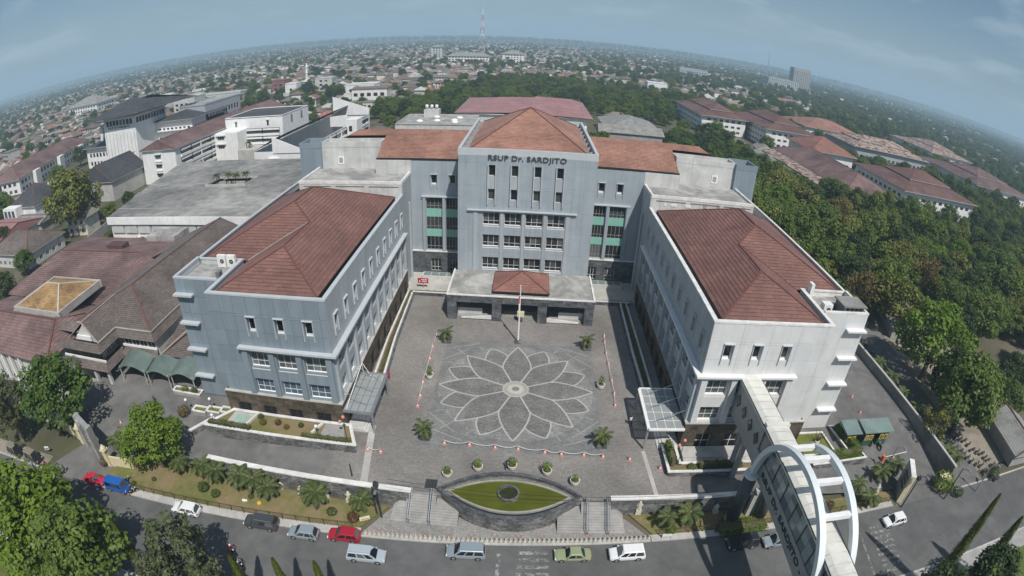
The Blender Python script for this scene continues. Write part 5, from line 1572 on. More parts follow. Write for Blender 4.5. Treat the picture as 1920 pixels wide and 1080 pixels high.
# long building on the far left
OCC.append((-345, -245, 110, 235))
t = thing('ward_block', 'long low white ward with brown-red tiled roof at the left edge', 'building', (-295, 165, -2))
P0, P1 = Vector((-268, 120)), Vector((-300, 214)); d = (P1 - P0).normalized(); n = Vector((d.y, -d.x))
R = [tuple(P0 - n * 24), tuple(P0), tuple(P1), tuple(P1 - n * 24)]
walls(t, R, -2, 6.2, 'white_wall', [(0.8, 2.6), (4.6, 6.6)], 2.4, 4.0, 'concrete', 'pane_dark', 2)
hip_part(t, R, 6.2, 12.5, 'roof_maroon', 1.2, 0.8)
for k in (18, 50, 80):
	c = P0 + d * k + n * 1.8
	q = MB(); q.obox((c.x, c.y, 2.2), Vector((d.x, d.y, 0)) * 3.2, Vector((n.x, n.y, 0)) * 1.8, (0, 0, 4.2)); q.build('porch', 'white_wall', t)
# dark-roofed houses in the trees at the left edge
def small_house(name, label, R, z0, ze, zr, wm, rm, rows=((0.9, 2.3),), over=0.8, group=None, upper=None, inset=None, cat='house', pitch=3.2):
	xs = [p[0] for p in R]; ys = [p[1] for p in R]
	OCC.append((min(xs) - 4, max(xs) + 4, min(ys) - 4, max(ys) + 4))
	t = thing(name, label, cat, (sum(xs) / 4, sum(ys) / 4, z0), group=group)
	walls(t, R, z0, ze, wm, rows, 1.5, pitch, 'sign_white', 'pane_dark', 2)
	hip_part(t, R, ze, zr, rm, over, 0.6, inset=inset)
	return t
t = small_house('dark_roofed_house', 'white two-storey house with steep dark roof and three tall windows in the left trees', rect(-214, -194, 74, 94), -2, 5.5, 12.5, 'white_wall', 'roof_slate', ())
q = MB(); q.box(-214.5, -203.5, 69.5, 74.0, 1.5, 6.2); q.build('bay', 'white_wall', t)
for i in range(3): put_window(t, (-213.6 + i * 3.2, 69.45, 2.3), (1, 0, 0), 0, 0, 2.4, 3.0, 1, 1, 'sign_white', 'pane_grey', 0.0)
t = small_house('dark_roofed_house', 'grey-green gable house with dark roof between round tree and flat roof', rect(-184, -166, 98, 122), -2, 6.5, 13.5, 'concrete_pale', 'roof_slate', (), inset=0.2)
small_house('low_outhouse', 'orange hip-roofed outhouse at the corner of the stained flat roof', rect(-140, -128, 84, 98), -2, 3.0, 6.5, 'cream_wall', 'roof_brick')
small_house('low_outhouse', 'brown-roofed bungalow behind the pink metal roof at left edge', rect(-176, -150, 34, 52), -2, 3.0, 7.5, 'cream_wall', 'roof_brown')
small_house('pink_roofed_shed', 'long shed with pale pink metal roof at the left edge', rect(-206, -178, 38, 66), -2, 3.2, 6.8, 'white_wall', 'roof_pinkmetal', ((0.9, 2.3),), inset=0.3)
small_house('striped_shed', 'open shed with striped grey and white roof sheets beside the dark-roofed house', rect(-196, -176, 62, 72), -2, 2.6, 4.0, 'concrete', 'roof_zinc', (), inset=0.3)
# --- the old brown-roofed hospital entrance building, left of the left wing
OCC.append((-135, -55, -22, 60))
old = thing('old_clinic', 'older clinic with layered brown tiled roofs and gabled porch left of the wing', 'building', (-72, 12, -1.5))
def slope(pts, m, parent=old, course=0.42, name='roof', step=0.05):
	q = MB(); roof_plane(q, pts, course, step); return q.build(name, m, parent)
zr, ze = 12.0, 8.0
E1, W1, S1, N1 = -61.8, -82.2, -4.6, 40.0
rf = slope([(E1, S1, ze), (E1, N1, ze), (-72, N1, zr), (-72, 4.0, zr)], 'roof_brown')
slope([(W1, S1, ze), (E1, S1, ze), (-72, 4.0, zr)], 'roof_brown')
slope([(W1, N1, ze), (W1, S1, ze), (-72, 4.0, zr), (-72, N1, zr)], 'roof_brown')
ridge_caps([((E1, S1, ze), (-72, 4, zr)), ((W1, S1, ze), (-72, 4, zr)), ((-72, 4, zr), (-72, N1, zr))], 'ridge_cap', 'ridge_cap', rf, 0.3)
slope([(W1 - 5.5, 28.0, 5.9), (W1 - 5.5, 40, 5.9), (W1, 40, 8.02), (W1, 28.0, 8.02)], 'roof_brown')
slope([(W1 - 6.2, 25.4, 5.0), (W1 - 0.2, 25.4, 5.0), (W1 - 0.2, 28.2, 5.9), (W1 - 5.5, 28.2, 5.9)], 'roof_brown')
# gabled porch
gx0, gx1, gy = -79.2, -70.9, -10.2
gr = (gx0 + gx1) / 2
slope([(gx1, gy, ze - 0.05), (gx1, S1 + 1.0, ze - 0.05), (gr, 1.5, 10.9), (gr, gy + 0.9, 10.9)], 'roof_brown')
slope([(gx0, gy, ze - 0.05), (gx0, S1 + 1.0, ze - 0.05), (gr, 1.5, 10.9), (gr, gy + 0.9, 10.9)], 'roof_brown')
ridge_caps([((gr, gy + 0.8, 10.95), (gr, 1.5, 10.95)), ((gx1, gy, ze), (gr, gy + 0.9, 10.95)), ((gx0, gy, ze), (gr, gy + 0.9, 10.95))], 'barge_board', 'ridge_pale', rf, 0.25)
mb = MB(); mb.face([(gx0 + 0.8, gy + 0.9, 7.4), (gx1 - 0.8, gy + 0.9, 7.4), (gr, gy + 1.1, 10.6)]); mb.build('gable_wall', 'cream_wall', old)
mb = MB(); mb.box(gr - 2.0, gr + 2.0, gy + 0.5, gy + 0.85, 7.75, 8.6); mb.build('gable_panel', 'white_wall', old)
# pale gutters and lower skirt roofs
for a, b in (((E1, S1), (E1, N1)), ((gx1, S1), (E1, S1)), ((gx1, gy), (gx1, S1)), ((W1, S1), (gx0, S1))):
	q = MB(); q.bar((a[0], a[1], ze - 0.08), (b[0], b[1], ze - 0.08), 0.3, 0.22); q.build('gutter', 'concrete_pale', old)
slope([(E1 + 0.9, S1 - 0.9, 6.4), (E1 + 0.9, N1, 6.4), (E1 - 0.1, N1, 7.8), (E1 - 0.1, S1 + 0.1, 7.8)], 'roof_brown', name='skirt_roof')
slope([(gx1 + 0.9, S1 - 0.9, 6.4), (E1 + 0.9, S1 - 0.9, 6.4), (E1 - 0.1, S1 + 0.1, 7.8), (gx1 - 0.1, S1 + 0.1, 7.8)], 'roof_brown', name='skirt_roof')
slope([(gx1 + 0.9, gy - 1.0, 6.4), (gx1 + 0.9, S1 - 0.9, 6.4), (gx1 - 0.1, S1 + 0.1, 7.8), (gx1 - 0.1, gy, 7.8)], 'roof_brown', name='skirt_roof')
slope([(gx0 - 3.5, gy - 1.0, 6.4), (gx1 + 0.9, gy - 1.0, 6.4), (gx1 - 0.1, gy, 7.8), (gx0 - 2.0, gy, 7.8)], 'roof_brown', name='skirt_roof')
slope([(W1 - 6.0, S1 - 1.4, 6.4), (gx0 - 1.0, S1 - 1.4, 6.4), (gx0 - 1.0, S1, 7.8), (W1 - 5.0, S1, 7.8)], 'roof_brown', name='skirt_roof')
# upper storey glazing, tiled balcony, ground floor columns
mb = MB(); mb.box(-69.6, -61.6, S1 + 0.1, S1 + 0.5, -1.0, 6.6); mb.box(-61.9, -61.5, S1 + 0.5, 40, -1.0, 6.6); mb.build('wall', 'cream_wall', old)
mb = MB(); mb.box(gx0 - 3.0, gx1 - 0.4, gy + 0.3, gy + 0.7, 3.4, 6.4); mb.box(gx1 - 0.8, gx1 - 0.4, gy + 0.7, S1, 3.4, 6.4); mb.build('porch_wall', 'stone_brown', old)
for i in range(4): put_window(old, (-69.4 + i * 1.95, S1 + 0.06, 4.6), (1, 0, 0), 0, 0, 1.85, 1.8, 2, 1, 'cream_wall', 'pane_dark', -0.02)
for i in range(4): put_window(old, (gx1 - 0.36, gy + 0.5 + i * 1.35, 4.4), (0, 1, 0), 0, 0, 1.25, 1.9, 2, 2, 'cream_wall', 'pane_grey', -0.02)
for pts in ([(-70.0, S1 - 1.2, 2.9), (-61.0, S1 - 1.2, 2.9), (-61.4, S1 - 0.1, 4.4), (-69.6, S1 - 0.1, 4.4)], [(-69.6, gy - 1.0, 2.7), (-69.6, S1 - 1.0, 2.7), (-70.3, S1 - 0.2, 4.2), (-70.3, gy - 0.1, 4.2)], [(gx0 - 3.5, gy - 1.0, 2.7), (-69.6, gy - 1.0, 2.7), (-70.3, gy - 0.1, 4.2), (gx0 - 3.0, gy - 0.1, 4.2)]):
	slope(pts, 'roof_brown', name='balcony_skirt')
mb = MB(); mb.box(-70.0, -61.4, S1 - 0.25, S1 - 0.02, 4.35, 4.75); mb.box(gx0 - 3.0, -70.1, gy - 0.2, gy, 4.15, 4.55); mb.build('balcony_coping', 'white_wall', old)
for x, y in ((-70.6, -10.3), (-74.4, -10.3), (-79.0, -10.3), (-70.6, -5.0), (-62.0, -5.2)):
	q = MB(); q.box(x - 0.3, x + 0.3, y - 0.3, y + 0.3, -1.9, 2.9); q.build('column', 'cream_wall', old)
mb = MB(); mb.box(gx0 - 3, -70.0, -4.2, -3.8, -1.8, 3.2); mb.build('wall', 'black', old)
# side room with a small hip roof next to the wing
rf = slope([(-60.6, -5.0, 3.6), (-52.0, -5.0, 3.6), (-52.0, 4.0, 5.2), (-56.5, 1.0, 6.2), (-60.6, 4.5, 5.2)], 'roof_brown')
mb = MB(); mb.box(-60.4, -50.2, -4.4, 10, -1, 3.5); mb.build('wall', 'white_wall', old)
ridge_caps([((-60.6, -5.0, 3.7), (-56.5, 1.0, 6.25))], 'ridge_cap', 'ridge_pale', rf, 0.3)
# wavy green entrance canopies
for i, (x0, x1_, zz) in enumerate(((-68.8, -62.0, 2.9), (-62.0, -56.4, 2.7), (-56.4, -51.0, 3.0))):
	q = MB()
	n_ = 12
	for k in range(n_):
		ta, tb = k / n_, (k + 1) / n_
		za, zb = zz + 1.0 * sin(pi * ta), zz + 1.0 * sin(pi * tb)
		xa, xb = x0 + (x1_ - x0) * ta, x0 + (x1_ - x0) * tb
		q.face([(xa, -9.3, za - 0.4), (xb, -9.3, zb - 0.4), (xb, -5.4, zb + 0.5), (xa, -5.4, za + 0.5)])
		q.face([(xa, -9.3, za - 0.48), (xb, -9.3, zb - 0.48), (xb, -9.3, zb - 0.4), (xa, -9.3, za - 0.4)])
	q.build('entrance_canopy', 'green_sheet', old, True)
	for x in (x0 + 0.4, x1_ - 0.4):
		q = MB(); q.cyl(x, -9.0, -1.2, zz, 0.1, seg=8); q.build('canopy_post', 'concrete_pale', old)
# big low maroon roofs to the west
rf = slope([(-125, -14.6, 4.4), (-84, -14.6, 4.4), (-90, -4.5, 7.6), (-121, -4.5, 7.6)], 'roof_maroon', course=0.8)
slope([(-84, -14.6, 4.4), (-84, 6, 4.4), (-90, -4.5, 7.6)], 'roof_maroon', course=0.8)
slope([(-125, 8, 4.0), (-84, 8, 4.0), (-90, -4.5, 7.6), (-121, -4.5, 7.6)], 'roof_maroon', course=0.8)
slope([(-128, -14.6, 4.4), (-128, 10, 4.4), (-121, -4.5, 7.6)], 'roof_maroon', course=0.8)
slope([(-128, 8, 4.2), (-84, 8, 4.2), (-90, 27, 8.0), (-121, 27, 8.0)], 'roof_maroon', course=0.8)
slope([(-128, 44, 4.6), (-84, 44, 4.6), (-90, 27, 8.0), (-121, 27, 8.0)], 'roof_maroon', course=0.8)
slope([(-128, 44, 4.6), (-128, 8, 4.2), (-121, 27, 8.0)], 'roof_maroon', course=0.8)
slope([(-84, 8, 4.2), (-84, 44, 4.6), (-90, 27, 8.0)], 'roof_maroon', course=0.8)
ridge_caps([((-121, -4.5, 7.6), (-90, -4.5, 7.6)), ((-121, 27, 8.0), (-90, 27, 8.0)), ((-84, -14.6, 4.4), (-90, -4.5, 7.6))], 'ridge_cap', 'ridge_cap', rf, 0.4)
mb = MB(); mb.box(-124, -84.5, -13.4, -13.0, -2, 4.2); mb.box(-127, -84.5, 42.5, 43, -2, 4.4); mb.box(-85, -84.4, -13, 43, -2, 4.2); mb.build('wall', 'cream_wall', old)
for i in range(9):
	q = MB(); q.box(-123 + i * 3.4, -122.4 + i * 3.4, -14.2, -13.6, -2, 4.2); q.build('column', 'white_wall', old)
mb = MB(); mb.box(-83.9, -82.4, 14, 38, 4.2, 6.2); mb.build('valley_gutter', 'concrete_roof', old)
mb = MB(); mb.box(-104.5, -98.6, 30.0, 33.0, 7.2, 8.3); mb.build('roof_vent', 'roof_maroon', old)
mb = MB(); mb.box(-98.2, -88, 40, 47, 4.2, 6.8); mb.build('flat_roof', 'concrete_roof', old)
# tan pavilion roof framed by a greenish gutter
ox0, ox1, oy0, oy1, oz = -108.3, -90.3, -3.0, 12.6, 7.9
pl, lines = hip_planes((ox0 + 0.7, oy0 + 0.7), (ox1 - 0.7, oy0 + 0.7), (ox1 - 0.7, oy1 - 0.7), (ox0 + 0.7, oy1 - 0.7), oz, zr=10.4, inset=6.0)
q = MB()
for p in pl: roof_plane(q, p, 0.5, 0.05)
rf = q.build('pavilion_roof', 'roof_orange', old)
ridge_caps(lines, 'ridge_cap', 'cream_stone', rf, 0.35)
mb = MB()
for q_ in ((ox0, ox1, oy0 + .25, oy0 + .6), (ox0, ox1, oy1 - .6, oy1 - .25), (ox0, ox0 + .35, oy0 + .6, oy1 - .6), (ox1 - .6, ox1 - .2, oy0 + .6, oy1 - .6)): mb.box(*q_, 6.4, 8.02)
mb.build('pavilion_gutter', 'concrete_pale', old)
slope([(ox0, oy0 - 1.8, 6.2), (ox1 - 2, oy0 - 1.8, 6.2), (ox1 - 1, oy0, 7.4), (ox0, oy0, 7.4)], 'roof_zinc', name='lean_to_roof')
# --- sheds and stalls on the right
t = small_house('long_shed', 'long low shed with weathered grey sheet roof beside the right-hand trees', [(86, 23), (91, 21.5), (102.5, 56), (97.5, 57.5)], -1.9, 1.0, 1.7, 'concrete', 'roof_zinc', (), 0.5, inset=0.3, cat='shed')
small_house('roadside_stall', 'grey-roofed roadside stall at the right edge near the motorcycles', [(90, -22.5), (99, -22.5), (101, -11), (92, -11)], -1.9, 1.2, 3.2, 'concrete', 'roof_zinc', (), 0.8, inset=0.3, cat='stall')
t = small_house('roadside_tent', 'white roadside tent roof partly hidden by trees at the right', [(92, -8), (102, -8), (103, 0), (93, 0)], -1.9, 1.4, 2.8, 'sign_white', 'sign_white', (), 0.5, cat='tent')
# --- perimeter walls
def wall_thing(name, label, pts, z0, z1, th, m, capm=None, capw=None, cat='wall', caph=0.2):
	a = Vector(pts[0])
	t = thing(name, label, cat, (a.x, a.y, z0))
	zt = z1 if isinstance(z1, (list, tuple)) else [z1] * len(pts)
	mb = MB(); cb = MB()
	for i in range(len(pts) - 1):
		p, q = Vector((pts[i][0], pts[i][1], 0)), Vector((pts[i + 1][0], pts[i + 1][1], 0))
		d = (q - p).normalized(); n = Vector((-d.y, d.x, 0)) * th / 2
		pa, pb = zt[i], zt[i + 1]
		e = d * (th / 2 - 0.01 * i)
		P8 = [p - n - e + Vector((0, 0, z0)), q - n + e + Vector((0, 0, z0)), q + n + e + Vector((0, 0, z0)), p + n - e + Vector((0, 0, z0)), p - n - e + Vector((0, 0, pa)), q - n + e + Vector((0, 0, pb)), q + n + e + Vector((0, 0, pb)), p + n - e + Vector((0, 0, pa))]
		k = len(mb.v); mb.v += [tuple(v) for v in P8]
		for f_ in ((0, 3, 2, 1), (4, 5, 6, 7), (0, 1, 5, 4), (1, 2, 6, 5), (2, 3, 7, 6), (3, 0, 4, 7)): mb.f.append(tuple(k + j for j in f_)); mb.m.append(0); mb.uv.append(None)
		if capm: cb.bar(p - e + Vector((0, 0, pa + caph / 2 - 0.01)), q + e + Vector((0, 0, pb + caph / 2 - 0.01)), capw or th + 0.2, caph)
	mb.build('wall', m, t)
	if capm: cb.build('coping', capm, t)
	return t
wall_thing('retaining_wall', 'long dark stone retaining wall with white coping above the palm garden', [(-41.0, -23.05), (-12.2, -23.35)], -2.0, 0.85, 0.5, 'stone_rubble', 'white_cap', 0.75)
wall_thing('retaining_wall', 'dark stone retaining wall with white coping right of the entrance steps', [(12.7, -22.85), (36.0, -22.45)], -2.0, 0.85, 0.5, 'stone_rubble', 'white_cap', 0.75)
wall_thing('boundary_wall', 'long concrete boundary wall between the right driveway and the lane', [(69.0, 40), (69.5, 12), (70.3, -23.0)], -2.1, 1.8, 0.35, 'concrete_dark', 'concrete_pale', 0.5)
wall_thing('boundary_wall', 'low planted wall beside the lane behind the palm row', [(72.6, 34), (73.2, 12), (73.8, -16.0)], -2.1, -0.6, 0.5, 'concrete_pale')
wall_thing('boundary_wall', 'pale compound wall running past the round tree at left', [(-136, 42), (-141, 66), (-152, 100)], -2.1, 0.8, 0.3, 'concrete_pale')
sheet('planting_strip', [(69.6, 12), (73.2, 12), (73.9, -17), (70.4, -22)], -1.2, 'soil', skirt=-2.2)
sheet('planting_strip', [(70.4, -17.5), (74.5, -17.5), (74.5, -10), (72.5, -8)], -1.15, 'red_paver', skirt=-2.2)
# ------------------------------------------------------------------ trees and plants
def leaf_quad(mb, c, n, size, rnd, asp=0.6):
	"""one small spray of leaves: a bent quad"""
	n = n.normalized()
	t = n.cross(Vector((rnd.uniform(-1, 1), rnd.uniform(-1, 1), rnd.uniform(-1, 1))))
	if t.length < 1e-3: t = n.cross(Vector((1, 0, 0)))
	t.normalize(); b = n.cross(t)
	a = size * rnd.uniform(0.7, 1.25)
	w_ = a * asp
	p = [c - t * a / 2, c + b * w_ / 2 - n * a * 0.08, c + t * a / 2 - n * a * 0.12, c - b * w_ / 2 - n * a * 0.08]
	mb.v.extend([tuple(q) for q in p]); k = len(mb.v)
	mb.f.append((k - 4, k - 3, k - 2, k - 1)); mb.m.append(0); mb.uv.append(None)
def crown_mesh(name, m, seed, R=4.5, H=7.0, zc=6.0, puffs=60, leaves=70, leaf=0.45, pr=(1.0, 1.7), top=1.0, bottom=0.75, lop=0.25):
	"""crown built of many leafy clumps spread through an uneven volume"""
	rnd = random.Random(seed)
	mb = MB()
	ph = [rnd.uniform(0, 6.28) for _ in range(4)]
	for i in range(puffs):
		th = rnd.uniform(0, 2 * pi)
		u = rnd.uniform(-bottom, top)
		rr = rnd.random() ** 0.38
		lob = 1 + lop * sin(2 * th + ph[0]) * 0.6 + lop * sin(3 * th + ph[1]) * 0.5
		s = sqrt(max(0.0, 1 - min(1, abs(u)) ** 2))
		c = Vector((R * lob * s * rr * cos(th), R * lob * s * rr * sin(th), zc + H / 2 * u * (0.8 + 0.3 * rnd.random())))
		pr_ = rnd.uniform(*pr)
		out = Vector((c.x, c.y, (c.z - zc) * 1.2 + 0.6))
		if out.length < 0.1: out = Vector((0, 0, 1))
		out.normalize()
		for k in range(leaves):
			d = Vector((rnd.gauss(0, 1), rnd.gauss(0, 1), rnd.gauss(0, 1) + 0.25))
			d.normalize()
			if d.dot(out) < -0.55 and rnd.random() < 0.7: continue
			p = c + Vector((d.x, d.y, d.z * 0.72)) * pr_ * (0.72 + 0.34 * rnd.random())
			nn = d * 0.8 + Vector((0, 0, 0.55)) + Vector((rnd.uniform(-1, 1), rnd.uniform(-1, 1), rnd.uniform(-1, 1))) * 0.55
			leaf_quad(mb, p, nn, leaf, rnd)
	return mb.mesh(name, m)
def trunk_mesh(name, m, seed, h, r, R, limbs=6, zc=6.0):
	rnd = random.Random(seed)
	mb = MB()
	bend = Vector((rnd.uniform(-.3, .3), rnd.uniform(-.3, .3), 0))
	fork = Vector((0, 0, h)) + bend
	mb.tube([(0, 0, -0.3), (bend.x * 0.3, bend.y * 0.3, h * 0.5), fork, fork + Vector((bend.x, bend.y, zc * 0.45))], [r * 1.25, r, r * 0.85, r * 0.3], 8)
	for i in range(limbs):
		a = 2 * pi * i / limbs + rnd.uniform(-.3, .3)
		st = Vector((0, 0, h * rnd.uniform(0.75, 1.05))) + bend
		e = Vector((R * 0.7 * cos(a), R * 0.7 * sin(a), zc + rnd.uniform(-0.6, 2.0)))
		mid = st.lerp(e, 0.45) + Vector((0, 0, -0.25))
		mb.tube([st, mid, e], [r * 0.5, r * 0.36, r * 0.12], 6)
	return mb.mesh(name, m)
TREE = {}
def tree_kind(key, name, cat, crown, trunk):
	t = bpy.data.objects.new(name, None); t.empty_display_size = 0.3
	t['category'] = cat
	COL.objects.link(t)
	for nm, me in (('trunk', trunk), ('crown', crown)):
		o = bpy.data.objects.new(nm, me); COL.objects.link(o); o.parent = t
	TREE[key] = (t, [])
	return t
def put_tree(key, x, y, z, s, label, group=None, rz=None, sz=None):
	t, used = TREE[key]
	return place(t, used, (x, y, z), random.uniform(0, 6.28) if rz is None else rz, label, group, s, sz)
tree_kind('round_a', 'broadleaf_tree', 'tree', crown_mesh('crown', 'leaf_bright', 11, 4.6, 7.4, 5.4, 85, 75, 0.5, (0.95, 1.5), lop=0.12), trunk_mesh('trunk', 'bark', 11, 2.6, 0.32, 4.2, 7, 5.2))
tree_kind('round_b', 'broadleaf_tree', 'tree', crown_mesh('crown', 'leaf_mid', 12, 5.2, 8.5, 6.6, 95, 80, 0.62, (1.0, 1.8)), trunk_mesh('trunk', 'bark', 12, 3.0, 0.38, 4.6, 7, 6.2))
tree_kind('round_c', 'broadleaf_tree', 'tree', crown_mesh('crown', 'leaf_forest', 13, 5.0, 8.0, 7.0, 66, 60, 0.78, (1.2, 2.1), lop=0.4), trunk_mesh('trunk', 'bark', 13, 3.6, 0.3, 4.4, 6, 6.6))
tree_kind('round_d', 'broadleaf_tree', 'tree', crown_mesh('crown', 'leaf_dark', 14, 4.8, 9.0, 7.4, 70, 60, 0.75, (1.1, 2.0), lop=0.35), trunk_mesh('trunk', 'bark', 14, 3.4, 0.34, 4.4, 6, 7.0))
tree_kind('round_e', 'broadleaf_tree', 'tree', crown_mesh('crown', 'leaf_olive', 15, 5.0, 7.6, 6.6, 66, 60, 0.75, (1.1, 2.0), lop=0.4), trunk_mesh('trunk', 'bark_pale', 15, 3.4, 0.28, 4.4, 7, 6.4))
tree_kind('tall_a', 'broadleaf_tree', 'tree', crown_mesh('crown', 'leaf_forest', 16, 3.7, 9.5, 7.6, 62, 55, 0.7, (0.9, 1.6), lop=0.3), trunk_mesh('trunk', 'bark', 16, 4.4, 0.26, 3.2, 6, 7.4))
tree_kind('grey_a', 'casuarina_tree', 'tree', crown_mesh('crown', 'leaf_grey', 17, 4.6, 11.0, 8.0, 130, 80, 0.42, (0.6, 1.15), top=1.0, lop=0.35), trunk_mesh('trunk', 'bark_pale', 17, 4.0, 0.3, 4.0, 9, 8.0))
tree_kind('sparse_a', 'young_tree', 'tree', crown_mesh('crown', 'leaf_olive', 18, 2.4, 4.0, 4.6, 26, 45, 0.34, (0.5, 0.9), lop=0.4), trunk_mesh('trunk', 'bark_pale', 18, 2.6, 0.11, 2.1, 6, 4.4))
tree_kind('flat_a', 'spreading_tree', 'tree', crown_mesh('crown', 'leaf_mid', 19, 6.6, 4.6, 8.4, 80, 60, 0.72, (1.0, 1.7), bottom=0.5, lop=0.3), trunk_mesh('trunk', 'bark', 19, 4.6, 0.34, 5.8, 8, 8.0))
tree_kind('dry_a', 'dry_tree', 'tree', crown_mesh('crown', 'leaf_rusty', 20, 3.8, 7.0, 6.8, 34, 42, 0.55, (0.8, 1.5), lop=0.5), trunk_mesh('trunk', 'bark_pale', 20, 3.4, 0.24, 3.8, 9, 7.0))
# narrow column trees
def column_mesh(seed, H=18.0, R=1.25):
	rnd = random.Random(seed); mb = MB()
	n = int(H * 330)
	for i in range(n):
		t = rnd.random() ** 0.85
		z = 0.6 + (H - 0.6) * t
		rad = R * (1 - t) ** 0.62 * (0.85 + 0.3 * noise.noise((t * 9, seed, 0.3))) + 0.08
		a = rnd.uniform(0, 2 * pi)
		rr = rad * (0.62 + 0.42 * rnd.random()) * (1 + 0.18 * sin(5 * a + z * 1.3))
		c = Vector((rr * cos(a), rr * sin(a), z))
		leaf_quad(mb, c, Vector((cos(a), sin(a), 0.15 + rnd.uniform(-.4, .4))), 0.36, rnd, 0.42)
	return mb.mesh('crown', 'leaf_column')
cm = MB(); cm.tube([(0, 0, -0.3), (0, 0, 9), (0, 0, 17)], [0.2, 0.13, 0.03], 7)
tree_kind('column', 'column_tree', 'tree', column_mesh(21), cm.mesh('trunk', 'bark'))
# palms
def frond_mesh(seed, L=2.3, droop=0.9, m='leaf_palm', n=15, wl=0.55):
	rnd = random.Random(seed); mb = MB()
	pts = []
	for i in range(n + 1):
		t = i / n
		pts.append(Vector((L * t * (1 - 0.18 * t), 0, L * 0.42 * t - droop * L * 0.62 * t * t)))
	mb.tube(pts, [0.03 * (1 - 0.8 * i / n) + 0.006 for i in range(n + 1)], 4)
	for i in range(2, n + 1):
		t = i / n
		l = wl * (sin(pi * min(1, t * 0.92 + 0.08)) ** 0.6) * L / 2.3
		d = (pts[i] - pts[i - 1]).normalized()
		for sgn in (-1, 1):
			dirv = (d * 0.55 + Vector((0, sgn, -0.28 + rnd.uniform(-.12, .12)))).normalized()
			p = pts[i]; q = p + dirv * l * rnd.uniform(0.85, 1.1); wv = d * 0.085 * L / 2.3
			mb.face([p - wv, q - wv * 0.2 + Vector((0, 0, -0.05)), q + wv * 0.2 + Vector((0, 0, -0.05)), p + wv])
	return mb.mesh('frond', m)
FROND = [frond_mesh(31 + i, 2.3, dr) for i, dr in enumerate((0.7, 1.0, 1.3))]
def palm_kind(key, name, h, nf, r=0.13, lean=0.25, m='bark_pale', skirt=False, up=0.35):
	t = bpy.data.objects.new(name, None); t['category'] = 'palm'; COL.objects.link(t); t.empty_display_size = 0.3
	q = MB(); q.tube([(0, 0, -0.2), (lean * 0.3, 0, h * 0.5), (lean, 0, h)], [r * 1.35, r, r * 0.85], 8)
	q.lathe([(r, h - 0.25), (r * 1.4, h - 0.05), (r * 0.7, h + 0.2)], 8, (lean, 0, 0))
	o = q.build('trunk', m); o.parent = t
	rnd = random.Random(h * 10)
	for i in range(nf):
		k = i % 3
		o = bpy.data.objects.new('frond', FROND[k]); COL.objects.link(o); o.parent = t
		o.location = (lean, 0, h + 0.08)
		o.rotation_euler = (rnd.uniform(-.15, .15), -up + (0.0, 0.35, 0.75)[k] + rnd.uniform(-.12, .12), i * 2.399 + rnd.uniform(-.2, .2))
		s = rnd.uniform(0.85, 1.1); o.scale = (s, s, s)
	TREE[key] = (t, [])
palm_kind('palm_plaza', 'palm_tree', 1.9, 15, 0.12, 0.1)
palm_kind('palm_garden', 'palm_tree', 2.4, 20, 0.16, 0.25, up=0.15)
palm_kind('palm_tall', 'palm_tree', 7.0, 18, 0.16, 0.6)
# shrubs
def shrub_mesh(name, m, seed, R=0.8, H=1.3, leaf=0.2, n=520):
	rnd = random.Random(seed); mb = MB()
	for i in range(n):
		d = Vector((rnd.gauss(0, 1), rnd.gauss(0, 1), rnd.gauss(0, 1))).normalized()
		c = Vector((d.x * R, d.y * R, H / 2 + d.z * H / 2)) * (0.86 + 0.2 * rnd.random())
		c *= 1 + 0.12 * noise.noise((d.x * 3 + seed, d.y * 3, d.z * 3))
		leaf_quad(mb, c, d + Vector((rnd.uniform(-.6, .6), rnd.uniform(-.6, .6), rnd.uniform(-.3, .6))), leaf, rnd)
	return mb.mesh(name, m)
def shrub_kind(key, name, m, seed, R, H, leaf=0.2, n=520, cat='shrub', stem=True):
	t = bpy.data.objects.new(name, None); t['category'] = cat; COL.objects.link(t); t.empty_display_size = 0.2
	q = MB(); q.tube([(0, 0, -0.1), (0.02, 0, H * 0.5)], [0.06, 0.03], 5); o = q.build('stem', 'bark'); o.parent = t
	o = bpy.data.objects.new('foliage', shrub_mesh('foliage', m, seed, R, H, leaf, n)); COL.objects.link(o); o.parent = t
	TREE[key] = (t, [])
shrub_kind('bush', 'round_bush', 'leaf_hedge', 41, 0.85, 1.35)
shrub_kind('bush_bright', 'round_bush', 'leaf_bright', 42, 0.95, 1.3)
shrub_kind('bush_red', 'red_bush', 'leaf_red', 43, 0.95, 1.6)
shrub_kind('bush_rusty', 'rusty_shrub', 'leaf_rusty', 44, 0.9, 1.5)
shrub_kind('pot_bush', 'potted_plant', 'leaf_bright', 45, 0.62, 1.3, 0.2, 260)
# --- named trees near the hospital
A_ = put_tree
def at(px, py, z): p = G(px, py, z); return p.x, p.y
A_('round_b', *at(118, 770, 2.0), -1.9, 1.22, 'large dark green round tree beside the left gate and old clinic porch', 'trees by the left gate')
A_('grey_a', *at(30, 800, 1.0), -1.9, 0.95, 'greyish tree at the left edge next to the large round tree', 'trees by the left gate')
A_('round_b', *at(-20, 760, 1.0), -1.9, 1.0, 'dark tree cut by the left edge near the parked jeeps', 'trees by the left gate')
A_('round_a', *at(296, 852, 0.6), -1.5, 1.02, 'bright green round tree at the head of the palm garden')
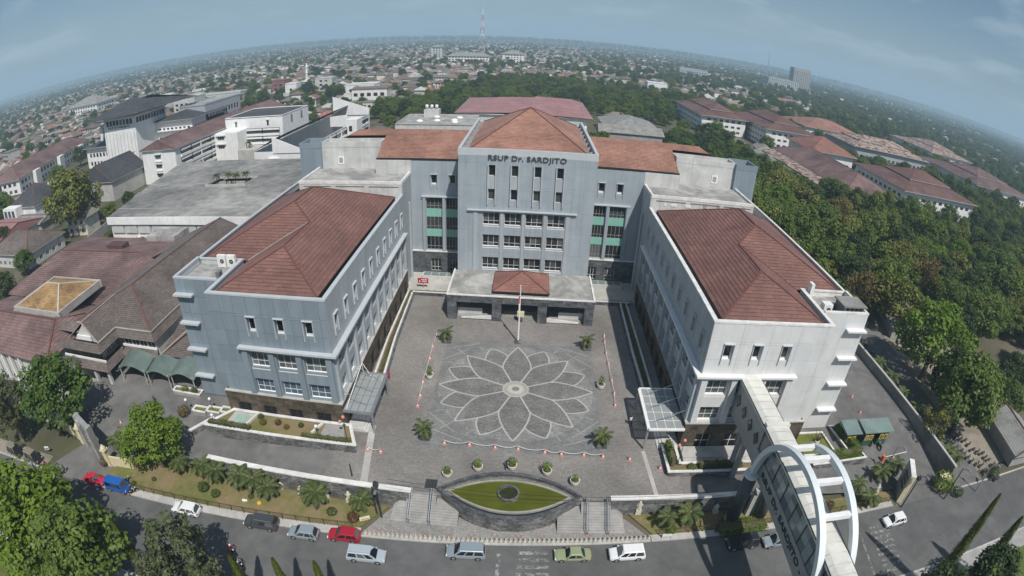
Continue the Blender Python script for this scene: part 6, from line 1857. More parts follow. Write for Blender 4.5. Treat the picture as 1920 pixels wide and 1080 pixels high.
# trees on the near side of the street, tops only
YN = -43.5
def near(key, px, py, s, label, sz=None, top=1.0, y=YN, group='trees on the near side of the street'):
	p = GY(px, py, y)
	return A_(key, p.x, p.y, -2, s, label, group, sz=sz)
near('round_a', 75, 1010, 1.75, 'wide bright-topped tree filling the lower left corner', y=-46.0, sz=1.5)
near('round_b', 165, 1065, 1.15, 'dark green tree at the bottom edge between the corner tree and casuarina', y=-46.5)
near('grey_a', 295, 1000, 1.05, 'large grey-green casuarina at the bottom left edge', y=-44.8, sz=1.12)
near('round_c', 40, 925, 1.0, 'dark tree at left edge above the corner tree', y=-44.5)
def column(px, py, y, label, rz=0.0, w_=0.85):
	p = GY(px, py, y)
	H = p.z + 2.0
	s = w_
	return A_('column', p.x, p.y, -2, s, label, 'column trees along the near kerb', rz, H / 18.0)
column(98, 914, -42.2, 'slender column tree standing taller than its neighbours at lower left')
column(137, 962, -42.4, 'column tree just right of the tallest slender one at lower left')
column(205, 972, -42.8, 'column tree between the corner tree and the casuarina')
column(47, 915, -42.0, 'column tree nearest the left edge')
column(428, 1040, -42.9, 'short column tree tip just right of the casuarina', w_=0.8)
column(510, 1046, -42.9, 'pointed column tree tip second from the casuarina at the bottom edge', w_=0.8)
column(588, 1052, -42.9, 'pointed column tree tip farthest right at bottom left', w_=0.8)
column(1876, 926, -41.5, 'very tall column tree leaning over the street at lower right', w_=0.95)
column(1918, 968, -42.3, 'tall column tree cut by the right edge', w_=1.1)
near('round_d', 1830, 1045, 0.8, 'dark tree under the column tree at lower right', y=-46.0)
near('round_d', 1905, 1030, 0.8, 'dark tree in the lower right corner', y=-45.5)
near('round_d', 1745, 1085, 0.62, 'low dark tree at bottom edge right of the sky bridge', y=-46.0)
# big trees by the right lane
for px, py, zc, key, s, lab in ((1752, 650, 6, 'round_a', 1.85, 'big bright green tree beside the right lane'), (1808, 760, 4, 'round_b', 1.4, 'broad dark tree over the motorcycle park'),
						  (1785, 725, 4, 'round_d', 1.1, 'shadowed tree between the lane and the motorcycle park'), (1840, 690, 2, 'round_c', 0.4, 'small round tree on the verge of the campus lane'), (1895, 745, 3, 'round_b', 0.75, 'green tree at the right edge above the stall'),
						  (1640, 560, 3.5, 'sparse_a', 1.3, 'thin young tree in the dirt lot behind the right wing'), (1760, 800, 3.0, 'sparse_a', 1.2, 'thin tree over parked motorcycles'), (1905, 690, 6, 'round_d', 0.9, 'dark tree on the slope at the right edge'), (1850, 560, 6, 'round_c', 1.1, 'tall tree in front of the right-hand wood')):
	p = G(px, py, zc)
	A_(key, p.x, p.y, -2.0, s, lab, 'trees by the right lane')
A_('round_e', *at(135, 420, 2), -2, 1.75, 'huge olive round tree in front of the tower block at left', 'trees left of the flat roof', sz=2.1)
A_('round_e', *at(160, 385, 4), -2, 1.35, 'yellowish tree joined to the huge round tree at left', 'trees left of the flat roof')
A_('palm_tall', -182, 130, -2, 1.7, 'tall palm in front of the pale tower block')
A_('palm_tall', -128, 156, -2, 1.2, 'palm rising beside the plain white ward block')
A_('palm_tall', -142, 122, -2, 1.0, 'palm standing against the galleried ward block')
for i, (x, y) in enumerate(((-98, 80), (-94.5, 80.5), (-91, 79.5), (-87.5, 82))):
	A_('palm_tall', x, y, 5.2, 0.92, 'palm in the roof light well, %s from the left' % ('first', 'second', 'third', 'fourth')[i], 'palms in the roof light well')
for x, y, k, lab in ((-52.5, 142, 'column', 'first'), (-46, 142, 'column', 'second'), (-40, 144, 'column', 'third')):
	A_(k, x, y, -2, 1.1, 'dark column tree above the left rear roof, %s from the left' % lab, 'column trees behind the rear roof', sz=0.82)
# --- plaza palms in square planters, potted bushes by the pond
def planter_box(x, y, label):
	t = thing('square_planter', label, 'planter', (x, y, 0), group='square planters of the plaza palms', world=False)
	q = MB()
	for a in ((-.75, .75, -.75, -.6), (-.75, .75, .6, .75), (-.75, -.6, -.6, .6), (.6, .75, -.6, .6)): q.box(*a, 0, 0.42)
	q.build('rim', 'stone_dark').parent = t
	q = MB(); q.box(-.6, .6, -.6, .6, 0.0, 0.34); q.build('earth', 'soil').parent = t
for px, py, nm in ((838, 640, 'back left'), (1100, 654, 'back right'), (797, 820, 'front left'), (1127, 835, 'front right')):
	p = G(px, py, 0)
	planter_box(p.x, p.y, 'dark square planter under the palm at the %s corner of the flower square' % nm)
	A_('palm_plaza', p.x, p.y, 0.3, 0.85, 'small palm at the %s corner of the flower square' % nm, 'palms around the flower square')
def pot(x, y, label, white=True):
	t = thing('plant_pot', label, 'plant pot', (x, y, 0), group='white plant pots', world=False)
	q = MB(); q.lathe([(0.34, 0), (0.5, 0.12), (0.58, 0.5), (0.62, 0.75), (0.66, 0.82), (0.6, 0.84), (0.55, 0.74)], 16); q.build('pot', 'cone_white', None, True).parent = t
	q = MB(); q.lathe([(0.56, 0.6), (0.56, 0.76), (0.05, 0.78)], 12); q.build('earth', 'soil').parent = t
pots = [(839, 893, 'leftmost pot by the pond'), (896, 881, 'second pot from the left by the pond'), (960, 879, 'middle pot behind the pond'), (1025, 889, 'second pot from the right by the pond'), (1077, 908, 'rightmost pot by the pond')]
for i, (px, py, lab) in enumerate(pots):
	p = G(px, py, 0)
	pot(p.x, p.y, 'white round plant pot, ' + lab)
	A_('pot_bush', p.x, p.y, 0.75, (0.8, 0.9, 1.0, 1.05, 0.75)[i], 'clipped bush growing in the ' + lab, 'bushes in the pond pots')
for px, py, lab in ((806, 709, 'left side of the flower square'), (1126, 728, 'right side of the flower square')):
	p = G(px, py, 0)
	pot(p.x, p.y, 'white round plant pot at the ' + lab)
	A_('pot_bush', p.x, p.y, 0.75, 0.7, 'leggy potted plant at the ' + lab, sz=1.3)
# --- palm garden
gp = [(240, 852), (268, 862), (345, 885), (385, 897), (412, 902), (455, 913), (480, 925), (512, 936), (590, 945), (602, 950), (682, 960), (225, 845)]
nth = ['first', 'second', 'third', 'fourth', 'fifth', 'sixth', 'seventh', 'eighth', 'ninth', 'tenth', 'eleventh', 'twelfth']
for i, (px, py) in enumerate(sorted(gp)):
	p = G(px, py, -1.9)
	A_('palm_garden', p.x, p.y, -1.9, random.uniform(0.9, 1.12), 'short palm in the left street garden, %s from the left gate' % nth[i], 'palms in the left street garden')
for i, (px, py) in enumerate(((1245, 985), (1287, 982), (1600, 930), (1625, 950), (1640, 905), (1668, 895))):
	p = G(px, py, -1.9)
	A_('palm_garden', p.x, p.y, -1.9, random.uniform(0.85, 1.1), 'short palm in the right street garden, %s from the entrance steps' % nth[i], 'palms in the right street garden')
for i, (x, y) in enumerate(((71.6, 8), (71.8, 3.5), (72.0, -2), (72.2, -6.5), (72.3, -12), (72.6, -18.5), (73.4, -20.2))):
	A_('palm_garden', x, y, -1.2, random.uniform(0.95, 1.15), 'palm in the strip along the right boundary wall, %s from the back' % nth[i], 'palms along the right boundary wall')
for i, (px, py, key, s, lab) in enumerate(((382, 915, 'bush', 1.0, 'larger clipped bush in the left street garden'), (404, 926, 'bush', 0.8, 'smaller clipped bush next to the larger one in the left garden'), (470, 930, 'bush', 0.5, 'tiny clipped bush near the yellow disc in the left garden'),
		  (622, 960, 'bush', 0.8, 'low green bush before the last palms of the left garden'), (663, 972, 'bush_red', 0.85, 'dark red bush at the right end of the left garden'), (196, 868, 'bush_rusty', 0.9, 'brownish shrub beside the left gate'),
		  (1258, 993, 'bush_bright', 0.8, 'bright bush in the garden right of the entrance steps'), (1640, 945, 'bush', 0.75, 'round bush in the right street garden near the gate sign'), (1765, 912, 'bush_bright', 2.3, 'large lime-green bush on the corner beyond the right gate'),
		  (1795, 925, 'bush', 1.2, 'darker bush beside the lime-green one at the right gate'), (1862, 890, 'bush', 1.3, 'round bush at the corner of the right lane'), (250, 905, 'bush', 0.5, 'small bush by the fence near the blue van'), (288, 897, 'bush', 0.45, 'small bush under the bright round tree'), (345, 775, 'bush_rusty', 1.2, 'yellowish shrub by the left forecourt lamps'))):
	z_ = -1.9 if py > 850 else -0.6
	p = G(px, py, z_ + 0.4)
	A_(key, p.x, p.y, z_, s, lab, 'bushes in the street gardens')
# --- hedges and planted beds
def hedge(label, pts, w_, h, z0, m='leaf_hedge', group=None, leaf=0.22, dens=60):
	t = thing('hedge', label, 'hedge', (pts[0][0], pts[0][1], z0), group=group)
	rnd = random.Random(len(label) * 7 + int(h * 10)); q = MB()
	for i in range(len(pts) - 1):
		a, b = Vector((*pts[i], 0)), Vector((*pts[i + 1], 0)); L_ = (b - a).length; d = (b - a) / L_; n = Vector((-d.y, d.x, 0))
		for k in range(int(L_ * (w_ + 2 * h) * dens)):
			u = rnd.random() * L_; f_ = rnd.random() * (w_ + 2 * h)
			hh = h * (0.85 + 0.25 * noise.noise((u * 0.8, i, h)))
			if f_ < w_: c = a + d * u + n * (f_ - w_ / 2) + Vector((0, 0, z0 + hh)); nn = Vector((0, 0, 1))
			elif f_ < w_ + h: c = a + d * u + n * (w_ / 2) + Vector((0, 0, z0 + (f_ - w_) * hh / h)); nn = n
			else: c = a + d * u - n * (w_ / 2) + Vector((0, 0, z0 + (f_ - w_ - h) * hh / h)); nn = -n
			leaf_quad(q, c + Vector((rnd.uniform(-.1, .1), rnd.uniform(-.1, .1), rnd.uniform(-.1, .1))), nn + Vector((rnd.uniform(-.7, .7), rnd.uniform(-.7, .7), rnd.uniform(-.2, .7))), leaf, rnd)
	q.build('foliage', m, t)
	q = MB()
	for i in range(len(pts) - 1): q.bar((*pts[i], z0 + h * 0.4), (*pts[i + 1], z0 + h * 0.4), w_ * 0.6, h * 0.8)
	q.build('twig_core', 'bark', t)
hedge('clipped hedge along the top of the stone planter before the left wing', [(-44.2, -16.6), (-37.0, -16.55)], 0.9, 0.55, 1.4)
hedge('short hedge along the right end of the left wing planter', [(-28.8, -16.4), (-21.6, -16.3)], 0.7, 0.4, 1.4)
hedge('bright hedge in the planter left of the right wing entrance', [(21.4, -12.8), (21.5, -17.0)], 0.9, 1.3, 0.9, 'leaf_bright')
hedge('dark hedge in the planter below the right wing windows', [(25.2, -17.1), (31.5, -17.1)], 1.1, 0.8, 0.9)
hedge('bright corner hedge by the ticket booths', [(51.6, -9.6), (53.2, -15.9), (45.0, -16.6)], 1.3, 1.3, 0.3, 'leaf_bright')
hedge('bright green hedge around the sky bridge pillar by the street', [(26.6, -26.4), (33.4, -26.0)], 2.2, 0.9, -1.85, 'leaf_bright')
hedge('green strip of plants between white kerbs beside the left wing', [(-22.5, 30.6), (-22.2, 10), (-21.5, -2.6)], 0.5, 0.3, 0.3, dens=40)
hedge('planted strip along the back edge of the plaza at left', [(-21.8, 30.3), (-14.4, 30.3)], 0.5, 0.45, 0.3, dens=40)
hedge('planted strip beside the right wing in its shadow', [(20.7, 29), (20.9, 0)], 0.5, 0.35, 0.3, dens=40)
hedge('long clipped hedge by the compound wall at left', [(-127, 40), (-133, 62), (-142, 92)], 2.6, 2.6, -2, dens=22, leaf=0.35)
hedge('dark hedge behind the brown-roofed bungalow at the left edge', [(-131, 36), (-131, 8), (-130, -10)], 2.2, 2.4, -2, 'leaf_mid', dens=22, leaf=0.35)
for i, (x, y, key, sc_, lab) in enumerate(((-35.5, -15.0, 'bush_rusty', 0.6, 'low brownish shrub on the left wing planter lawn, outer one'), (-33.2, -14.6, 'bush_red', 0.55, 'dark red shrub in the middle of the left wing planter'), (-31.6, -15.2, 'bush_rusty', 0.5, 'low brownish shrub beside the red one on the planter lawn'), (-29.6, -14.4, 'bush', 0.5, 'small green ball shrub on the left wing planter lawn'), (-36.4, -13.8, 'bush', 0.55, 'green shrub against the stone base of the left wing'),
		  (-53.6, -9.3, 'bush_bright', 0.7, 'yellow-green shrub in the white-kerbed bed by the left wing'), (-51.6, -9.3, 'bush', 0.7, 'green shrub at the wing end of the white-kerbed bed'), (24.2, -17.2, 'bush', 0.8, 'round bush at the corner of the right wing planter'), (43.2, -17.0, 'bush_bright', 0.7, 'bright bush under the sky bridge arches'), (38.5, -24.6, 'bush_rusty', 0.9, 'brownish shrub in the garden under the sky bridge'), (44.5, -24.2, 'bush_red', 0.8, 'reddish shrub in the right street garden'))):
	A_(key, x, y, {True: 1.25, False: 0.3}[y > -16 and -40 < x < -25] if y > -18 else -1.85, sc_, lab, 'shrubs in the planters')
for px, py, key, sc_, lab in ((12, 400, 'round_b', 1.1, 'dense tree at the left edge beside the three-windowed house'), (25, 345, 'round_c', 1.0, 'tree at the left edge behind the three-windowed house'), (8, 455, 'round_d', 0.8, 'dark tree at the left edge before the pink shed'), (45, 492, 'round_b', 0.7, 'green tree between bungalow and maroon roofs'), (95, 498, 'round_c', 0.55, 'small tree by the hedge of the maroon roofs'), (10, 545, 'round_d', 0.75, 'dark tree low on the left edge behind the clinic'),
		  (150, 300, 'round_d', 1.0, 'dark tree before the low wing of the tower block'), (110, 335, 'round_b', 1.0, 'tree left of the huge olive tree'), (60, 318, 'round_c', 1.0, 'tree in front of the long low ward'), (205, 392, 'round_c', 0.6, 'small tree right of the huge olive tree'), (240, 372, 'round_d', 0.55, 'dark small tree by the orange outhouse'), (85, 300, 'round_e', 0.9, 'olive tree before the middle of the long low ward')):
	A_(key, *at(px, py, 2), -2.1, sc_, lab, 'trees at the left edge')
# ------------------------------------------------------------------ the wood, the town and the far country
def blocked(x, y, m=0.0):
	return any(a - m < x < b + m and c - m < y < d + m for a, b, c, d in OCC)
OCC += [(50, 68, -50, 36), (68, 84, -50, 27), (87, 106, 16, 60)]
FT = ['round_b', 'round_c', 'round_d', 'round_e', 'tall_a', 'flat_a', 'dry_a', 'round_a']
OCC = [o for o in OCC if not (o[0] > 80 and o[1] < 108 and o[2] > 10)]
woods = []
rnd = random.Random(99)
def in_poly(x, y, poly):
	ins = False
	for i in range(len(poly)):
		(x1, y1), (x2, y2) = poly[i], poly[i - 1]
		if (y1 > y) != (y2 > y) and x < (x2 - x1) * (y - y1) / (y2 - y1) + x1: ins = not ins
	return ins
WOOD = [((67, 26), (67, 52), (100, 64), (90, 26)), ((-95, 235), (-88, 330), (-70, 440), (-30, 560), (60, 560), (160, 500), (215, 400), (120, 352), (60, 300), (40, 322), (-46, 325), (-50, 214), (-66, 214)), ((51, 38), (52, 84), (96, 74), (93, 60), (84, 38)), ((54, 66), (60, 120), (118, 130), (124, 60), (150, 42), (150, 20), (108, 18), (104, 40), (90, 62)),     # behind the right wing
		((48, 74), (52, 128), (116, 210), (116, 128), (80, 70)),
		((-20, 92), (-18, 165), (30, 180), (120, 250), (118, 205), (56, 130), (46, 84)),
		((-66, 214), (-52, 214), (-50, 330), (150, 420), (215, 350), (200, 345), (110, 360), (60, 300), (-46, 325), (-48, 212)),
		((104, 40), (124, 130), (176, 130), (250, 130), (250, 60), (200, 10), (150, 18), (150, 42)),
		((188, 190), (190, 262), (222, 262), (222, 250), (320, 220), (400, 180), (330, 110), (240, 120), (236, 196)),
		((300, 262), (300, 345), (380, 350), (382, 305)), ((190, 325), (225, 345), (225, 400), (190, 400)), ((150, 10), (250, 60), (250, -20), (120, -20), (112, 5))]
for poly in WOOD:
	xs, ys = [p[0] for p in poly], [p[1] for p in poly]
	area = (max(xs) - min(xs)) * (max(ys) - min(ys))
	for i in range(int(area / (24 if max(ys) < 420 else 40))):
		x, y = rnd.uniform(min(xs), max(xs)), rnd.uniform(min(ys), max(ys))
		if not in_poly(x, y, poly) or blocked(x, y, 0): continue
		if any((x - a) ** 2 + (y - b) ** 2 < 40 for a, b in woods): continue
		if in_view((x, y, 6), 60): woods.append((x, y))
woods.sort(key=lambda p: (p[0] - CAM_POS.x) ** 2 + (p[1] - CAM_POS.y) ** 2)
print('wood trees', len(woods))
ZONES = (('right wing', 46, 50), ('campus shed', 124, 160), ('pyramid roof', 172, 224), ('broad mottled hall', 205, 160), ('pink roof', 0, 250), ('three-storey campus block', 168, 290), ('grey-roofed hall', 56, 250), ('hospital rear roof', 20, 70), ('long white campus hall', 128, 310), ('long grey shed', 96, 40))
TONE = {'round_b': 'mid-green', 'round_c': 'yellow-green', 'round_d': 'dark green', 'round_e': 'olive', 'tall_a': 'narrow green', 'flat_a': 'flat-topped', 'dry_a': 'half-bare rusty', 'round_a': 'bright green'}
def relation(x, y, zones):
	nm, zx, zy = min(zones, key=lambda z: (z[1] - x) ** 2 + (z[2] - y) ** 2)
	dx_, dy_ = x - zx, y - zy
	side = 'behind' if dy_ > abs(dx_) else 'in front of' if -dy_ > abs(dx_) else 'right of' if dx_ > 0 else 'left of'
	dist = hypot(dx_, dy_)
	far_ = 'close' if dist < 18 else 'a little' if dist < 36 else 'well' if dist < 65 else 'far'
	return '%s %s the %s' % (far_, side, nm)
wood_left = []
for i, (x, y) in enumerate(woods):
	key = rnd.choices(FT, (3, 4, 2, 4.5, 2, 2.5, 0.8, 1.5))[0]
	s = rnd.uniform(0.75, 1.25)
	if i < 245:
		put_tree(key, x, y, -2.1, s, '%s %s tree %s' % ('tall' if s > 1.08 else 'small' if s < 0.9 else 'middling', TONE[key], relation(x, y, ZONES)), 'trees of the campus wood', sz=s * rnd.uniform(0.9, 1.15))
	else: wood_left.append((x, y, s))
# --- one house kind, sizes and colours differ
def omat(name, rough, var):
	m = bpy.data.materials.new(name); m.use_nodes = True
	N, L = nodes(m); b = N['Principled BSDF']; b.inputs['Roughness'].default_value = rough
	oi = N.new('ShaderNodeObjectInfo'); geo = N.new('ShaderNodeNewGeometry')
	n = N.new('ShaderNodeTexNoise'); n.inputs['Scale'].default_value = 0.5; n.inputs['Detail'].default_value = 5; L.new(geo.outputs['Position'], n.inputs['Vector'])
	r = N.new('ShaderNodeMapRange'); r.inputs[1].default_value = 0.3; r.inputs[2].default_value = 0.7; r.inputs[3].default_value = 1 - var; r.inputs[4].default_value = 1 + var
	L.new(n.outputs['Fac'], r.inputs[0])
	vm = N.new('ShaderNodeVectorMath'); vm.operation = 'SCALE'; L.new(oi.outputs['Color'], vm.inputs[0]); L.new(r.outputs[0], vm.inputs['Scale']); L.new(vm.outputs[0], b.inputs['Base Color'])
	M[name] = m
omat('own_wall', 0.8, 0.1); omat('own_roof', 0.75, 0.25)
def house_geo(w_, d, h, rise, over, gable, wall, roof):
	wall.box(-w_ / 2, w_ / 2, -d / 2, d / 2, 0, h)
	a, b = w_ / 2 + over, d / 2 + over
	ins = 0.01 if gable else b
	ins = min(ins, a - 0.01)
	R1, R2 = (-a + ins, 0, h + rise), (a - ins, 0, h + rise)
	roof.face([(-a, -b, h - 0.1), (a, -b, h - 0.1), R2, R1]); roof.face([(a, b, h - 0.1), (-a, b, h - 0.1), R1, R2])
	(wall if gable else roof).face([(a, -b, h - 0.1), (a, b, h - 0.1), R2]); (wall if gable else roof).face([(-a, b, h - 0.1), (-a, -b, h - 0.1), R1])
HK = []
for gable in (False, True):
	for w_, d, h, rise in ((12, 9, 3.4, 2.8), (10, 8, 6.2, 2.4), (16, 10, 3.8, 3.2)):
		wl, rf = MB(), MB(); house_geo(w_, d, h, rise, 0.9, gable, wl, rf)
		win = MB()
		for i in range(int(w_ / 3)):
			for z in ([1.0] if h < 5 else [1.0, 4.0]):
				x = -w_ / 2 + 1.0 + i * 3.0
				win.box(x, x + 1.5, -d / 2 - 0.05, -d / 2 + 0.02, z, z + 1.4)
		HK.append((wl.mesh('wall', 'own_wall'), rf.mesh('roof', 'own_roof'), win.mesh('windows', 'pane_dark'), h, rise, w_))
wl = MB(); wl.box(-9, 9, -6, 6, 0, 8.5)
fl = MB(); fl.box(-9.3, 9.3, -6.3, 6.3, 8.5, 8.9)
win = MB()
for i in range(5):
	for z in (1.2, 5.0): win.box(-8 + i * 3.4, -6 + i * 3.4, -6.06, -5.98, z, z + 1.7)
HK.append((wl.mesh('wall', 'own_wall'), fl.mesh('roof', 'own_roof'), win.mesh('windows', 'pane_dark'), 8.5, 0, 18))
ROOFC = [((0.15, 0.12, 0.10), 'brown', 7), ((0.18, 0.125, 0.10), 'reddish brown', 4), ((0.115, 0.10, 0.09), 'dark brown', 5), ((0.24, 0.115, 0.075), 'orange', 1), ((0.23, 0.21, 0.19), 'grey', 5), ((0.36, 0.355, 0.34), 'silvery', 4), ((0.26, 0.11, 0.10), 'red', 1), ((0.19, 0.16, 0.135), 'tan', 4)]
WALLC = [((0.70, 0.69, 0.66), 'white', 6), ((0.60, 0.56, 0.46), 'cream', 3), ((0.42, 0.41, 0.38), 'grey', 2), ((0.36, 0.47, 0.52), 'bluish', 1), ((0.62, 0.42, 0.36), 'pinkish', 1), ((0.40, 0.48, 0.36), 'greenish', 1)]
def town(x, y):
	"""how built-up a place is (0..1) and how wooded"""
	a = atan2(x, y + 67)                       # bearing from the camera
	d = hypot(x, y + 67)
	n1 = noise.noise((x * 0.004, y * 0.004, 3.1)); n2 = noise.noise((x * 0.012, y * 0.012, 7.7))
	b = 0.9 if a < 0.05 else max(0.12, 0.9 - (a - 0.05) * 2.0)
	if a > 0.05 and d < 560: b = 0.04
	if -0.35 < a < 0.35 and d < 330 and x > -70: b = 0.02
	if x < -245 and d < 330: b = 0.3
	b *= 1.0 - 0.62 * min(1, max(0, (d - 650) / 1700))
	return max(0.0, min(1.0, b + 0.75 * n1 + 0.35 * n2))
LAND = (('tower block', -205, 180), ('ward blocks', -130, 200), ('saw-toothed ward', -92, 170), ('service building', -44, 195), ('pink-roofed clinic', -5, 260), ('long left ward', -290, 170), ('campus halls', 170, 300))
houses, ftrees = [], []
y = 60.0
while y < 4200:
	stepd = 15.5 if y < 420 else 18.0 if y < 900 else 24.0 if y < 1800 else 42.0
	half = (y + 67) * 2.1 + 60
	x = -half
	while x < half:
		px_, py_ = x + rnd.uniform(-.42, .42) * stepd, y + rnd.uniform(-.42, .42) * stepd
		x += stepd
		if blocked(px_, py_, 5) or not in_view((px_, py_, 3), 30): continue
		if any(in_poly(px_, py_, w_) for w_ in WOOD): continue
		b = town(px_, py_)
		if rnd.random() < b * 0.92: houses.append((px_, py_))
		elif rnd.random() < 0.93: ftrees.append((px_, py_))
		if rnd.random() < 0.66 - 0.36 * b: ftrees.append((px_ + rnd.uniform(-7, 7), py_ + rnd.uniform(-7, 7)))
	y += stepd
houses.sort(key=lambda p: (p[0] - CAM_POS.x) ** 2 + (p[1] - CAM_POS.y) ** 2)
ftrees.sort(key=lambda p: (p[0] - CAM_POS.x) ** 2 + (p[1] - CAM_POS.y) ** 2)
ftrees = [p for p in ftrees if not blocked(p[0], p[1], 6) and hypot(p[0], p[1] + 67) > 95]
print('houses', len(houses), 'far trees', len(ftrees))
def pick(tab): return rnd.choices(tab, [t[2] for t in tab])[0]
fw, fr = MB(), MB()
wc, rc = [], []
for i, (x, y) in enumerate(houses):
	k = rnd.choices(range(7), (6, 5, 5, 3, 3, 3, 1))[0]
	rcol, wcol = pick(ROOFC), pick(WALLC)
	big = rnd.random() < 0.05
	sc = rnd.uniform(0.75, 1.12) * (1.6 if big and k == 6 else 1.0)
	rz = rnd.choice((0, pi / 2)) + 0.25 * noise.noise((x * 0.003, y * 0.003, 1)) * 3
	if i < 290:
		me = HK[k]
		t = bpy.data.objects.new('town_house', None); COL.objects.link(t); t.empty_display_size = 0.3
		t.location = (x, y, -2.1); t.rotation_euler = (0, 0, rz); t.scale = (sc, sc, sc)
		t['category'] = 'house'
		t['label'] = '%s %s-roofed house with %s walls %s' % ('flat-topped' if k == 6 else 'two-storey' if me[3] > 5 else 'elongated' if me[5] > 14 else 'low', rcol[1], wcol[1], relation(x, y, LAND)); t['label'] = t['label'].replace('reddish brown', 'reddish').replace('dark brown', 'umber')
		t['group'] = 'houses of the town behind the hospital'
		vv = rnd.uniform(0.8, 1.2)
		for nm, mm, cc in (('wall', me[0], wcol[0]), ('roof', me[1], tuple(c * vv for c in rcol[0])), ('windows', me[2], (0, 0, 0))):
			o = bpy.data.objects.new(nm, mm); COL.objects.link(o); o.parent = t; o.color = (*cc, 1)
			if nm == 'windows': o['kind'] = 'stuff'
	else:
		w_, d, h, rise = ((12, 9, 3.4, 2.8), (10, 8, 6.2, 2.4), (16, 10, 3.8, 3.2))[k % 3]
		far_ = hypot(x, y) > 1500
		if far_: w_ *= 1.3; d *= 1.3
		a_, b_ = MB(), MB(); house_geo(w_ * sc, d * sc, h * sc, rise * sc, 0.9, k > 2, a_, b_)
		cz, sz_ = cos(rz), sin(rz)
		for src, dst, cl, col_ in ((a_, fw, wc, wcol[0]), (b_, fr, rc, rcol[0])):
			n0 = len(dst.v); vv = rnd.uniform(0.8, 1.25)
			dst.v += [(x + vx * cz - vy * sz_, y + vx * sz_ + vy * cz, -2.1 + vz) for vx, vy, vz in src.v]
			for f_ in src.f:
				dst.f.append(tuple(n0 + j for j in f_)); dst.m.append(0); dst.uv.append(None); cl.append((len(f_), tuple(c * vv for c in col_)))
def coloured(mb, cl, name, m):
	me = mb.mesh(name, m)
	ca = me.color_attributes.new('Col', 'FLOAT_COLOR', 'CORNER')
	buf = []
	for n, c in cl: buf += [c[0], c[1], c[2], 1.0] * n
	ca.data.foreach_set('color', buf)
	return me
# the rest of the town, too many and too small to take singly: one mass
ft = link('far_town', coloured(fr, rc, 'far_town', 'house_roof'))
tag(ft, 'dense mass of small roofs of the town spreading to the horizon', 'town', kind='stuff')
o = link('far_town_walls', coloured(fw, wc, 'far_town_walls', 'house_wall')); o.parent = ft; o['kind'] = 'stuff'
# single trees between the nearer houses
for i, (x, y) in enumerate(ftrees[:50]):
	key = rnd.choices(FT, (3, 3, 3, 2, 2, 1, 0, 1))[0]
	s = rnd.uniform(0.6, 1.05)
	put_tree(key, x, y, -2.1, s, '%s %s tree between houses, %s' % ('tall' if s > 0.9 else 'small', TONE[key], relation(x, y, LAND)), 'trees between the nearer houses')
# woodland and garden trees beyond: one mass, copies of the same crowns
def scatter(name, label, pts, src, smin, smax, seed):
	me = bpy.data.meshes.new(name); me.from_pydata(pts, [], [])
	o = link(name, me); tag(o, label, 'trees', kind='stuff')
	g = bpy.data.node_groups.new(name, 'GeometryNodeTree')
	g.interface.new_socket('Geometry', in_out='INPUT', socket_type='NodeSocketGeometry')
	g.interface.new_socket('Geometry', in_out='OUTPUT', socket_type='NodeSocketGeometry')
	N = g.nodes; L = g.links
	gi, go = N.new('NodeGroupInput'), N.new('NodeGroupOutput')
	ip = N.new('GeometryNodeInstanceOnPoints'); oi = N.new('GeometryNodeObjectInfo')
	oi.inputs['Object'].default_value = src; oi.inputs['As Instance'].default_value = True; oi.transform_space = 'ORIGINAL'
	rv = N.new('FunctionNodeRandomValue'); rv.data_type = 'FLOAT'; rv.inputs[2].default_value = smin; rv.inputs[3].default_value = smax; rv.inputs['Seed'].default_value = seed
	rr = N.new('FunctionNodeRandomValue'); rr.data_type = 'FLOAT_VECTOR'; rr.inputs[0].default_value = (0, 0, 0); rr.inputs[1].default_value = (0, 0, 6.28); rr.inputs['Seed'].default_value = seed + 3
	L.new(gi.outputs[0], ip.inputs['Points']); L.new(oi.outputs['Geometry'], ip.inputs['Instance'])
	L.new(rr.outputs[0], ip.inputs['Rotation']); L.new(rv.outputs[1], ip.inputs['Scale']); L.new(ip.outputs[0], go.inputs[0])
	md = o.modifiers.new('scatter', 'NODES'); md.node_group = g
	return o
pts_ = {k: [] for k in ('round_c', 'round_d', 'tall_a', 'round_b')}
for x, y in ftrees[50:]:
	pts_[rnd.choices(list(pts_), (3, 4, 2, 3))[0]].append((x, y, -2.6))
for x, y, s in wood_left: pts_[rnd.choice(list(pts_))].append((x, y, -2.2))
for i, (k, p) in enumerate(pts_.items()):
	src = [c for c in TREE[k][0].children if c.name.startswith('crown')][0]
	if k == 'round_c': first = scatter('woodland', 'green mass of far trees among the houses out to the horizon', p, src, 0.5, 1.0, 5)
	else:
		o = scatter('woodland_trees', None, p, src, 0.5, 1.0, 5 + i * 11); o.parent = first
		for kk in ('label', 'category'):
			if kk in o: del o[kk]
# far belt of trees to the horizon: overlapping low mounds of foliage, kilometres away
far_pts = []
yy = 4200.0
while yy < 15000:
	st = yy * 0.017
	half = yy * 1.9
	xx = -half
	while xx < half:
		p = (xx + rnd.uniform(-.5, .5) * st, yy + rnd.uniform(-.5, .5) * st, -4.0)
		if in_view(p, 20): far_pts.append(p)
		xx += st
	yy += st * 1.6
o = scatter('far_tree_belt', None, far_pts, [c for c in TREE['round_d'][0].children if c.name.startswith('crown')][0], 1.6, 3.4, 77); o.parent = first
if 'category' in o: del o['category']
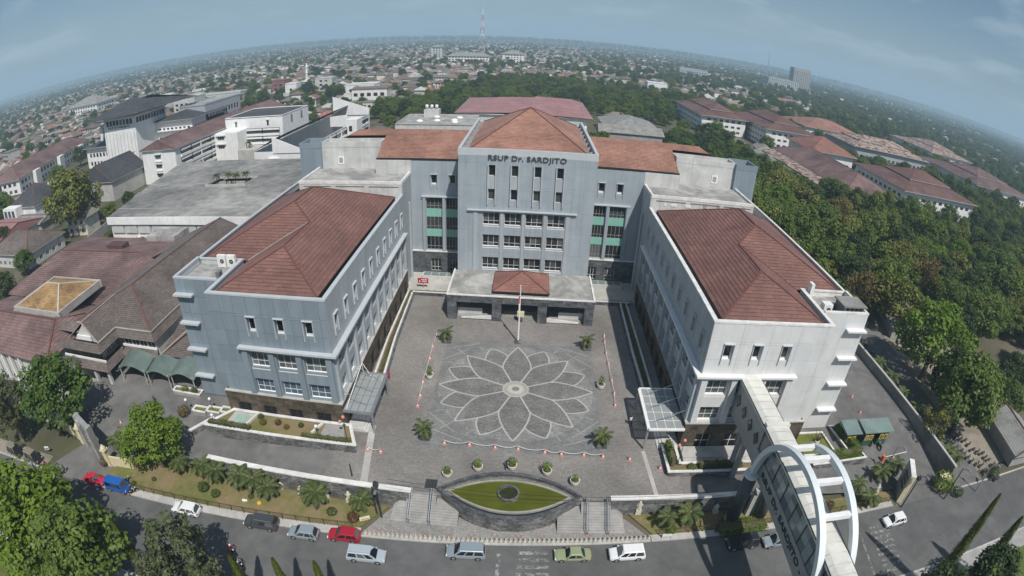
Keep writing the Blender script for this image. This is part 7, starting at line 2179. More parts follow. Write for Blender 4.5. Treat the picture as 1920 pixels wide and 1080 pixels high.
# labels that still coincide are told apart by their order from the camera
same = {}
for o in COL.objects:
	if o.parent is None and o.get('group') in ('trees of the campus wood', 'houses of the town behind the hospital', 'trees between the nearer houses'): same.setdefault(o['label'], []).append(o)
for lab, obs in same.items():
	if len(obs) > 1:
		obs.sort(key=lambda o: (o.location - CAM_POS).length)
		for i, o in enumerate(obs): o['label'] = lab + ', %s nearest such' % ('1st 2nd 3rd 4th 5th 6th 7th 8th 9th 10th 11th 12th'.split()[min(i, 11)])
# ------------------------------------------------------------------ pond, steps, planters
pond = thing('fountain_pond', 'lens-shaped stone pond of green water in front of the flower square', 'pond', (0, -22.3, -2))
def lens(hw, n_, s_, k=28, cx=0.0, cy=-22.15):
	pts = []
	for i in range(k + 1):
		t = -1 + 2 * i / k
		pts.append((cx + hw * t, cy - s_ * (1 - abs(t) ** 2.05)))
	for i in range(1, k):
		t = 1 - 2 * i / k
		pts.append((cx + hw * t, cy + n_ * (1 - abs(t) ** 2.05)))
	return pts
def ring(outer, inner, z0, z1, name, m, zi=None):
	mb = MB(); n = len(outer)
	for i in range(n):
		j = (i + 1) % n
		a, b, c, d = outer[i], outer[j], inner[j], inner[i]
		mb.face([(*a, z1), (*b, z1), (*c, z1), (*d, z1)])
		mb.face([(*a, z0), (*b, z0), (*b, z1), (*a, z1)])
		mb.face([(*c, zi if zi is not None else z0), (*d, zi if zi is not None else z0), (*d, z1), (*c, z1)])
	return mb.build(name, m, pond)
o0, o1, o2, o3, o4 = lens(8.75, 3.5, 4.1), lens(8.45, 3.2, 3.75), lens(7.65, 2.55, 2.98), lens(7.35, 2.35, 2.75), lens(7.15, 2.22, 2.6)
ring(lens(9.0, 3.6, 4.3), o1, -2.0, 0.42, 'outer_wall', 'stone_rubble', 0.0)
ring(lens(8.95, 3.7, 4.3), o1, 0.42, 0.56, 'coping', 'stone_dark', 0.3)
ring(o2, o3, -0.2, 0.26, 'inner_kerb', 'concrete', -0.1)
ring(o3, o4, -0.2, 0.16, 'mossy_ledge', 'lawn_mown', -0.1)
mb = MB(); mb.prism(o1, -0.3, -0.05); mb.build('channel_floor', 'black', pond)
mb = MB(); mb.prism(o3, -0.1, 0.1); mb.build('water', 'pond_water', pond)
circ_ = lambda r: [(-0.1 + r * cos(2 * pi * i / 28), -22.0 + r * sin(2 * pi * i / 28)) for i in range(28)]
ring(circ_(1.38), circ_(1.14), 0.05, 0.5, 'fountain_ring', 'stone_rubble')
q = MB(); q.prism(circ_(1.14), 0.05, 0.14); q.build('fountain_basin', 'basin_water', pond)
for s in (-1, 1):
	st = thing('entrance_steps', 'stone steps with steel handrails %s of the pond' % ('left' if s < 0 else 'right'), 'steps', (s * 11.5, -24, -2))
	n = 12
	for i in range(n):
		y0 = -26.3 + i * 0.31
		z1 = -1.94 + (i + 1) * 1.94 / n
		xi = 8.9 if i > 6 else 6.0
		xo = 12.6 if i > 5 else 13.6 + (5 - i) * 0.15
		q = MB(); q.box(*sorted((s * xi, s * xo)), y0, -22.55 - 0.004 * i, -2.1, z1); q.build('step', 'concrete', st)
	for x in ((12.0, 9.4) if s < 0 else (9.6, 12.2)):
		xx = s * x if s > 0 else -x
		q = MB()
		for dx_ in (-0.12, 0.12):
			q.tube([(xx + dx_, -22.7, 0), (xx + dx_, -22.75, 1.0), (xx + dx_, -26.4, -0.95), (xx + dx_, -26.45, -1.9)], 0.06, 8)
		for k in range(3):
			t = (k + 0.5) / 3
			q.bar((xx - 0.12, -22.75 - 3.65 * t, 1.0 - 1.95 * t), (xx + 0.12, -22.75 - 3.65 * t, 1.0 - 1.95 * t), 0.05)
		q.build('handrail', 'steel', st)
def planter(name, label, poly, z0, z1, m='stone_rubble', cap='white_cap', fill='lawn_dry', fz=None, cw=0.45, cat='planter'):
	t = thing(name, label, cat, (poly[0][0], poly[0][1], z0))
	n = len(poly)
	fz = z1 - 0.15 if fz is None else fz
	mb = MB(); cb = MB()
	for i in range(n):
		a, b = Vector((*poly[i], 0)), Vector((*poly[(i + 1) % n], 0)); d = (b - a).normalized()
		mb.bar(a + Vector((0, 0, (z0 + z1) / 2)), b + Vector((0, 0, (z0 + z1) / 2)), cw - 0.08 - 0.01 * (i % 2), z1 - z0)
		cb.bar(a - d * (cw / 2 - 0.01 * (i % 3)) + Vector((0, 0, z1 + 0.08)), b + d * (cw / 2 - 0.01 * (i % 3)) + Vector((0, 0, z1 + 0.08)), cw, 0.16 + 0.004 * (i % 2))
	mb.build('wall', m, t); cb.build('coping', cap, t)
	mb = MB(); mb.prism(poly, z0, fz, bottom=False); mb.build('earth', fill, t)
	return t
planter('stone_planter', 'long grey stone planter terrace in front of the left wing', [(-44.6, -17.2), (-20.9, -16.8), (-22.6, -12.95), (-41.5, -12.95)], -1.2, 1.3, 'stone_rubble', 'white_cap', 'lawn_dry')
for i, (a, b) in enumerate((((-38.2, -16.4), (-37.2, -12.95)), ((-27.6, -15.4), (-26.6, -12.95)))):
	wall_thing('low_wall', 'low white dividing wall on the left wing planter, %s' % ('outer' if i == 0 else 'inner'), [a, b], 0.8, 1.5, 0.25, 'white_cap')
mb = MB(); mb.prism([(-26.4, -15.6), (-22.6, -16.0), (-23.6, -13.0), (-26.2, -13.0)], 1.1, 1.2, bottom=False); tag(mb.build('terrace_paving', 'concrete'), kind='structure')
mb = MB(); mb.prism([(-41.6, -15.9), (-38.4, -15.9), (-37.6, -13.0), (-41.2, -13.0)], 1.1, 1.2, bottom=False); tag(mb.build('terrace_paving', 'concrete_pale'), kind='structure')
for i in range(5):
	mb = MB(); mb.box(-40.6, -38.6, -15.6 + i * 0.42, -15.4 + i * 0.42, 1.205, 1.215); tag(mb.build('painted_stripe', 'green_panel'), kind='structure')
for i, (x0, x1_) in enumerate(((-49.5, -47.0), (-46.8, -44.4), (-44.2, -41.0))):
	planter('white_planter', 'small white-rimmed planter by the corner of the left wing, %s of three' % ('first', 'second', 'third')[i], [(x0, -13.6 + 0.2 * i), (x1_, -13.6 + 0.2 * i), (x1_, -12.4 + 0.2 * i), (x0, -12.4 + 0.2 * i)], -1.0, 0.2 + 0.2 * i, 'concrete', 'white_cap', 'lawn_mown', cw=0.3)
planter('white_planter', 'white-kerbed flower bed against the side of the left wing', [(-55.8, -9.9), (-50.2, -9.9), (-50.2, -8.7), (-55.8, -8.7)], -0.6, 0.35, 'concrete', 'white_cap', 'soil', cw=0.3)
wall_thing('low_wall', 'slanting white-capped ramp wall by the left forecourt', [(-47.4, -18.4), (-44.9, -14.6)], -1.6, 0.35, 0.4, 'stone_rubble', 'white_cap', 0.5)
for s in (-1, 1):
	xa, xb = (-23.1, -21.7) if s < 0 else (20.0, 21.5)
	nm = 'left' if s < 0 else 'right'
	t = thing('planting_bed', 'narrow white-kerbed planting bed along the %s wing' % nm, 'planter', (s * 22, 14, 0))
	if s < 0: outer = [(-22.2, 29.4), (-21.75, 12), (-20.8, -2.9)]; inn = [(-23.1, 31), (-23.0, 12), (-22.4, -2.9)]
	else: outer = [(20.2, 30), (20.0, 12), (20.3, -2.9)]; inn = [(21.4, 30), (21.5, 12), (21.6, -2.9)]
	for pp, mm in ((outer, 'white_cap'), (inn, 'white_cap')):
		q = MB()
		for i in range(2): q.bar((*pp[i], 0.28), (*pp[i + 1], 0.28), 0.32, 0.55 + 0.004 * i)
		q.build('kerb', mm, t)
	q = MB(); q.prism([*outer, *reversed(inn)], 0, 0.32, bottom=False); q.build('earth', 'soil', t)
	q = MB()
	off = 0.35 if s < 0 else -0.35
	for i in range(2): q.bar((outer[i][0] + off, outer[i][1], 0.1), (outer[i + 1][0] + off, outer[i + 1][1], 0.1), 0.4, 0.2 + 0.004 * i)
	q.build('stone_edge', 'stone_dark', t)
	a, b = sorted((s * 14.2, s * 22.2))
	t = thing('planting_bed', 'white-kerbed bed across the %s back corner of the plaza' % nm, 'planter', (s * 18, 30, 0))
	q = MB(); q.box(a, b, 29.7, 30.0, 0, 0.6); q.build('kerb', 'white_cap', t)
	q = MB(); q.box(a, b, 29.2, 29.69, 0, 0.45); q.build('stone_edge', 'stone_dark', t)
	q = MB(); q.box(a, b, 30.01, 30.19, 0, 0.4); q.build('earth', 'soil', t)
planter('stone_planter', 'white-rimmed stone planter around the front of the right wing', [(20.8, -18.0), (36.8, -18.0), (36.8, -16.4), (22.6, -16.4), (22.6, -12.9), (20.8, -12.9)], -0.6, 0.75, 'stone_rubble', 'white_cap', 'soil', cw=0.4)
for i in range(3):
	q = MB(); q.box(23.4, 36.0, -16.2 + i * 0.55, -12.8, 0.0 + i * 0.2, 0.2 + i * 0.2); o = q.build('front_step', 'concrete_pale', hosp)
t = planter('lawn_planter', 'white-edged raised lawn beside the sky bridge with a bare shrub', [(39.6, -15.6), (48.6, -15.6), (48.2, -10.6), (39.6, -10.6)], -1.0, 0.5, 'concrete', 'white_cap', 'lawn_mown', cw=0.3)
planter('stone_planter', 'white-rimmed planter with bright hedge by the ticket booths', [(43.8, -17.4), (54.2, -16.8), (52.2, -9.0), (50.6, -9.0), (51.6, -15.6), (43.8, -15.9)], -1.6, 0.25, 'stone_rubble', 'white_cap', 'soil', cw=0.3)
t = thing('bare_shrub', 'bare branching frangipani on the raised lawn', 'shrub', (46.4, -12.6, 0.4))
q = MB()
for i in range(7):
	a = i * 0.9
	q.tube([(46.4, -12.6, 0.3), (46.4 + 0.3 * cos(a), -12.6 + 0.3 * sin(a), 1.2), (46.4 + 1.0 * cos(a + .3), -12.6 + 1.0 * sin(a + .3), 2.2)], [0.12, 0.08, 0.03], 6)
q.build('branches', 'bark', t)
q = MB(); q.lathe([(0.4, 0.34), (0.4, 0.6), (0.2, 0.62)], 10, (46.4, -12.6, 0)); q.build('root_ring', 'white_cap', t)
# ------------------------------------------------------------------ flag pole
t = thing('flag_pole', 'tall white flag pole on a grey plinth behind the flower', 'flag pole', (-0.1, 13.6, 0))
q = MB(); q.box(-0.65, 0.45, 13.1, 14.1, 0, 0.35); q.box(-0.45, 0.25, 13.3, 13.9, 0.35, 0.6); q.build('plinth', 'stone_rubble', t)
q = MB(); q.tube([(-0.1, 13.6, 0.5), (-0.1, 13.6, 11.0)], [0.17, 0.075], 12); q.build('pole', 'white_paint', t)
q = MB(); q.lathe([(0.02, 11.0), (0.14, 11.08), (0.14, 11.2), (0.02, 11.28)], 10, (-0.1, 13.6, 0)); q.build('finial', 'cream_paint', t)
q = MB()
for k in range(6):
	x0, x1_ = -0.1 - 0.06 * sin(k), -0.1 - 0.06 * sin(k + 1)
	q.face([(x0, 13.5, 9.2 - k * 0.45), (x0 - 0.22, 13.42, 9.15 - k * 0.45), (x1_ - 0.22, 13.42, 8.7 - k * 0.45), (x1_, 13.5, 8.75 - k * 0.45)], 0 if k < 3 else 1)
q.build('flag', ['red_paint', 'cone_white'], t)
t = thing('notice_stand', 'cream lectern-like stand in the middle of the portico steps', 'stand', (0.1, 21.0, 0))
q = MB(); q.box(-0.3, 0.5, 20.75, 21.3, 0, 1.1); q.build('base', 'stone_dark', t)
q = MB(); q.box(-0.55, 0.75, 20.7, 21.3, 1.1, 2.1); q.build('board', 'cream_paint', t)
# ------------------------------------------------------------------ sky bridge over the street
br = thing('sky_bridge', 'covered white sky bridge with twin blue-white arches crossing the street from the right wing', 'footbridge', (31, -34, -2))
bx0, bx1 = 29.45, 32.15
# grey neck next to the wing, glazed main span with the wider roof
mb = MB(); mb.box(bx0 + 0.1, bx1 - 0.1, -22.6, YF - 0.1, 6.6, 12.3); mb.build('neck', 'bridge_grey', br)
mb = MB(); mb.box(bx0 + 0.05, bx1 - 0.05, -58, -22.6, 6.4, 9.0); mb.build('lower_panel', 'bridge_grey', br)
mb = MB(); mb.box(bx0 + 0.25, bx1 - 0.25, -58, -22.6, 9.0, 12.4); mb.build('core', 'bridge_glass', br)
for s_, xx in ((-1, bx0), (1, bx1)):
	for k in range(22):
		y1_ = -25.4 - k * 1.5
		for j, (z0, z1, mm) in enumerate(((9.05, 10.1, 'bridge_glass'), (10.15, 11.2, 'bridge_pane'), (11.25, 12.3, 'bridge_glass'))):
			if (k + j) % 3 == 0: mm = 'bridge_pane'
			q = MB(); a, b = sorted((xx - s_ * 0.25, xx - s_ * 0.16)); q.box(a, b, y1_ - 1.44, y1_, z0, z1); q.build('glass_panel', mm, br)
	for k in range(11):
		y1_ = -25.4 - k * 3.0
		q = MB(); a, b = sorted((xx - s_ * 0.16, xx - s_ * 0.05)); q.box(a, b, y1_ - 0.04, y1_ + 0.04, 9.0, 12.35); q.build('mullion', 'dark_metal', br)
# roofs in slightly stepped sections
sec = [(-22.6, YF - 0.1, 12.9, 0.0), (-29.0, -22.6, 13.15, 0.12), (-58, -29.0, 13.15, 0.02)]
for y0, y1_, z, e in sec:
	q = MB()
	n = max(1, int((y1_ - y0) / 1.3))
	for k in range(n):
		a, b = y0 + (y1_ - y0) * k / n, y0 + (y1_ - y0) * (k + 1) / n
		q.face([(bx0 - 0.12 - e, a + 0.02, z - 0.3), (bx0 - 0.12 - e, b - 0.02, z - 0.3), (bx0 + 0.5, b - 0.02, z), (bx0 + 0.5, a + 0.02, z)])
		q.face([(bx0 + 0.5, a + 0.02, z), (bx0 + 0.5, b - 0.02, z), (bx1 - 0.5, b - 0.02, z), (bx1 - 0.5, a + 0.02, z)])
		q.face([(bx1 - 0.5, a + 0.02, z), (bx1 - 0.5, b - 0.02, z), (bx1 + 0.12 + e, b - 0.02, z - 0.3), (bx1 + 0.12 + e, a + 0.02, z - 0.3)])
	q.box(bx0 - 0.1 - e, bx1 + 0.1 + e, y0 + 0.03, y1_ - 0.03, z - 0.75, z - 0.31)
	rf = q.build('roof', 'bridge_roof', br)
	for xx in (bx0 - 0.14 - e, bx1 + 0.14 + e):
		q = MB(); q.tube([(xx, y0, z - 0.34), (xx, y1_, z - 0.34)], 0.08, 6); q.build('gutter', 'dark_metal', rf)
q = MB(); q.box(bx0 - 0.25, bx1 + 0.25, -23.3, -22.6, 12.6, 13.32); q.build('roof_step', 'bridge_roof', br)
# diamond windows on the grey neck
for k in range(4):
	yc = -13.8 - k * 2.5
	q = MB(); xx = bx0 + 0.06; r_ = 0.85
	q.face([(xx, yc - r_, 9.6), (xx, yc, 9.6 + r_ * 1.25), (xx, yc + r_, 9.6), (xx, yc, 9.6 - r_ * 1.25)]); w_ = q.build('diamond_window', 'dark_metal', br)
	q = MB(); xx = bx0 + 0.03; r_ = 0.6
	q.face([(xx, yc - r_, 9.6), (xx, yc, 9.6 + r_ * 1.25), (xx, yc + r_, 9.6), (xx, yc, 9.6 - r_ * 1.25)]); q.build('pane', 'pane_grey', w_)
# arches
AR, ACY, ACZ = 9.75, -34.5, 6.9
def arch(x, name='arch'):
	q = MB(); n = 40
	for i in range(n):
		pts = []
		for k in (i, i + 1):
			a = pi * k / n
			for rr in (AR - 0.34, AR + 0.34): pts.append((ACY + rr * cos(a), ACZ + rr * sin(a)))
		(y0, z0), (y1_, z1), (y2, z2), (y3, z3) = pts
		for xx in (x - 0.36, x + 0.36):
			q.face([(xx, y0, z0), (xx, y1_, z1), (xx, y3, z3), (xx, y2, z2)])
		q.face([(x - 0.36, y1_, z1), (x + 0.36, y1_, z1), (x + 0.36, y3, z3), (x - 0.36, y3, z3)])
		q.face([(x - 0.36, y0, z0), (x + 0.36, y0, z0), (x + 0.36, y2, z2), (x - 0.36, y2, z2)])
	return q.build(name, 'arch_blue', br)
ax0, ax1 = 28.85, 32.75
arch(ax0); arch(ax1)
for k, a in enumerate((38, 58, 78, 98, 120, 142)):
	y_, z_ = ACY + AR * cos(radians(a)), ACZ + AR * sin(radians(a))
	if z_ < 13.5: continue
	q = MB(); q.obox(((ax0 + ax1) / 2, y_, z_), ((ax1 - ax0) / 2 - 0.36, 0, 0), (0, 0.3, 0), (0, 0, 0.24)); q.build('cross_beam', 'white_paint', br)
for x in (ax0, ax1):
	for y_ in (ACY + AR, ACY - AR):
		q = MB(); q.cyl(x, y_, -2.0, ACZ, 0.85, seg=18); q.build('pillar', 'pillar_dark', br, True)
		q = MB(); q.cyl(x, y_, -2.0, -1.55, 1.05, seg=18); q.build('pillar_foot', 'concrete_pale', br)
		q = MB(); q.cyl(x, y_, ACZ - 0.35, ACZ + 0.15, 0.93, seg=18); q.build('pillar_head', 'arch_blue', br)
for y_ in (-18.5, -16.9):
	q = MB(); q.cyl(30.0, y_, -1.0, 6.7, 0.4, seg=12); q.build('neck_pillar', 'concrete', br)
for x in (32.2,):
	q = MB(); q.box(31.0, 33.6, -24.2, -23.6, -2.0, 3.0); q.build('stair_wall', 'concrete_pale', br)
me = upright(text_mesh('lettering', 'RSUP Dr. SARDJITO - FK UGM', 1.4, 'letter_dark', 0.04, 0.02), 21.0, 1.05)
letters(me, (bx0 + 0.0, -25.9, 7.3), -pi / 2, br)
# ------------------------------------------------------------------ gate signs
def gate_sign(name, label, p, ang, L_, h, text=()):
	t = thing(name, label, 'sign', (p[0], p[1], p[2]), ang, world=False)
	q = MB(); q.box(-L_ / 2, L_ / 2, -0.35, 0.35, 0, h); q.lathe([(0.9, 0), (0.9, 0.4)], 20, (L_ / 2, 0, h * 0.75)); q.build('slab', 'bridge_grey').parent = t
	q = MB(); q.box(-L_ / 2 - 0.02, L_ / 2 + 0.02, -0.42, 0.42, h, h + 0.15); q.build('coping', 'concrete_pale').parent = t
	for k in range(4):
		q = MB(); q.box(-L_ / 2 + 0.7 + k * (L_ - 1.4) / 4, -L_ / 2 + 0.7 + (k + 0.72) * (L_ - 1.4) / 4, -0.4, -0.34, h * 0.35, h * 0.85); q.build('sign_panel', 'letter').parent = t
	q = MB(); q.tube([(L_ / 2 - 0.8, -0.44, h * 0.62), (L_ / 2 - 0.8, -0.34, h * 0.62)], 0.5, 20); q.build('emblem', 'concrete_pale').parent = t
	return t
# left gate: tall grey portal with slats over the entry
t = thing('gate_portal', 'grey concrete gate portal with slatted screen at the left entrance', 'gate', (-63.5, -25.6, -2))
for x, y in ((-66.2, -24.4), (-61.6, -26.3)):
	q = MB(); q.box(x - 0.25, x + 0.25, y - 0.6, y + 0.6, -2.0, 4.4); q.build('post', 'concrete', t)
q = MB(); d = Vector((4.6, -1.9, 0)).normalized()
q.obox((-63.9, -25.35, 3.6), d * 2.6, Vector((-d.y, d.x, 0)) * 0.42, (0, 0, 0.7)); q.build('lintel', 'bridge_grey', t)
for k in range(5):
	c = Vector((-62.9 + k * 0.02, -25.75, 0.6 + k * 0.62))
	q = MB(); q.obox(c, d * 1.1, Vector((-d.y, d.x, 0)) * 0.32, (0, 0, 0.13)); q.build('slat', 'concrete_pale', t)
q = MB(); q.obox((-64.9, -25.55, 3.9), d * 0.5, Vector((-d.y, d.x, 0)) * 0.12, (0, 0, 0.38)); q.build('emblem', 'concrete_pale', t)
for k, (x, y, lab) in enumerate(((-67.8, -24.2, 'cream gate post with ornate cap on the far side of the left gate'), (-59.2, -26.9, 'cream gate post with ornate cap beside the palm garden'))):
	t = thing('gate_post', lab, 'gate post', (x, y, -2), group='cream gate posts')
	q = MB(); q.box(x - 0.4, x + 0.4, y - 0.4, y + 0.4, -2, 1.0); q.build('shaft', 'cream_paint', t)
	q = MB(); q.box(x - 0.55, x + 0.55, y - 0.55, y + 0.55, 1.0, 1.25); q.lathe([(0.45, 1.25), (0.5, 1.5), (0.3, 1.8), (0.08, 2.1)], 8, (x, y, 0)); q.build('cap', 'cream_paint', t)
wall_thing('boundary_wall', 'cream compound wall beside the left gate under the trees', [(-68.4, -24.0), (-80, -21.5), (-92, -20)], -2, 0.2, 0.3, 'cream_paint')
wall_thing('boundary_wall', 'short cream wall joining the left gate to the garden', [(-58.6, -26.9), (-54.5, -26.4)], -2, -0.1, 0.3, 'cream_paint')
# right gate sign
t = thing('gate_sign', 'tall dark grey slanted hospital sign slab with a round emblem at the right gate', 'sign', (58.4, -23.9, -2))
d = Vector((0.45, 0.89, 0)).normalized(); n = Vector((-d.y, d.x, 0))
q = MB(); q.obox((58.9, -23.2, 0.6), d * 2.0, n * 0.4, (0, 0, 2.6)); q.build('slab', 'bridge_grey', t)
q = MB(); q.obox((58.9, -23.2, 3.26), d * 2.08, n * 0.45, (0, 0, 0.08)); q.build('coping', 'white_cap', t)
q = MB(); q.obox(Vector((58.9, -23.2, 0.6)) - d * 2.05, d * 0.06, n * 0.44, (0, 0, 2.6)); q.build('edge_trim', 'cream_paint', t)
for k in range(3):
	q = MB(); q.obox(Vector((58.9, -23.2, 1.9 - k * 0.9)) + n * 0.42 - d * 0.2, d * 1.1, n * 0.03, (0, 0, 0.3)); q.build('sign_panel', 'letter', t)
q = MB(); c = Vector((58.9, -23.2, 2.5)) + d * 1.2; q.tube([c + n * 0.38, c + n * 0.48], 0.5, 20); q.build('emblem', 'concrete_pale', t)
t = thing('gate_post', 'cream ornate gate post at the right gate by the lime bush', 'gate post', (68.3, -23.6, -2))
q = MB(); q.box(67.4, 69.2, -24.1, -23.2, -2, 0.4); q.build('shaft', 'cream_paint', t)
q = MB(); q.box(67.2, 69.4, -24.3, -23.0, 0.4, 0.6); q.build('cap', 'cream_paint', t)
for i in range(4):
	q = MB(); q.box(67.7 + i * 0.35, 67.9 + i * 0.35, -24.16, -24.1, -1.4, 0.0); q.build('slot', 'black', t)
# ticket booths
for i, x in enumerate((52.6, 56.4, 59.6)):
	t = thing('ticket_booth', 'green ticket booth with yellow windows, %s from the wing' % ('first', 'second', 'third')[i], 'booth', (x, -12.2, -0.6), group='ticket booths of the right drive')
	q = MB(); q.box(x - 1.0, x + 1.0, -13.2, -11.2, -0.7, 0.6); q.build('body', 'booth_green', t)
	q = MB(); q.box(x - 0.98, x + 0.98, -13.18, -11.22, 0.6, 1.7); q.build('glazing', 'pane_dark', t)
	q = MB(); q.box(x - 1.0, x + 1.0, -13.2, -11.2, 1.7, 2.35); q.build('fascia', 'booth_green', t)
	for k in range(2):
		q = MB(); q.box(x - 0.85 + k * 0.95, x - 0.1 + k * 0.95, -13.26, -13.18, 0.55, 1.6); f_ = q.build('window_frame', 'yellow_paint', t)
		q = MB(); q.box(x - 0.7 + k * 0.95, x - 0.25 + k * 0.95, -13.3, -13.26, 0.7, 1.45); q.build('pane', 'pane_grey', f_)
	q = MB(); q.prism([(x - 1.6, -13.7), (x + 1.6, -13.7), (x + 1.6, -10.6), (x - 1.6, -10.6)], 2.3, lambda a, b: 2.45 + (b + 13.7) * 0.14); q.build('roof', 'green_roof', t)
t = thing('barrier', 'orange car park barrier with a white boom', 'barrier', (58.6, -16.6, -1.2))
q = MB(); q.box(58.3, 58.8, -16.9, -16.3, -1.3, -0.1); q.build('cabinet', 'orange_paint', t)
q = MB(); q.tube([(58.8, -16.6, -0.35), (64.2, -16.0, -0.35)], 0.06, 6); q.build('boom', 'sign_white', t)
# ------------------------------------------------------------------ fence of the left garden
def fence(label, x0, x1, d, n):
	t = thing('garden_fence', label, 'fence', (x0, KY(x0) + d, Z0))
	for i in range(n + 1):
		x = x0 + (x1 - x0) * i / n
		q = MB(); q.cyl(x, KY(x) + d, Z0, Z0 + 1.35, 0.05, seg=6); q.build('post', 'rust_fence', t)
	for z in (0.35, 1.25):
		q = MB(); q.bar((x0, KY(x0) + d, Z0 + z), (x1, KY(x1) + d, Z0 + z), 0.04); q.build('rail', 'rust_fence', t)
	q = MB(); k = int((x1 - x0) / 0.28)
	for i in range(k): x = x0 + (x1 - x0) * (i + 0.5) / k; q.box(x - 0.012, x + 0.012, KY(x) + d - 0.012, KY(x) + d + 0.012, Z0 + 0.1, Z0 + 1.25)
	o = q.build('bars', 'rust_fence', t); o['kind'] = 'stuff'
fence('rusty low railing along the street side of the palm garden', -59.5, -18.6, 1.0, 22)
fence('rusty low railing along the street garden right of the steps', 18.6, 56, 0.8, 19)
# ------------------------------------------------------------------ kerb stubs in front of the entrance
pr_ = bpy.data.objects.new('kerb_bollard', None); COL.objects.link(pr_); pr_['category'] = 'bollard'
q = MB(); q.lathe([(0.17, 0), (0.17, 0.18), (0.11, 0.22), (0.1, 0.52), (0.04, 0.58)], 10); q.build('post', 'cream_stone').parent = pr_
q = MB(); q.box(-0.19, 0.19, -0.24, 0.2, 0, 0.06); q.build('foot', 'concrete_pale').parent = pr_
used = []
NB = 62
def ordinal(n): return '%d%s' % (n, 'th' if 10 <= n % 100 <= 20 else {1: 'st', 2: 'nd', 3: 'rd'}.get(n % 10, 'th'))
for i in range(NB):
	x = -16.9 + 34.2 * i / (NB - 1)
	place(pr_, used, (x, KY(x) + 0.42, Z0 + 0.06), RA, 'cream kerb stub before the entrance, %s from the left' % ordinal(i + 1), 'row of cream kerb stubs')
# ------------------------------------------------------------------ cones and chains
def cone_kind():
	t = bpy.data.objects.new('traffic_cone', None); COL.objects.link(t); t['category'] = 'traffic cone'
	q = MB(); q.box(-0.24, 0.24, -0.24, 0.24, 0, 0.06); q.build('base', 'pink_red').parent = t
	q = MB(); q.lathe([(0.19, 0.06), (0.165, 0.28), (0.12, 0.5), (0.08, 0.82), (0.05, 0.86)], 12); q.build('cone', 'pink_red').parent = t
	q = MB(); q.lathe([(0.175, 0.26), (0.128, 0.52)], 12); q.build('band', 'cone_white').parent = t
	return t
cone = cone_kind(); cu_ = []
rows_ = {'front of the flower square': [(833, 833), (880, 836), (928, 841), (971, 844), (1021, 850), (1052, 854), (1094, 855), (1130, 858), (1180, 863)],
		'left of the flower square': [(819, 631), (811, 652), (806, 674), (793, 719), (788, 744), (783, 763)],
		'right of the flower square': [(1132, 632), (1133, 643), (1136, 664), (1140, 684), (1146, 715), (1151, 740), (1153, 762)],
		'left carriageway': [(690, 845), (714, 849)]}
for nm, pts in rows_.items():
	W_ = []
	for i, (px, py) in enumerate(pts):
		p = G(px, py, 0)
		place(cone, cu_, (p.x, p.y, 0.005), random.uniform(-.3, .3), 'faded red cone with white band %s, %s in its line' % (nm if nm.startswith(('left', 'right')) else 'in ' + nm, ordinal(i + 1)), 'traffic cones on the plaza')
		W_.append(p)
	ch = thing('cone_chain', 'white plastic chain hung between the cones %s' % (nm if nm.startswith(('left', 'right')) else 'in ' + nm), 'chain', (W_[0].x, W_[0].y, 0), group='chains between cones')
	for i in range(len(W_) - 1):
		if nm.startswith('front') and i >= 7: continue
		a, b = W_[i], W_[i + 1]
		sag = [(a.lerp(b, t) + Vector((0, 0, 0.8 - 1.7 * t * (1 - t)))) for t in [k / 8 for k in range(9)]]
		q = MB(); q.tube(sag, 0.035, 5); q.build('chain_length', 'cone_white', ch)
for px, py, z_, lab in ((1237, 880, 0, 'single cone by the right planter'), (1597, 745, 0, 'cone on the right drive near the fins'), (1612, 775, 0, 'cone on the right drive by the booths'), (1650, 867, -1.6, 'left cone of a pair inside the right gate'), (1671, 863, -1.6, 'right cone of a pair inside the right gate'), (228, 795, -1.5, 'cone on the left forecourt drive')):
	p = G(px, py, z_); place(cone, cu_, (p.x, p.y, Zl(p.x, p.y) + 0.005), 0.2, 'faded red ' + lab, 'traffic cones on the drives')
# ------------------------------------------------------------------ signs, lamps, poles
t = thing('red_sign', 'red board sign with white lettering on an orange post by the left link', 'sign', (-20.2, 31.2, 0.7))
q = MB(); q.cyl(-20.2, 31.2, 0.3, 1.9, 0.07, seg=8); q.build('post', 'orange_paint', t)
q = MB(); q.box(-21.3, -19.1, 31.05, 31.15, 1.9, 3.0); q.build('board', 'red_paint', t)
for z, a, b in ((2.55, -20.55, -19.35), (2.15, -20.35, -19.4)):
	q = MB(); n = 7
	for k in range(n): q.box(a + (b - a) * k / n, a + (b - a) * (k + 0.72) / n, 31.02, 31.05, z, z + 0.26)
	q.build('lettering', 'cone_white', t)['kind'] = 'stuff'
q = MB(); q.face([(-21.1, 31.03, 2.2), (-20.7, 31.03, 2.2), (-20.9, 31.03, 2.65)]); q.build('warning_mark', 'cone_white', t)
def globe_lamp(x, y, z, h, lab, m='sign_white'):
	t = thing('globe_lamp', lab, 'lamp', (x, y, z), group='globe lamps', world=False)
	q = MB(); q.lathe([(0.12, 0), (0.12, 0.2), (0.05, 0.25), (0.04, h)], 8); q.build('post', 'dark_metal').parent = t
	q = MB(); q.lathe([(0.05, h), (0.2, h + 0.08), (0.27, h + 0.26), (0.2, h + 0.45), (0.03, h + 0.52)], 14); q.build('globe', m, None, True).parent = t
for px, py, lab in ((348, 751, 'globe lamp at the left edge of the forecourt'), (393, 750, 'globe lamp behind the small white planters'), (397, 779, 'globe lamp in front of the small white planters'), (594, 808, 'globe lamp on the left wing terrace near the canopy')):
	p = G(px, py, 2.0); z_ = Zl(p.x, p.y) if px < 500 else 1.2; globe_lamp(p.x, p.y, z_, 2.2 - min(0, z_) * 0.4 if px < 500 else 1.4, 'white ' + lab)
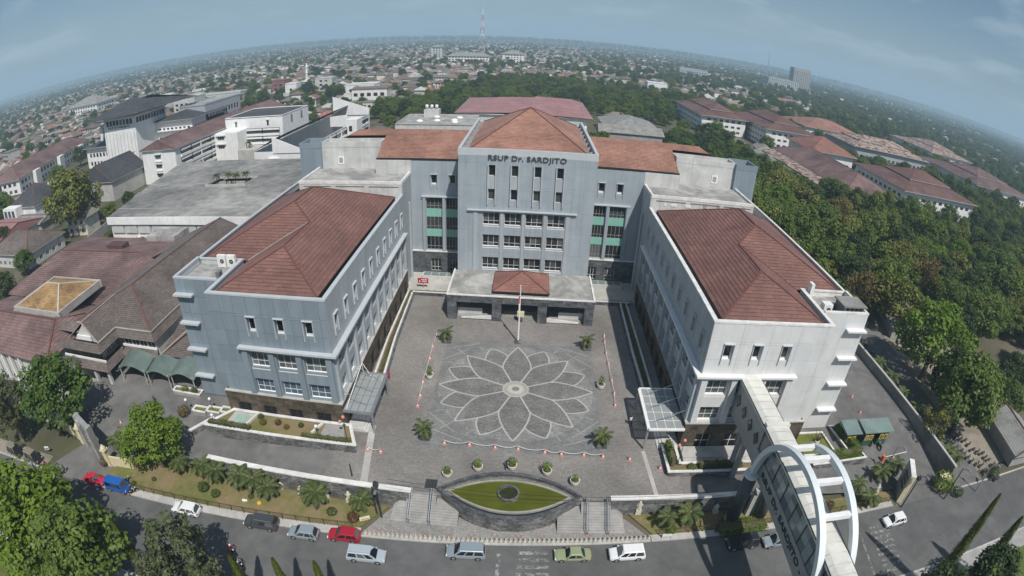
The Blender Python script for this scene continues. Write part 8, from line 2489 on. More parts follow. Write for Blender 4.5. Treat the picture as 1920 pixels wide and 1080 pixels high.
def double_lamp(px, py, zt, lab):
	p = G(px, py, 0.9)
	t = thing('street_lamp', lab, 'lamp', (p.x, p.y, 0.6), world=False)
	q = MB(); q.lathe([(0.16, 0), (0.14, 0.5), (0.06, 0.7), (0.05, zt)], 8); q.tube([(-0.55, 0, zt - 0.9), (-0.3, 0, zt - 0.55), (0, 0, zt - 0.7)], 0.035, 6); q.build('post', 'booth_green').parent = t
	for x, z in ((0, zt), (-0.55, zt - 0.85)):
		q = MB(); q.lathe([(0.05, 0), (0.2, 0.06), (0.26, 0.24), (0.18, 0.42), (0.03, 0.5)], 12, (x, 0, z)); q.build('globe', 'pink_red', None, True).parent = t
double_lamp(651, 825, 4.2, 'green lamp post with two pinkish globes by the left canopy')
double_lamp(1271, 868, 4.2, 'green lamp post with two pinkish globes by the right canopy')
def board(px, py, z, w_, h, hz, m, pm, lab, ang=0.0, name='notice_board', cat='sign', stripe=None):
	p = G(px, py, z)
	t = thing(name, lab, cat, (p.x, p.y, z), ang, world=False)
	for xx in (-w_ / 2, w_ / 2 - 0.06):
		q = MB(); q.box(xx, xx + 0.06, -0.03, 0.03, 0, hz + h); q.build('post', pm).parent = t
	q = MB(); q.box(-w_ / 2, w_ / 2, -0.07, -0.03, hz, hz + h); q.build('board', m).parent = t
	if stripe:
		q = MB(); q.box(-w_ / 2 + 0.1, w_ / 2 - 0.1, -0.08, -0.07, hz + h * 0.15, hz + h * 0.5); q.build('stripe', stripe).parent = t
board(685, 978, -1.9, 1.3, 0.7, 0.35, 'sign_white', 'dark_metal', 'white sign with yellow band at the corner of the palm garden', 0.5, stripe='yellow_paint')
board(1249, 1008, -1.9, 1.2, 0.5, 0.3, 'sign_white', 'dark_metal', 'small white sign in the garden right of the entrance steps')
board(92, 848, -2.0, 0.9, 0.7, 0.6, 'sign_white', 'dark_metal', 'small blue and white sign by the parked jeeps', 0.4, stripe='pane_blue')
board(1838, 905, -1.9, 1.2, 0.9, 0.8, 'sign_white', 'steel', 'pale board on posts beside the right lane', 0.9)
def pole(x, y, z, h, lab, lamp=True, lean=(0, 0), m='dark_metal', box=False):
	t = thing('utility_pole', lab, 'pole', (x, y, z), world=False)
	q = MB(); q.tube([(0, 0, -0.2), (lean[0], lean[1], h)], [0.13, 0.08], 10); q.build('shaft', m).parent = t
	if box:
		q = MB(); q.box(lean[0] * 0.9 - 0.3, lean[0] * 0.9 + 0.3, lean[1] * 0.9 - 0.25, lean[1] * 0.9 + 0.25, h * 0.86, h * 0.95); q.build('junction_box', m).parent = t
	if lamp:
		q = MB(); q.tube([(lean[0], lean[1], h - 0.1), (lean[0] + 0.6, lean[1] - 0.9, h + 0.25)], 0.05, 6); q.build('arm', m).parent = t
		q = MB(); q.obox((lean[0] + 0.7, lean[1] - 1.05, h + 0.27), (0.16, 0, 0), (0, 0.34, 0), (0, 0, 0.08)); q.build('lamp_head', 'steel').parent = t
p = G(716, 970, -1.94); pole(p.x, p.y, -1.95, 6.8, 'dark utility pole at the left of the entrance steps', False, box=True)
p = G(712, 968, -1.94); pole(p.x - 0.4, p.y + 0.3, -1.95, 5.2, 'shorter dark pole beside the utility pole at the steps', True)
p = G(1375, 975, -1.9); pole(p.x, p.y, -1.9, 6.0, 'dark lamp pole beside the sky bridge pillar')
p = G(1690, 950, -1.95); pole(p.x, p.y, -1.95, 6.5, 'lamp pole with green sign board by the right gate', box=True)
p = G(1770, 935, -1.95); pole(p.x, p.y, -1.95, 6.5, 'tall thin pole at the corner of the right lane')
p = G(660, 892, 0); pole(p.x, p.y, 0, 2.2, 'short dark post on the ramp near the retaining wall', False)
for px, py, lab in ((1655, 850, 'dark lamp pole in the right street garden'), (1830, 880, 'grey lamp pole by the motorcycle park')):
	p = G(px, py + 40, -1.9); pole(p.x, p.y, -1.9, 6.0, lab, True, m='steel')
# statues in the gardens
def statue(px, py, lab, h=2.0):
	p = G(px, py, -1.85)
	t = thing('statue', lab, 'statue', (p.x, p.y, -1.9), group='cream garden statues', world=False)
	q = MB(); q.box(-0.35, 0.35, -0.35, 0.35, 0, h * 0.4); q.build('pedestal', 'statue').parent = t
	q = MB(); q.lathe([(0.3, h * 0.4), (0.36, h * 0.5), (0.26, h * 0.66), (0.34, h * 0.78), (0.14, h * 0.84), (0.2, h * 0.92), (0.05, h)], 12); q.box(-0.42, 0.42, -0.12, 0.12, h * 0.6, h * 0.72); q.build('figure', 'statue', None, True).parent = t
statue(567, 930, 'cream statue against the retaining wall before the eighth garden palm')
statue(656, 940, 'cream statue against the retaining wall near the steps end')
statue(488, 912, 'weathered cream figure between garden palms', 1.4)
statue(528, 915, 'short cream ornament beside the eighth garden palm', 1.2)
statue(613, 935, 'small cream stone figure right of the paired palms', 1.3)
statue(1195, 962, 'tall cream statue at the right side of the entrance steps', 2.6)
statue(1290, 950, 'cream statue against the right retaining wall', 1.9)
statue(1340, 960, 'cream stone lantern in the shade of the sky bridge', 1.7)
statue(1640, 925, 'cream statue in the right street garden by the sign slab', 2.0)
for i, (px, py, lab, m_) in enumerate(((458, 939, 'small white animal figure lying in the left garden', 'sign_white'), (468, 940, 'yellow-orange disc stone in the left garden', 'yellow_paint'))):
	p = G(px, py, -1.85); t = thing('garden_ornament', lab, 'ornament', (p.x + i * 1.5, p.y, -1.88), world=False)
	q = MB(); q.lathe([(0.3, 0), (0.36, 0.15), (0.26, 0.32), (0.05, 0.36)], 12, sy=0.6 if i == 0 else 1.0); q.lathe([(0.12, 0), (0.16, 0.22), (0.1, 0.42), (0.02, 0.46)], 8, (0.42, 0, 0)) if i == 0 else None
	q.build('body', m_, None, True).parent = t
# ------------------------------------------------------------------ vehicles
paint('car_white', (0.76, 0.77, 0.77)); paint('car_red', (0.36, 0.012, 0.03)); paint('car_crimson', (0.55, 0.02, 0.06)); paint('car_blue', (0.012, 0.10, 0.40)); paint('car_silver', (0.36, 0.42, 0.46), 0.35, 0.5, 0.4)
paint('car_grey', (0.055, 0.058, 0.063)); paint('car_black', (0.018, 0.019, 0.022)); paint('car_sage', (0.27, 0.31, 0.18), 0.4); paint('car_tan', (0.24, 0.22, 0.17), 0.45); paint('car_pale', (0.50, 0.58, 0.62), 0.35, 0.5, 0.3)
mat('tyre', (0.018, 0.018, 0.019), 0.85); mat('rim', (0.45, 0.46, 0.47), 0.4, 0.6); mat('lamp_clear', (0.7, 0.7, 0.68), 0.2); mat('lamp_red', (0.4, 0.02, 0.02), 0.3); mat('rubber', (0.03, 0.03, 0.032), 0.7); mat('plate', (0.02, 0.02, 0.02), 0.5)
def wheel_meshes(r, w_):
	q = MB(); q.tube([(0, -w_ / 2, 0), (0, -w_ / 2 + 0.03, 0), (0, w_ / 2 - 0.03, 0), (0, w_ / 2, 0)], [r * 0.93, r, r, r * 0.93], 20)
	a = q.mesh('wheel', 'tyre')
	q = MB(); q.tube([(0, -w_ / 2 - 0.012, 0), (0, w_ / 2 + 0.012, 0)], r * 0.6, 14)
	return a, q.mesh('rim', 'rim')
WH = {}
def car(name, label, px, py, heading, L_, W_, H_, prof, m, cat='car', z=Z0 - 0.056, belt=0.55, tum=0.80, roofrail=False, wr=0.32, group='cars on the street', pillar=None, roofm=None, xoff=0.0):
	"""prof: stations along the car (x fraction 0 nose .. 1 tail, height fraction of the roofline, is_glass_slope)"""
	p = G(px, py, z)
	t = thing(name, label, cat, (p.x, p.y, z), heading, group, world=False)
	gc = 0.20
	zb = belt * H_
	xs = lambda f: L_ * (0.5 - f)
	# lower body: rounded slab with tapered nose and tail
	body = MB()
	st = [(0.0, 0.70, zb * 0.66), (0.02, 0.90, zb * 0.80), (0.08, 0.97, zb * 0.90), (prof['hood'], 1.0, zb * prof.get('hoodz', 0.98)), (prof['ws0'], 1.0, zb), (0.5, 1.0, zb * 1.0), (prof['rw1'], 1.0, zb), (0.95, 0.98, zb * prof.get('deckz', 0.98)), (0.985, 0.93, zb * 0.93), (1.0, 0.78, zb * 0.82)]
	rings = []
	for f, ws, zt in st:
		x = xs(f); hw = W_ / 2 * ws
		lowz = gc + (0.06 if f in (0.0, 1.0) else 0)
		rings.append([(x, -hw * 0.90, lowz), (x, -hw, gc + 0.22), (x, -hw * 1.0, zt * 0.80), (x, -hw * 0.93, zt), (x, -hw * 0.5, zt + 0.035), (x, hw * 0.5, zt + 0.035), (x, hw * 0.93, zt), (x, hw * 1.0, zt * 0.80), (x, hw, gc + 0.22), (x, hw * 0.90, lowz)])
	for i in range(len(rings) - 1):
		for k in range(len(rings[0])):
			kk = (k + 1) % len(rings[0])
			body.face([rings[i][k], rings[i][kk], rings[i + 1][kk], rings[i + 1][k]])
	body.face(rings[0]); body.face(list(reversed(rings[-1])))
	# cabin: roof panel and pillars
	r0, r1 = prof['r0'], prof['r1']
	hb, hr = W_ / 2 * 0.93, W_ / 2 * tum
	x0, x1_, xa, xb = xs(prof['ws0']), xs(prof['rw1']), xs(r0), xs(r1)
	zr_ = H_
	me = body.mesh('body', m)
	o = link('body', me); o.parent = t
	bv = o.modifiers.new('round', 'BEVEL'); bv.width = 0.05; bv.segments = 2; bv.limit_method = 'ANGLE'; bv.angle_limit = radians(25)
	for pl in me.polygons: pl.use_smooth = True
	cab = MB()
	rt = [(xa, -hr, zr_ - 0.05), (xb, -hr, zr_ - 0.07), (xb, hr, zr_ - 0.07), (xa, hr, zr_ - 0.05)]
	mid = (xa + xb) / 2
	A_b, B_b, C_b, D_b = (x0, -hb, zb - 0.01), (x1_, -hb, zb - 0.01), (x1_, hb, zb - 0.01), (x0, hb, zb - 0.01)
	cab.face([(xa, -hr * 0.9, zr_ - 0.02), (mid, -hr * 0.9, zr_), (mid, hr * 0.9, zr_), (xa, hr * 0.9, zr_ - 0.02)]); cab.face([(mid, -hr * 0.9, zr_), (xb, -hr * 0.9, zr_ - 0.03), (xb, hr * 0.9, zr_ - 0.03), (mid, hr * 0.9, zr_)])
	for s_ in (-1, 1):
		cab.face([(xa, s_ * hr * 0.9, zr_ - 0.02), (mid, s_ * hr * 0.9, zr_), (mid, s_ * hr, zr_ - 0.06), (xa, s_ * hr, zr_ - 0.06)]); cab.face([(mid, s_ * hr * 0.9, zr_), (xb, s_ * hr * 0.9, zr_ - 0.03), (xb, s_ * hr, zr_ - 0.07), (mid, s_ * hr, zr_ - 0.06)])
		cab.face([(x0, s_ * hb, zb - 0.01), (x1_, s_ * hb, zb - 0.01), (xb, s_ * hr, zr_ - 0.07), (mid, s_ * hr, zr_ - 0.06), (xa, s_ * hr, zr_ - 0.06)])
	cab.face([(x0, -hb, zb - 0.01), (x0, hb, zb - 0.01), (xa, hr, zr_ - 0.06), (xa, hr * 0.9, zr_ - 0.02), (xa, -hr * 0.9, zr_ - 0.02), (xa, -hr, zr_ - 0.06)])
	cab.face([(x1_, -hb, zb - 0.01), (x1_, hb, zb - 0.01), (xb, hr, zr_ - 0.07), (xb, hr * 0.9, zr_ - 0.03), (xb, -hr * 0.9, zr_ - 0.03), (xb, -hr, zr_ - 0.07)])
	o = cab.build('cabin', roofm or m); o.parent = t
	def pane(pts, off, nm='window'):
		c = sum((Vector(p_) for p_ in pts), Vector()) / len(pts)
		n = (Vector(pts[1]) - Vector(pts[0])).cross(Vector(pts[2]) - Vector(pts[0])).normalized()
		if n.dot(c - Vector((mid, 0, zb))) < 0: n = -n
		q = MB(); P1_ = [c + (Vector(p_) - c) * off + n * 0.012 for p_ in pts]; q.face(P1_); q.face([p_ - n * 0.01 for p_ in P1_])
		o = q.build(nm, 'car_glass'); o.parent = t
	lerp = lambda a, b, f_: tuple(a[i] + (b[i] - a[i]) * f_ for i in range(3))
	pane([(x0, -hb, zb), (x0, hb, zb), (xa, hr, zr_ - 0.06), (xa, -hr, zr_ - 0.06)], 0.88, 'windscreen')
	pane([(x1_, -hb, zb), (x1_, hb, zb), (xb, hr, zr_ - 0.07), (xb, -hr, zr_ - 0.07)], 0.84, 'rear_window')
	for s_ in (-1, 1):
		lo0, lo1, hi0, hi1 = (x0, s_ * hb, zb + 0.02), (x1_, s_ * hb, zb + 0.02), (xa, s_ * hr, zr_ - 0.13), (xb, s_ * hr, zr_ - 0.13)
		cuts = prof.get('cuts', (0.04, 0.46, 0.78, 0.97))
		for i in range(len(cuts) - 1):
			f0, f1 = cuts[i] + 0.015, cuts[i + 1] - 0.015
			pane([lerp(lo0, lo1, f0), lerp(lo0, lo1, f1), lerp(hi0, hi1, f1), lerp(hi0, hi1, f0)], 0.93, 'side_window')
	key = (wr, 0.2)
	if key not in WH: WH[key] = wheel_meshes(*key)
	for fx in prof.get('wheels', (0.19, 0.80)):
		for s_ in (-1, 1):
			o = link('wheel', WH[key][0]); o.parent = t; o.location = (xs(fx), s_ * (W_ / 2 - 0.1), wr)
			r_ = link('rim', WH[key][1]); r_.parent = o
			q = MB(); q.tube([(xs(fx), s_ * (W_ / 2 - 0.02), wr), (xs(fx), s_ * (W_ / 2 + 0.006), wr)], wr * 1.17, 18); a_ = q.build('wheel_arch', 'rubber'); a_.parent = t
	for s_ in (-1, 1):
		q = MB(); q.obox((xs(0.025), s_ * W_ * 0.36, zb * 0.72), (0.08, 0, 0.03), (0.03, s_ * 0.16, 0), (0, 0, 0.085)); q.build('headlight', 'lamp_clear').parent = t
		q = MB(); q.obox((xs(0.985), s_ * W_ * 0.40, zb * 0.82), (0.05, 0, 0), (0, 0.1, 0), (0, 0, 0.14)); q.build('tail_light', 'lamp_red').parent = t
		q = MB(); q.obox((x0 - 0.25, s_ * (hb + 0.12), zb + 0.06), (0.07, 0, 0), (0, 0.1, 0), (0, 0, 0.07)); q.build('mirror', m).parent = t
	q = MB(); q.box(xs(0.0) - 0.02, xs(0.0) + 0.035, -W_ * 0.33, W_ * 0.33, gc + 0.06, gc + 0.2); q.build('front_grille', 'rubber').parent = t
	q = MB(); q.box(xs(0.993) - 0.03, xs(0.993) + 0.0, -0.26, 0.26, zb * 0.5, zb * 0.5 + 0.12); q.build('number_plate', 'plate').parent = t
	if roofrail:
		for s_ in (-1, 1):
			q = MB(); q.tube([(xa - 0.15, s_ * hr * 0.86, zr_ + 0.06), (xb + 0.15, s_ * hr * 0.86, zr_ + 0.05)], 0.025, 6); q.build('roof_rail', 'steel').parent = t
	return t
MPV = dict(hood=0.16, ws0=0.20, r0=0.36, r1=0.93, rw1=0.985, hoodz=0.97, cuts=(0.05, 0.32, 0.62, 0.97))
HATCH = dict(hood=0.20, ws0=0.24, r0=0.42, r1=0.86, rw1=0.97, hoodz=0.95, cuts=(0.06, 0.45, 0.80, 0.96))
SEDAN = dict(hood=0.25, ws0=0.29, r0=0.42, r1=0.70, rw1=0.83, hoodz=0.97, deckz=0.97, cuts=(0.06, 0.5, 0.92))
BEETLE = dict(hood=0.25, ws0=0.30, r0=0.42, r1=0.68, rw1=0.90, hoodz=0.88, deckz=0.72, cuts=(0.08, 0.55, 0.85), wheels=(0.2, 0.8))
VAN = dict(hood=0.05, ws0=0.07, r0=0.20, r1=0.97, rw1=0.995, hoodz=0.98, cuts=(0.06, 0.30, 0.62, 0.97), wheels=(0.16, 0.80))
JEEP = dict(hood=0.30, ws0=0.34, r0=0.40, r1=0.96, rw1=0.99, hoodz=0.99, cuts=(0.05, 0.4, 0.95))
PICK = dict(hood=0.30, ws0=0.33, r0=0.42, r1=0.94, rw1=0.985, hoodz=0.99, cuts=(0.05, 0.38, 0.68, 0.96))
W, E = RA + pi, RA
car('car', 'crimson small rounded car parked behind the blue van', 180, 904, E, 4.1, 1.6, 1.5, BEETLE, 'car_crimson', wr=0.31)
car('van', 'bright blue minivan parked at the kerb beside the left gate', 224, 917, E, 4.2, 1.7, 1.9, VAN, 'car_blue', 'van', belt=0.52, tum=0.88)
car('car', 'white compact car driving left past the garden railing', 352, 959, W, 4.3, 1.75, 1.5, HATCH, 'car_white')
car('car', 'dark grey people carrier behind the white compact car', 492, 985, W, 4.6, 1.78, 1.75, MPV, 'car_grey', roofrail=True)
car('car', 'small silver hatchback between dark carrier and red hatchback', 571, 1004, W, 3.9, 1.7, 1.5, HATCH, 'car_silver')
car('car', 'deep red hatchback at the end of the garden kerb', 647, 1008, W, 4.0, 1.72, 1.52, HATCH, 'car_red')
car('car', 'pale silver boxy carrier driving right in the nearer lane', 688, 1046, E, 4.6, 1.75, 1.78, MPV, 'car_pale', roofrail=True)
car('car', 'silver people carrier before the pond, driving left', 874, 1040, W, 4.6, 1.78, 1.72, MPV, 'car_silver', roofrail=True)
car('car', 'old sage-green saloon before the entrance steps', 1073, 1045, W, 4.3, 1.65, 1.42, SEDAN, 'car_sage', wr=0.3)
car('car', 'white people carrier right of the green saloon', 1174, 1043, W, 4.3, 1.72, 1.72, MPV, 'car_white')
car('jeep', 'black off-road car half in the shade of the sky bridge', 1389, 1022, W, 4.3, 1.75, 1.8, PICK, 'car_black', 'car', wr=0.36)
car('car', 'silver car partly under the sky bridge', 1455, 1018, W, 4.2, 1.72, 1.5, HATCH, 'car_silver')
car('car', 'white hatchback alone on the street near the right gate', 1674, 980, W, 4.2, 1.74, 1.55, HATCH, 'car_white')
car('jeep', 'tan soft-top jeep parked under trees, nearer the left edge', 32, 850, E - 0.1, 4.0, 1.7, 1.8, JEEP, 'car_black', 'car', wr=0.36, roofm='car_tan')
car('jeep', 'tan soft-top jeep parked nearest the left gate', 66, 862, E - 0.1, 4.0, 1.7, 1.8, JEEP, 'car_black', 'car', wr=0.36, roofm='car_tan')
car('car', 'white car cut by the left edge on the street', -8, 873, W, 4.2, 1.72, 1.5, HATCH, 'car_white')
# ------------------------------------------------------------------ motorcycles
def moto_kind():
	t = bpy.data.objects.new('motorcycle', None); COL.objects.link(t); t['category'] = 'motorcycle'
	for x in (-0.6, 0.62):
		q = MB(); q.tube([(x, -0.05, 0.29), (x, 0.05, 0.29)], 0.29, 16); o = q.build('wheel', 'tyre'); o.parent = t
		q = MB(); q.tube([(x, -0.056, 0.29), (x, 0.056, 0.29)], 0.17, 10); r_ = q.build('rim', 'rim'); r_.parent = o
	q = MB(); q.tube([(0.45, 0, 0.95), (0.35, 0, 0.55), (0.05, 0, 0.42), (-0.3, 0, 0.55), (-0.75, 0, 0.72)], [0.10, 0.14, 0.14, 0.16, 0.08], 8); q.tube([(0.62, 0, 0.29), (0.42, 0, 0.98)], 0.04, 6); q.build('frame', 'car_black', None, True).parent = t
	q = MB(); q.tube([(0.12, 0, 0.72), (-0.2, 0, 0.76), (-0.7, 0, 0.82)], [0.09, 0.14, 0.09], 8); q.build('seat', 'rubber', None, True).parent = t
	q = MB(); q.tube([(0.36, -0.33, 1.0), (0.42, 0, 0.98), (0.36, 0.33, 1.0)], 0.022, 6); q.build('handlebar', 'steel').parent = t
	q = MB(); q.lathe([(0.05, 0), (0.1, 0.05), (0.08, 0.14)], 8, (0.5, 0, 0.85)); q.build('headlight', 'lamp_clear').parent = t
	q = MB(); q.obox((-0.82, 0, 0.7), (0.05, 0, 0), (0, 0.07, 0), (0, 0, 0.05)); q.build('tail_light', 'lamp_red').parent = t
	return t
moto = moto_kind(); mu = []
k = 0
for i in range(26):
	px, py = 1800 + random.uniform(-28, 62), 838 + random.uniform(-42, 50)
	px, py = 1778 + i % 13 * 7.5 + random.uniform(-2, 2), 808 + (i // 13) * 22 + (i % 13) * 6 + random.uniform(-3, 3)
	p = G(px, py, -1.9)
	k += 1; place(moto, mu, (p.x, p.y, -1.88), random.uniform(0.1, 0.5), 'parked motorcycle in the crowded lot by the right lane, %s counting from the back left' % ordinal(k), 'motorcycles parked on the right')
for i in range(14):
	p = G(6 + (i % 5) * 13 + random.uniform(-3, 3), 690 + (i // 5) * 15 + random.uniform(-3, 3), -1.9)
	place(moto, mu, (p.x, p.y, -1.98), random.uniform(1.0, 1.5), 'parked motorcycle before the maroon roof at left, %s counting from the back' % ordinal(i + 1), 'motorcycles parked on the left')
for i in range(9):
	p = G(1622 + i * 8.5, 652 + i * 13.5, -1.9)
	place(moto, mu, (p.x, p.y, -1.9), random.uniform(-.4, .4), 'motorcycle beside the right boundary wall, %s from the back' % ordinal(i + 1), 'motorcycles along the boundary wall')
for px, py, lab, h in ((252, 925, 'motorcycle standing in front of the blue van', 0.9), (240, 905, 'motorcycle on the kerb behind the blue van', 1.2), (437, 1035, 'motorcycle with a red-shirted rider heading right', -0.5), (452, 1062, 'motorcycle with a pale-shirted rider at the bottom edge', -0.4), (1645, 845, 'motorcycle at the car park barrier', 1.4), (65, 905, 'motorcycle on the street before the jeeps', -0.3), (1628, 838, 'motorcycle by the ticket booths', 1.2)):
	z_ = Z0 - 0.056 if py > 860 else -1.3
	p = G(px, py, z_); place(moto, mu, (p.x, p.y, z_ if z_ < -1.5 else Zl(p.x, p.y) + 0.01), h, lab, 'motorcycles in use')
# ------------------------------------------------------------------ people
mat('skin', (0.25, 0.14, 0.09), 0.6); mat('hair', (0.012, 0.010, 0.010), 0.6)
for nm, c in (('cloth_blue', (0.05, 0.09, 0.2)), ('cloth_red', (0.45, 0.03, 0.07)), ('cloth_white', (0.6, 0.6, 0.58)), ('cloth_dark', (0.03, 0.032, 0.04)), ('cloth_khaki', (0.2, 0.16, 0.1)), ('cloth_green', (0.05, 0.16, 0.11)), ('cloth_pale', (0.35, 0.42, 0.46))): mat(nm, c, 0.85)
PBASE = {}
def body_mesh(pose):
	"""one continuous body grown over a posed skeleton"""
	if pose in PBASE: return PBASE[pose]
	J = {'pel': (0, 0, .95), 'wa': (0, 0, 1.1), 'ch': (0.02, 0, 1.32), 'ne': (0.02, 0, 1.48), 'nk': (0.03, 0, 1.55), 'hd': (0.05, 0, 1.66), 'tp': (0.04, 0, 1.74)}
	sit = pose == 'ride'
	if sit:
		J = {k_: (v[0] - 0.12, v[1], v[2] - 0.10) for k_, v in J.items()}; J['ch'] = (0.0, 0, 1.2); J['ne'] = (0.06, 0, 1.36); J['nk'] = (0.08, 0, 1.43); J['hd'] = (0.12, 0, 1.54); J['tp'] = (0.12, 0, 1.63)
	for s_, n_ in ((-1, 'r'), (1, 'l')):
		st = 0.16 * s_ if pose == 'walk' else 0.0
		if sit:
			J['hp' + n_] = (-0.14, 0.1 * s_, 0.82); J['kn' + n_] = (0.22, 0.18 * s_, 0.72); J['an' + n_] = (0.10, 0.17 * s_, 0.34); J['to' + n_] = (0.26, 0.17 * s_, 0.30)
			J['sh' + n_] = (0.04, 0.19 * s_, 1.32); J['el' + n_] = (0.2, 0.27 * s_, 1.12); J['wr' + n_] = (0.38, 0.29 * s_, 1.06); J['fi' + n_] = (0.46, 0.28 * s_, 1.03)
		else:
			J['hp' + n_] = (0, 0.1 * s_, .90); J['kn' + n_] = (st * 0.9 + 0.03, 0.1 * s_, .5); J['an' + n_] = (st * 1.4 - 0.02, 0.1 * s_, .09); J['to' + n_] = (st * 1.4 + 0.16, 0.11 * s_, .04)
			J['sh' + n_] = (0.01, 0.19 * s_, 1.43); J['el' + n_] = (-st * 0.6 - 0.01, 0.25 * s_, 1.15); J['wr' + n_] = (-st * 0.9 + 0.08, 0.26 * s_, .92); J['fi' + n_] = (-st * 0.9 + 0.12, 0.25 * s_, .83)
	R_ = dict(pel=.15, wa=.135, ch=.155, ne=.075, nk=.055, hd=.098, tp=.06, hp=.1, kn=.065, an=.045, to=.035, sh=.07, el=.047, wr=.035, fi=.03)
	names = list(J); idx = {n_: i for i, n_ in enumerate(names)}
	ed = [('pel', 'wa'), ('wa', 'ch'), ('ch', 'ne'), ('ne', 'nk'), ('nk', 'hd'), ('hd', 'tp')]
	for n_ in 'rl': ed += [('pel', 'hp' + n_), ('hp' + n_, 'kn' + n_), ('kn' + n_, 'an' + n_), ('an' + n_, 'to' + n_), ('ch', 'sh' + n_), ('sh' + n_, 'el' + n_), ('el' + n_, 'wr' + n_), ('wr' + n_, 'fi' + n_)]
	me = bpy.data.meshes.new('skel'); me.from_pydata([J[n_] for n_ in names], [(idx[a], idx[b]) for a, b in ed], [])
	o = bpy.data.objects.new('skel', me); COL.objects.link(o)
	sk = o.modifiers.new('skin', 'SKIN');
	if not me.skin_vertices: me.skin_vertices.new()
	for n_, v in zip(names, me.skin_vertices[0].data):
		r_ = R_.get(n_) or R_[n_[:-1]]
		v.radius = (r_, r_ * (0.8 if n_ in ('ch', 'wa', 'pel') else 1.0)); v.use_root = n_ == 'pel'
	sb = o.modifiers.new('sub', 'SUBSURF'); sb.levels = 1; sb.render_levels = 1
	dg = bpy.context.evaluated_depsgraph_get()
	out = bpy.data.meshes.new_from_object(o.evaluated_get(dg))
	bpy.data.objects.remove(o)
	PBASE[pose] = out
	return out
PCACHE = {}
def person(px, py, z, heading, label, top, bottom, pose='stand', helmet=None, s=1.0, pos=None):
	key = (pose, top, bottom)
	if key not in PCACHE:
		me = body_mesh(pose).copy()
		me.materials.clear()
		for m_ in (top, bottom, 'skin', 'hair'): me.materials.append(M[m_])
		dz = -0.1 if pose == 'ride' else 0
		for f_ in me.polygons:
			c = f_.center; f_.use_smooth = True
			r_ = abs(c.y)
			if c.z > 1.5 + dz: f_.material_index = 3 if (c.z > 1.70 + dz * 1.2 or c.x < 0.02 + (0.07 if pose == 'ride' else 0)) else 2
			elif c.z < 0.97 + dz * 1.2 and not (r_ > 0.2 and c.z > 0.78): f_.material_index = 1
			elif r_ > 0.2 and (c.z < 1.06 if pose != 'ride' else c.x > 0.25): f_.material_index = 2
			else: f_.material_index = 0
		PCACHE[key] = me
	p = pos or G(px, py, z)
	t = thing('person', label, 'person', (p[0], p[1], z), heading, None, world=False)
	o = link('body', PCACHE[key]); o.parent = t; o.scale = (s, s, s)
	if helmet:
		q = MB(); q.lathe([(0.12, -0.06), (0.145, 0.0), (0.13, 0.09), (0.07, 0.14), (0.01, 0.15)], 12, (0.12, 0, 1.58)); q.build('helmet', helmet, None, True).parent = t
	return t
RZ = Z0 - 0.05
person(110, 888, RZ, 0.8, 'person in dark blue walking across the left gate entry, leftmost of the group', 'cloth_blue', 'cloth_dark', 'walk')
person(117, 890, RZ, 2.6, 'person in dark clothes beside the one in blue at the left gate entry', 'cloth_dark', 'cloth_blue', 'walk')
person(124, 886, RZ, 1.2, 'person in dark shirt at the right of the gate group', 'cloth_dark', 'cloth_dark', 'walk')
person(89, 878, RZ, 0.2, 'person in a red top standing by the jeeps at the left gate', 'cloth_red', 'cloth_dark')
person(152, 913, RZ, 0.5, 'person in khaki walking behind the crimson car', 'cloth_khaki', 'cloth_dark', 'walk')
person(65, 878, RZ, 0.4, 'person in pale shirt beside the jeep', 'cloth_pale', 'cloth_dark')
person(730, 712, 0.01, 1.5, 'person in a bright red dress by the left canopy', 'cloth_red', 'cloth_red', 's' if False else 'stand', s=1.1)
person(950, 880, 0.01, 0.3, 'person in dark blue tending the middle pond pot', 'cloth_blue', 'cloth_dark', 'walk')
person(1181, 797, 0.01, 2.0, 'person in white on the shadowed drive by the right canopy', 'cloth_white', 'cloth_dark', 'walk')
person(1208, 800, 0.01, 1.0, 'person in dark clothes on the steps under the right canopy', 'cloth_dark', 'cloth_dark')
person(1612, 790, 0.0, 1.0, 'person in green behind the ticket booths', 'cloth_green', 'cloth_dark', pos=(57.6, -9.4))
person(292, 757, -1.0, 1.0, 'person in dark clothes on the left forecourt', 'cloth_dark', 'cloth_dark', 'walk')
person(0, 0, RZ, -0.5, 'rider in a red shirt and white helmet on the motorcycle heading right', 'cloth_red', 'cloth_dark', 'ride', 'sign_white', pos=tuple(G(437, 1035, RZ))[:2])
person(0, 0, RZ, -0.4, 'rider in a pale shirt on the motorcycle at the bottom edge', 'cloth_white', 'cloth_dark', 'ride', 'steel', pos=tuple(G(452, 1062, RZ))[:2])
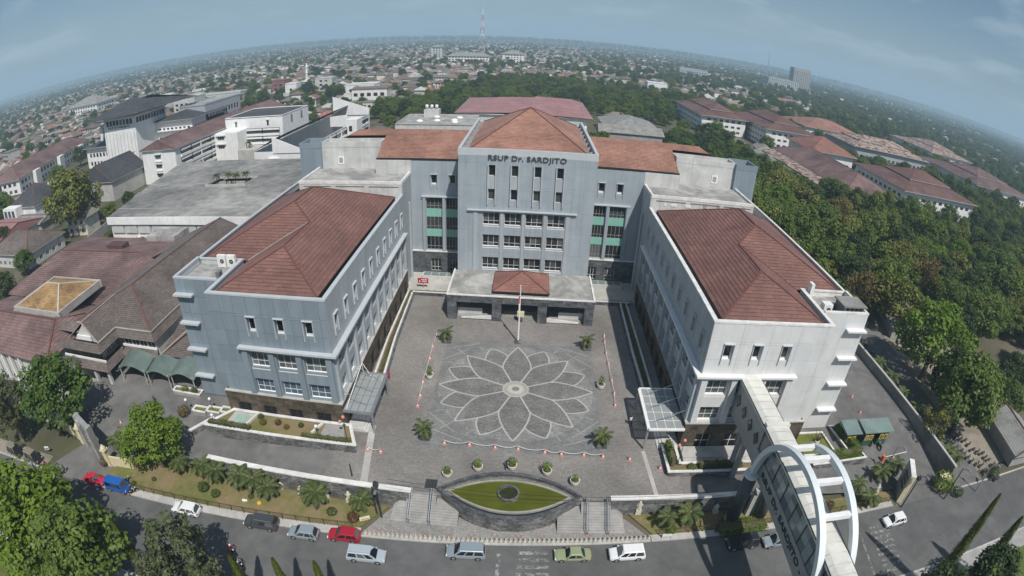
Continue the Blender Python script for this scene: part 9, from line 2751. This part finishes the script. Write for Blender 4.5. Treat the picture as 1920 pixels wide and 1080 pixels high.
# ------------------------------------------------------------------ distant landmarks
def far_xy(px, dist):
	d = ray(px, 100); a = Vector((d.x, d.y)).normalized(); return CAM_POS.x + a.x * dist, CAM_POS.y + a.y * dist
x, y = far_xy(903, 1250)
t = thing('radio_mast', 'red and white lattice radio mast rising above the horizon', 'mast', (x, y, -2))
Hm = 112.0
for i in range(8):
	z0, z1 = -2 + Hm * i / 8, -2 + Hm * (i + 1) / 8
	w0, w1 = 6.5 * (1 - i / 8) + 0.6, 6.5 * (1 - (i + 1) / 8) + 0.6
	q = MB()
	for a in range(4):
		sx_, sy_ = ((-1, -1), (1, -1), (1, 1), (-1, 1))[a]; tx, ty = ((-1, -1), (1, -1), (1, 1), (-1, 1))[(a + 1) % 4]
		q.bar((x + sx_ * w0, y + sy_ * w0, z0), (x + sx_ * w1, y + sy_ * w1, z1), 0.36)
		q.bar((x + sx_ * w0, y + sy_ * w0, z0), (x + tx * w1, y + ty * w1, z1), 0.2); q.bar((x + sx_ * w1, y + sy_ * w1, z1), (x + tx * w1, y + ty * w1, z1), 0.35)
	q.build('lattice_section', 'red_paint' if i % 2 == 0 else 'sign_white', t)
q = MB(); q.cyl(x, y, Hm - 2, Hm + 14, 0.3, 0.1, 6); q.build('antenna', 'sign_white', t)
for i in range(3):
	q = MB(); q.tube([(x, y - 3.0, 40 + i * 9), (x, y - 4.0, 40 + i * 9)], 1.6, 12); q.build('dish', 'sign_white', t)
def far_block(px, py, dist, w_, h, d, label, m='white_wall', name='distant_building', roof=None, rows=2):
	x, y = far_xy(px, dist)
	t = thing(name, label, 'building', (x, y, -2))
	OCC.append((x - w_, x + w_, y - d, y + d))
	walls(t, rect(x - w_ / 2, x + w_ / 2, y - d / 2, y + d / 2), -2, -2 + h, m, [(1.5 + k * 4, 3.6 + k * 4) for k in range(max(1, int(h / 4.2)))], 3.0, 5.5, 'concrete', 'pane_dark', 1)
	if roof: hip_part(t, rect(x - w_ / 2, x + w_ / 2, y - d / 2, y + d / 2), -2 + h, -2 + h + min(w_, d) * 0.25, roof, 1.5, 1.5, cap=None)
	else: flat_part(t, rect(x - w_ / 2, x + w_ / 2, y - d / 2, y + d / 2), -2 + h, 'concrete_roof', 0.9, m)
for a in ((820, 85, 1150, 22, 26, 18, 'cream tower house left of the radio mast', 'cream_wall', 'distant_building', 'roof_zinc'), (880, 85, 1000, 75, 13, 26, 'long white hall at the foot of the radio mast', 'white_wall', 'distant_building', 'roof_zinc'), (963, 85, 1050, 40, 17, 30, 'white gabled hall right of the radio mast', 'white_wall', 'distant_building', 'roof_zinc'),
		  (1505, 125, 1500, 52, 58, 26, 'grey slab tower on the right horizon', 'concrete', 'distant_tower'), (1468, 135, 1420, 85, 22, 50, 'pale complex at the foot of the slab tower', 'panel_grey', 'distant_building'), (1300, 112, 1150, 60, 16, 30, 'grey-white block left of the slab tower', 'panel_grey', 'distant_building'),
		  (1235, 150, 620, 22, 12, 14, 'white two-storey house behind the campus wood', 'white_wall', 'distant_building'), (525, 148, 560, 14, 15, 14, 'purple-red shop block among the left roofs', 'roof_pinkmetal', 'distant_building'), (548, 152, 540, 12, 12, 12, 'plain white cube house beside the purple block', 'white_wall', 'distant_building'),
		  (405, 160, 560, 60, 10, 14, 'long cream row of arched shop fronts at left', 'cream_wall', 'distant_building'), (350, 178, 500, 24, 16, 18, 'cream stepped tenement behind the tower block', 'cream_wall', 'distant_building'), (610, 150, 560, 18, 13, 14, 'pale square house right of the white spire', 'cream_wall', 'distant_building'), (165, 160, 800, 60, 14, 40, 'long white shed roof far left', 'white_wall', 'distant_building', 'roof_zinc'), (680, 143, 480, 26, 11, 18, 'bright white house left of the centre roof', 'white_wall', 'distant_building')):
	far_block(*a)
x, y = far_xy(574, 620); t = thing('spire', 'thin white minaret beside the purple block', 'minaret', (x, y, -2))
q = MB(); q.cyl(x, y, -2, 20, 1.6, 1.1, 10); q.build('shaft', 'white_wall', t)
q = MB(); q.lathe([(1.9, 14), (1.9, 14.6)], 10, (x, y, 0)); q.build('balcony', 'white_wall', t); q = MB(); q.lathe([(1.3, 20), (1.5, 21), (0.9, 23), (0.1, 26)], 10, (x, y, 0)); q.build('crown_dome', 'white_wall', t)
x, y = far_xy(1443, 1700); t = thing('radio_mast', 'thin dark mast left of the slab tower on the right horizon', 'mast', (x, y, -2))
q = MB(); q.tube([(x, y, -2), (x, y, 95)], [2.2, 0.5], 6); q.build('shaft', 'concrete', t)
q = MB(); q.cyl(x, y, 95, 112, 0.4, 0.2, 6); q.build('antenna', 'steel', t)
# overhead wires by the entrance
p, q_ = Vector((-14.2, -25.2, 4.6)), Vector((26.5, -24.6, 3.8))
for k in range(2):
	pts = [p.lerp(q_, i / 14) + Vector((0, -0.35 * k, -0.3 * k - 3.2 * (i / 14) * (1 - i / 14))) for i in range(15)]
	mb = MB(); mb.tube(pts, 0.025, 5); tag(mb.build('overhead_wire', 'black'), 'thin black wire slung over the pond from the utility pole, %s one' % ('upper', 'lower')[k], 'wire', 'overhead wires')
# ------------------------------------------------------------------ the air
HAZE = 2.8e-4
mb = MB(); mb.box(-47000, 47000, -47000, 47000, -3.2, 330)
hz = mb.mesh('haze', 'black')
m = bpy.data.materials.new('haze'); m.use_nodes = True
N, L = nodes(m)
N.remove(N['Principled BSDF'])
pv = N.new('ShaderNodeVolumePrincipled')
pv.inputs['Color'].default_value = (0.58, 0.80, 0.98, 1)
pv.inputs['Density'].default_value = HAZE
pv.inputs['Anisotropy'].default_value = 0.0
L.new(pv.outputs[0], N['Material Output'].inputs['Volume'])
hz.materials.clear(); hz.materials.append(m)
o = link('haze', hz); tag(o, 'pale bluish haze over the whole plain', 'haze', kind='stuff')
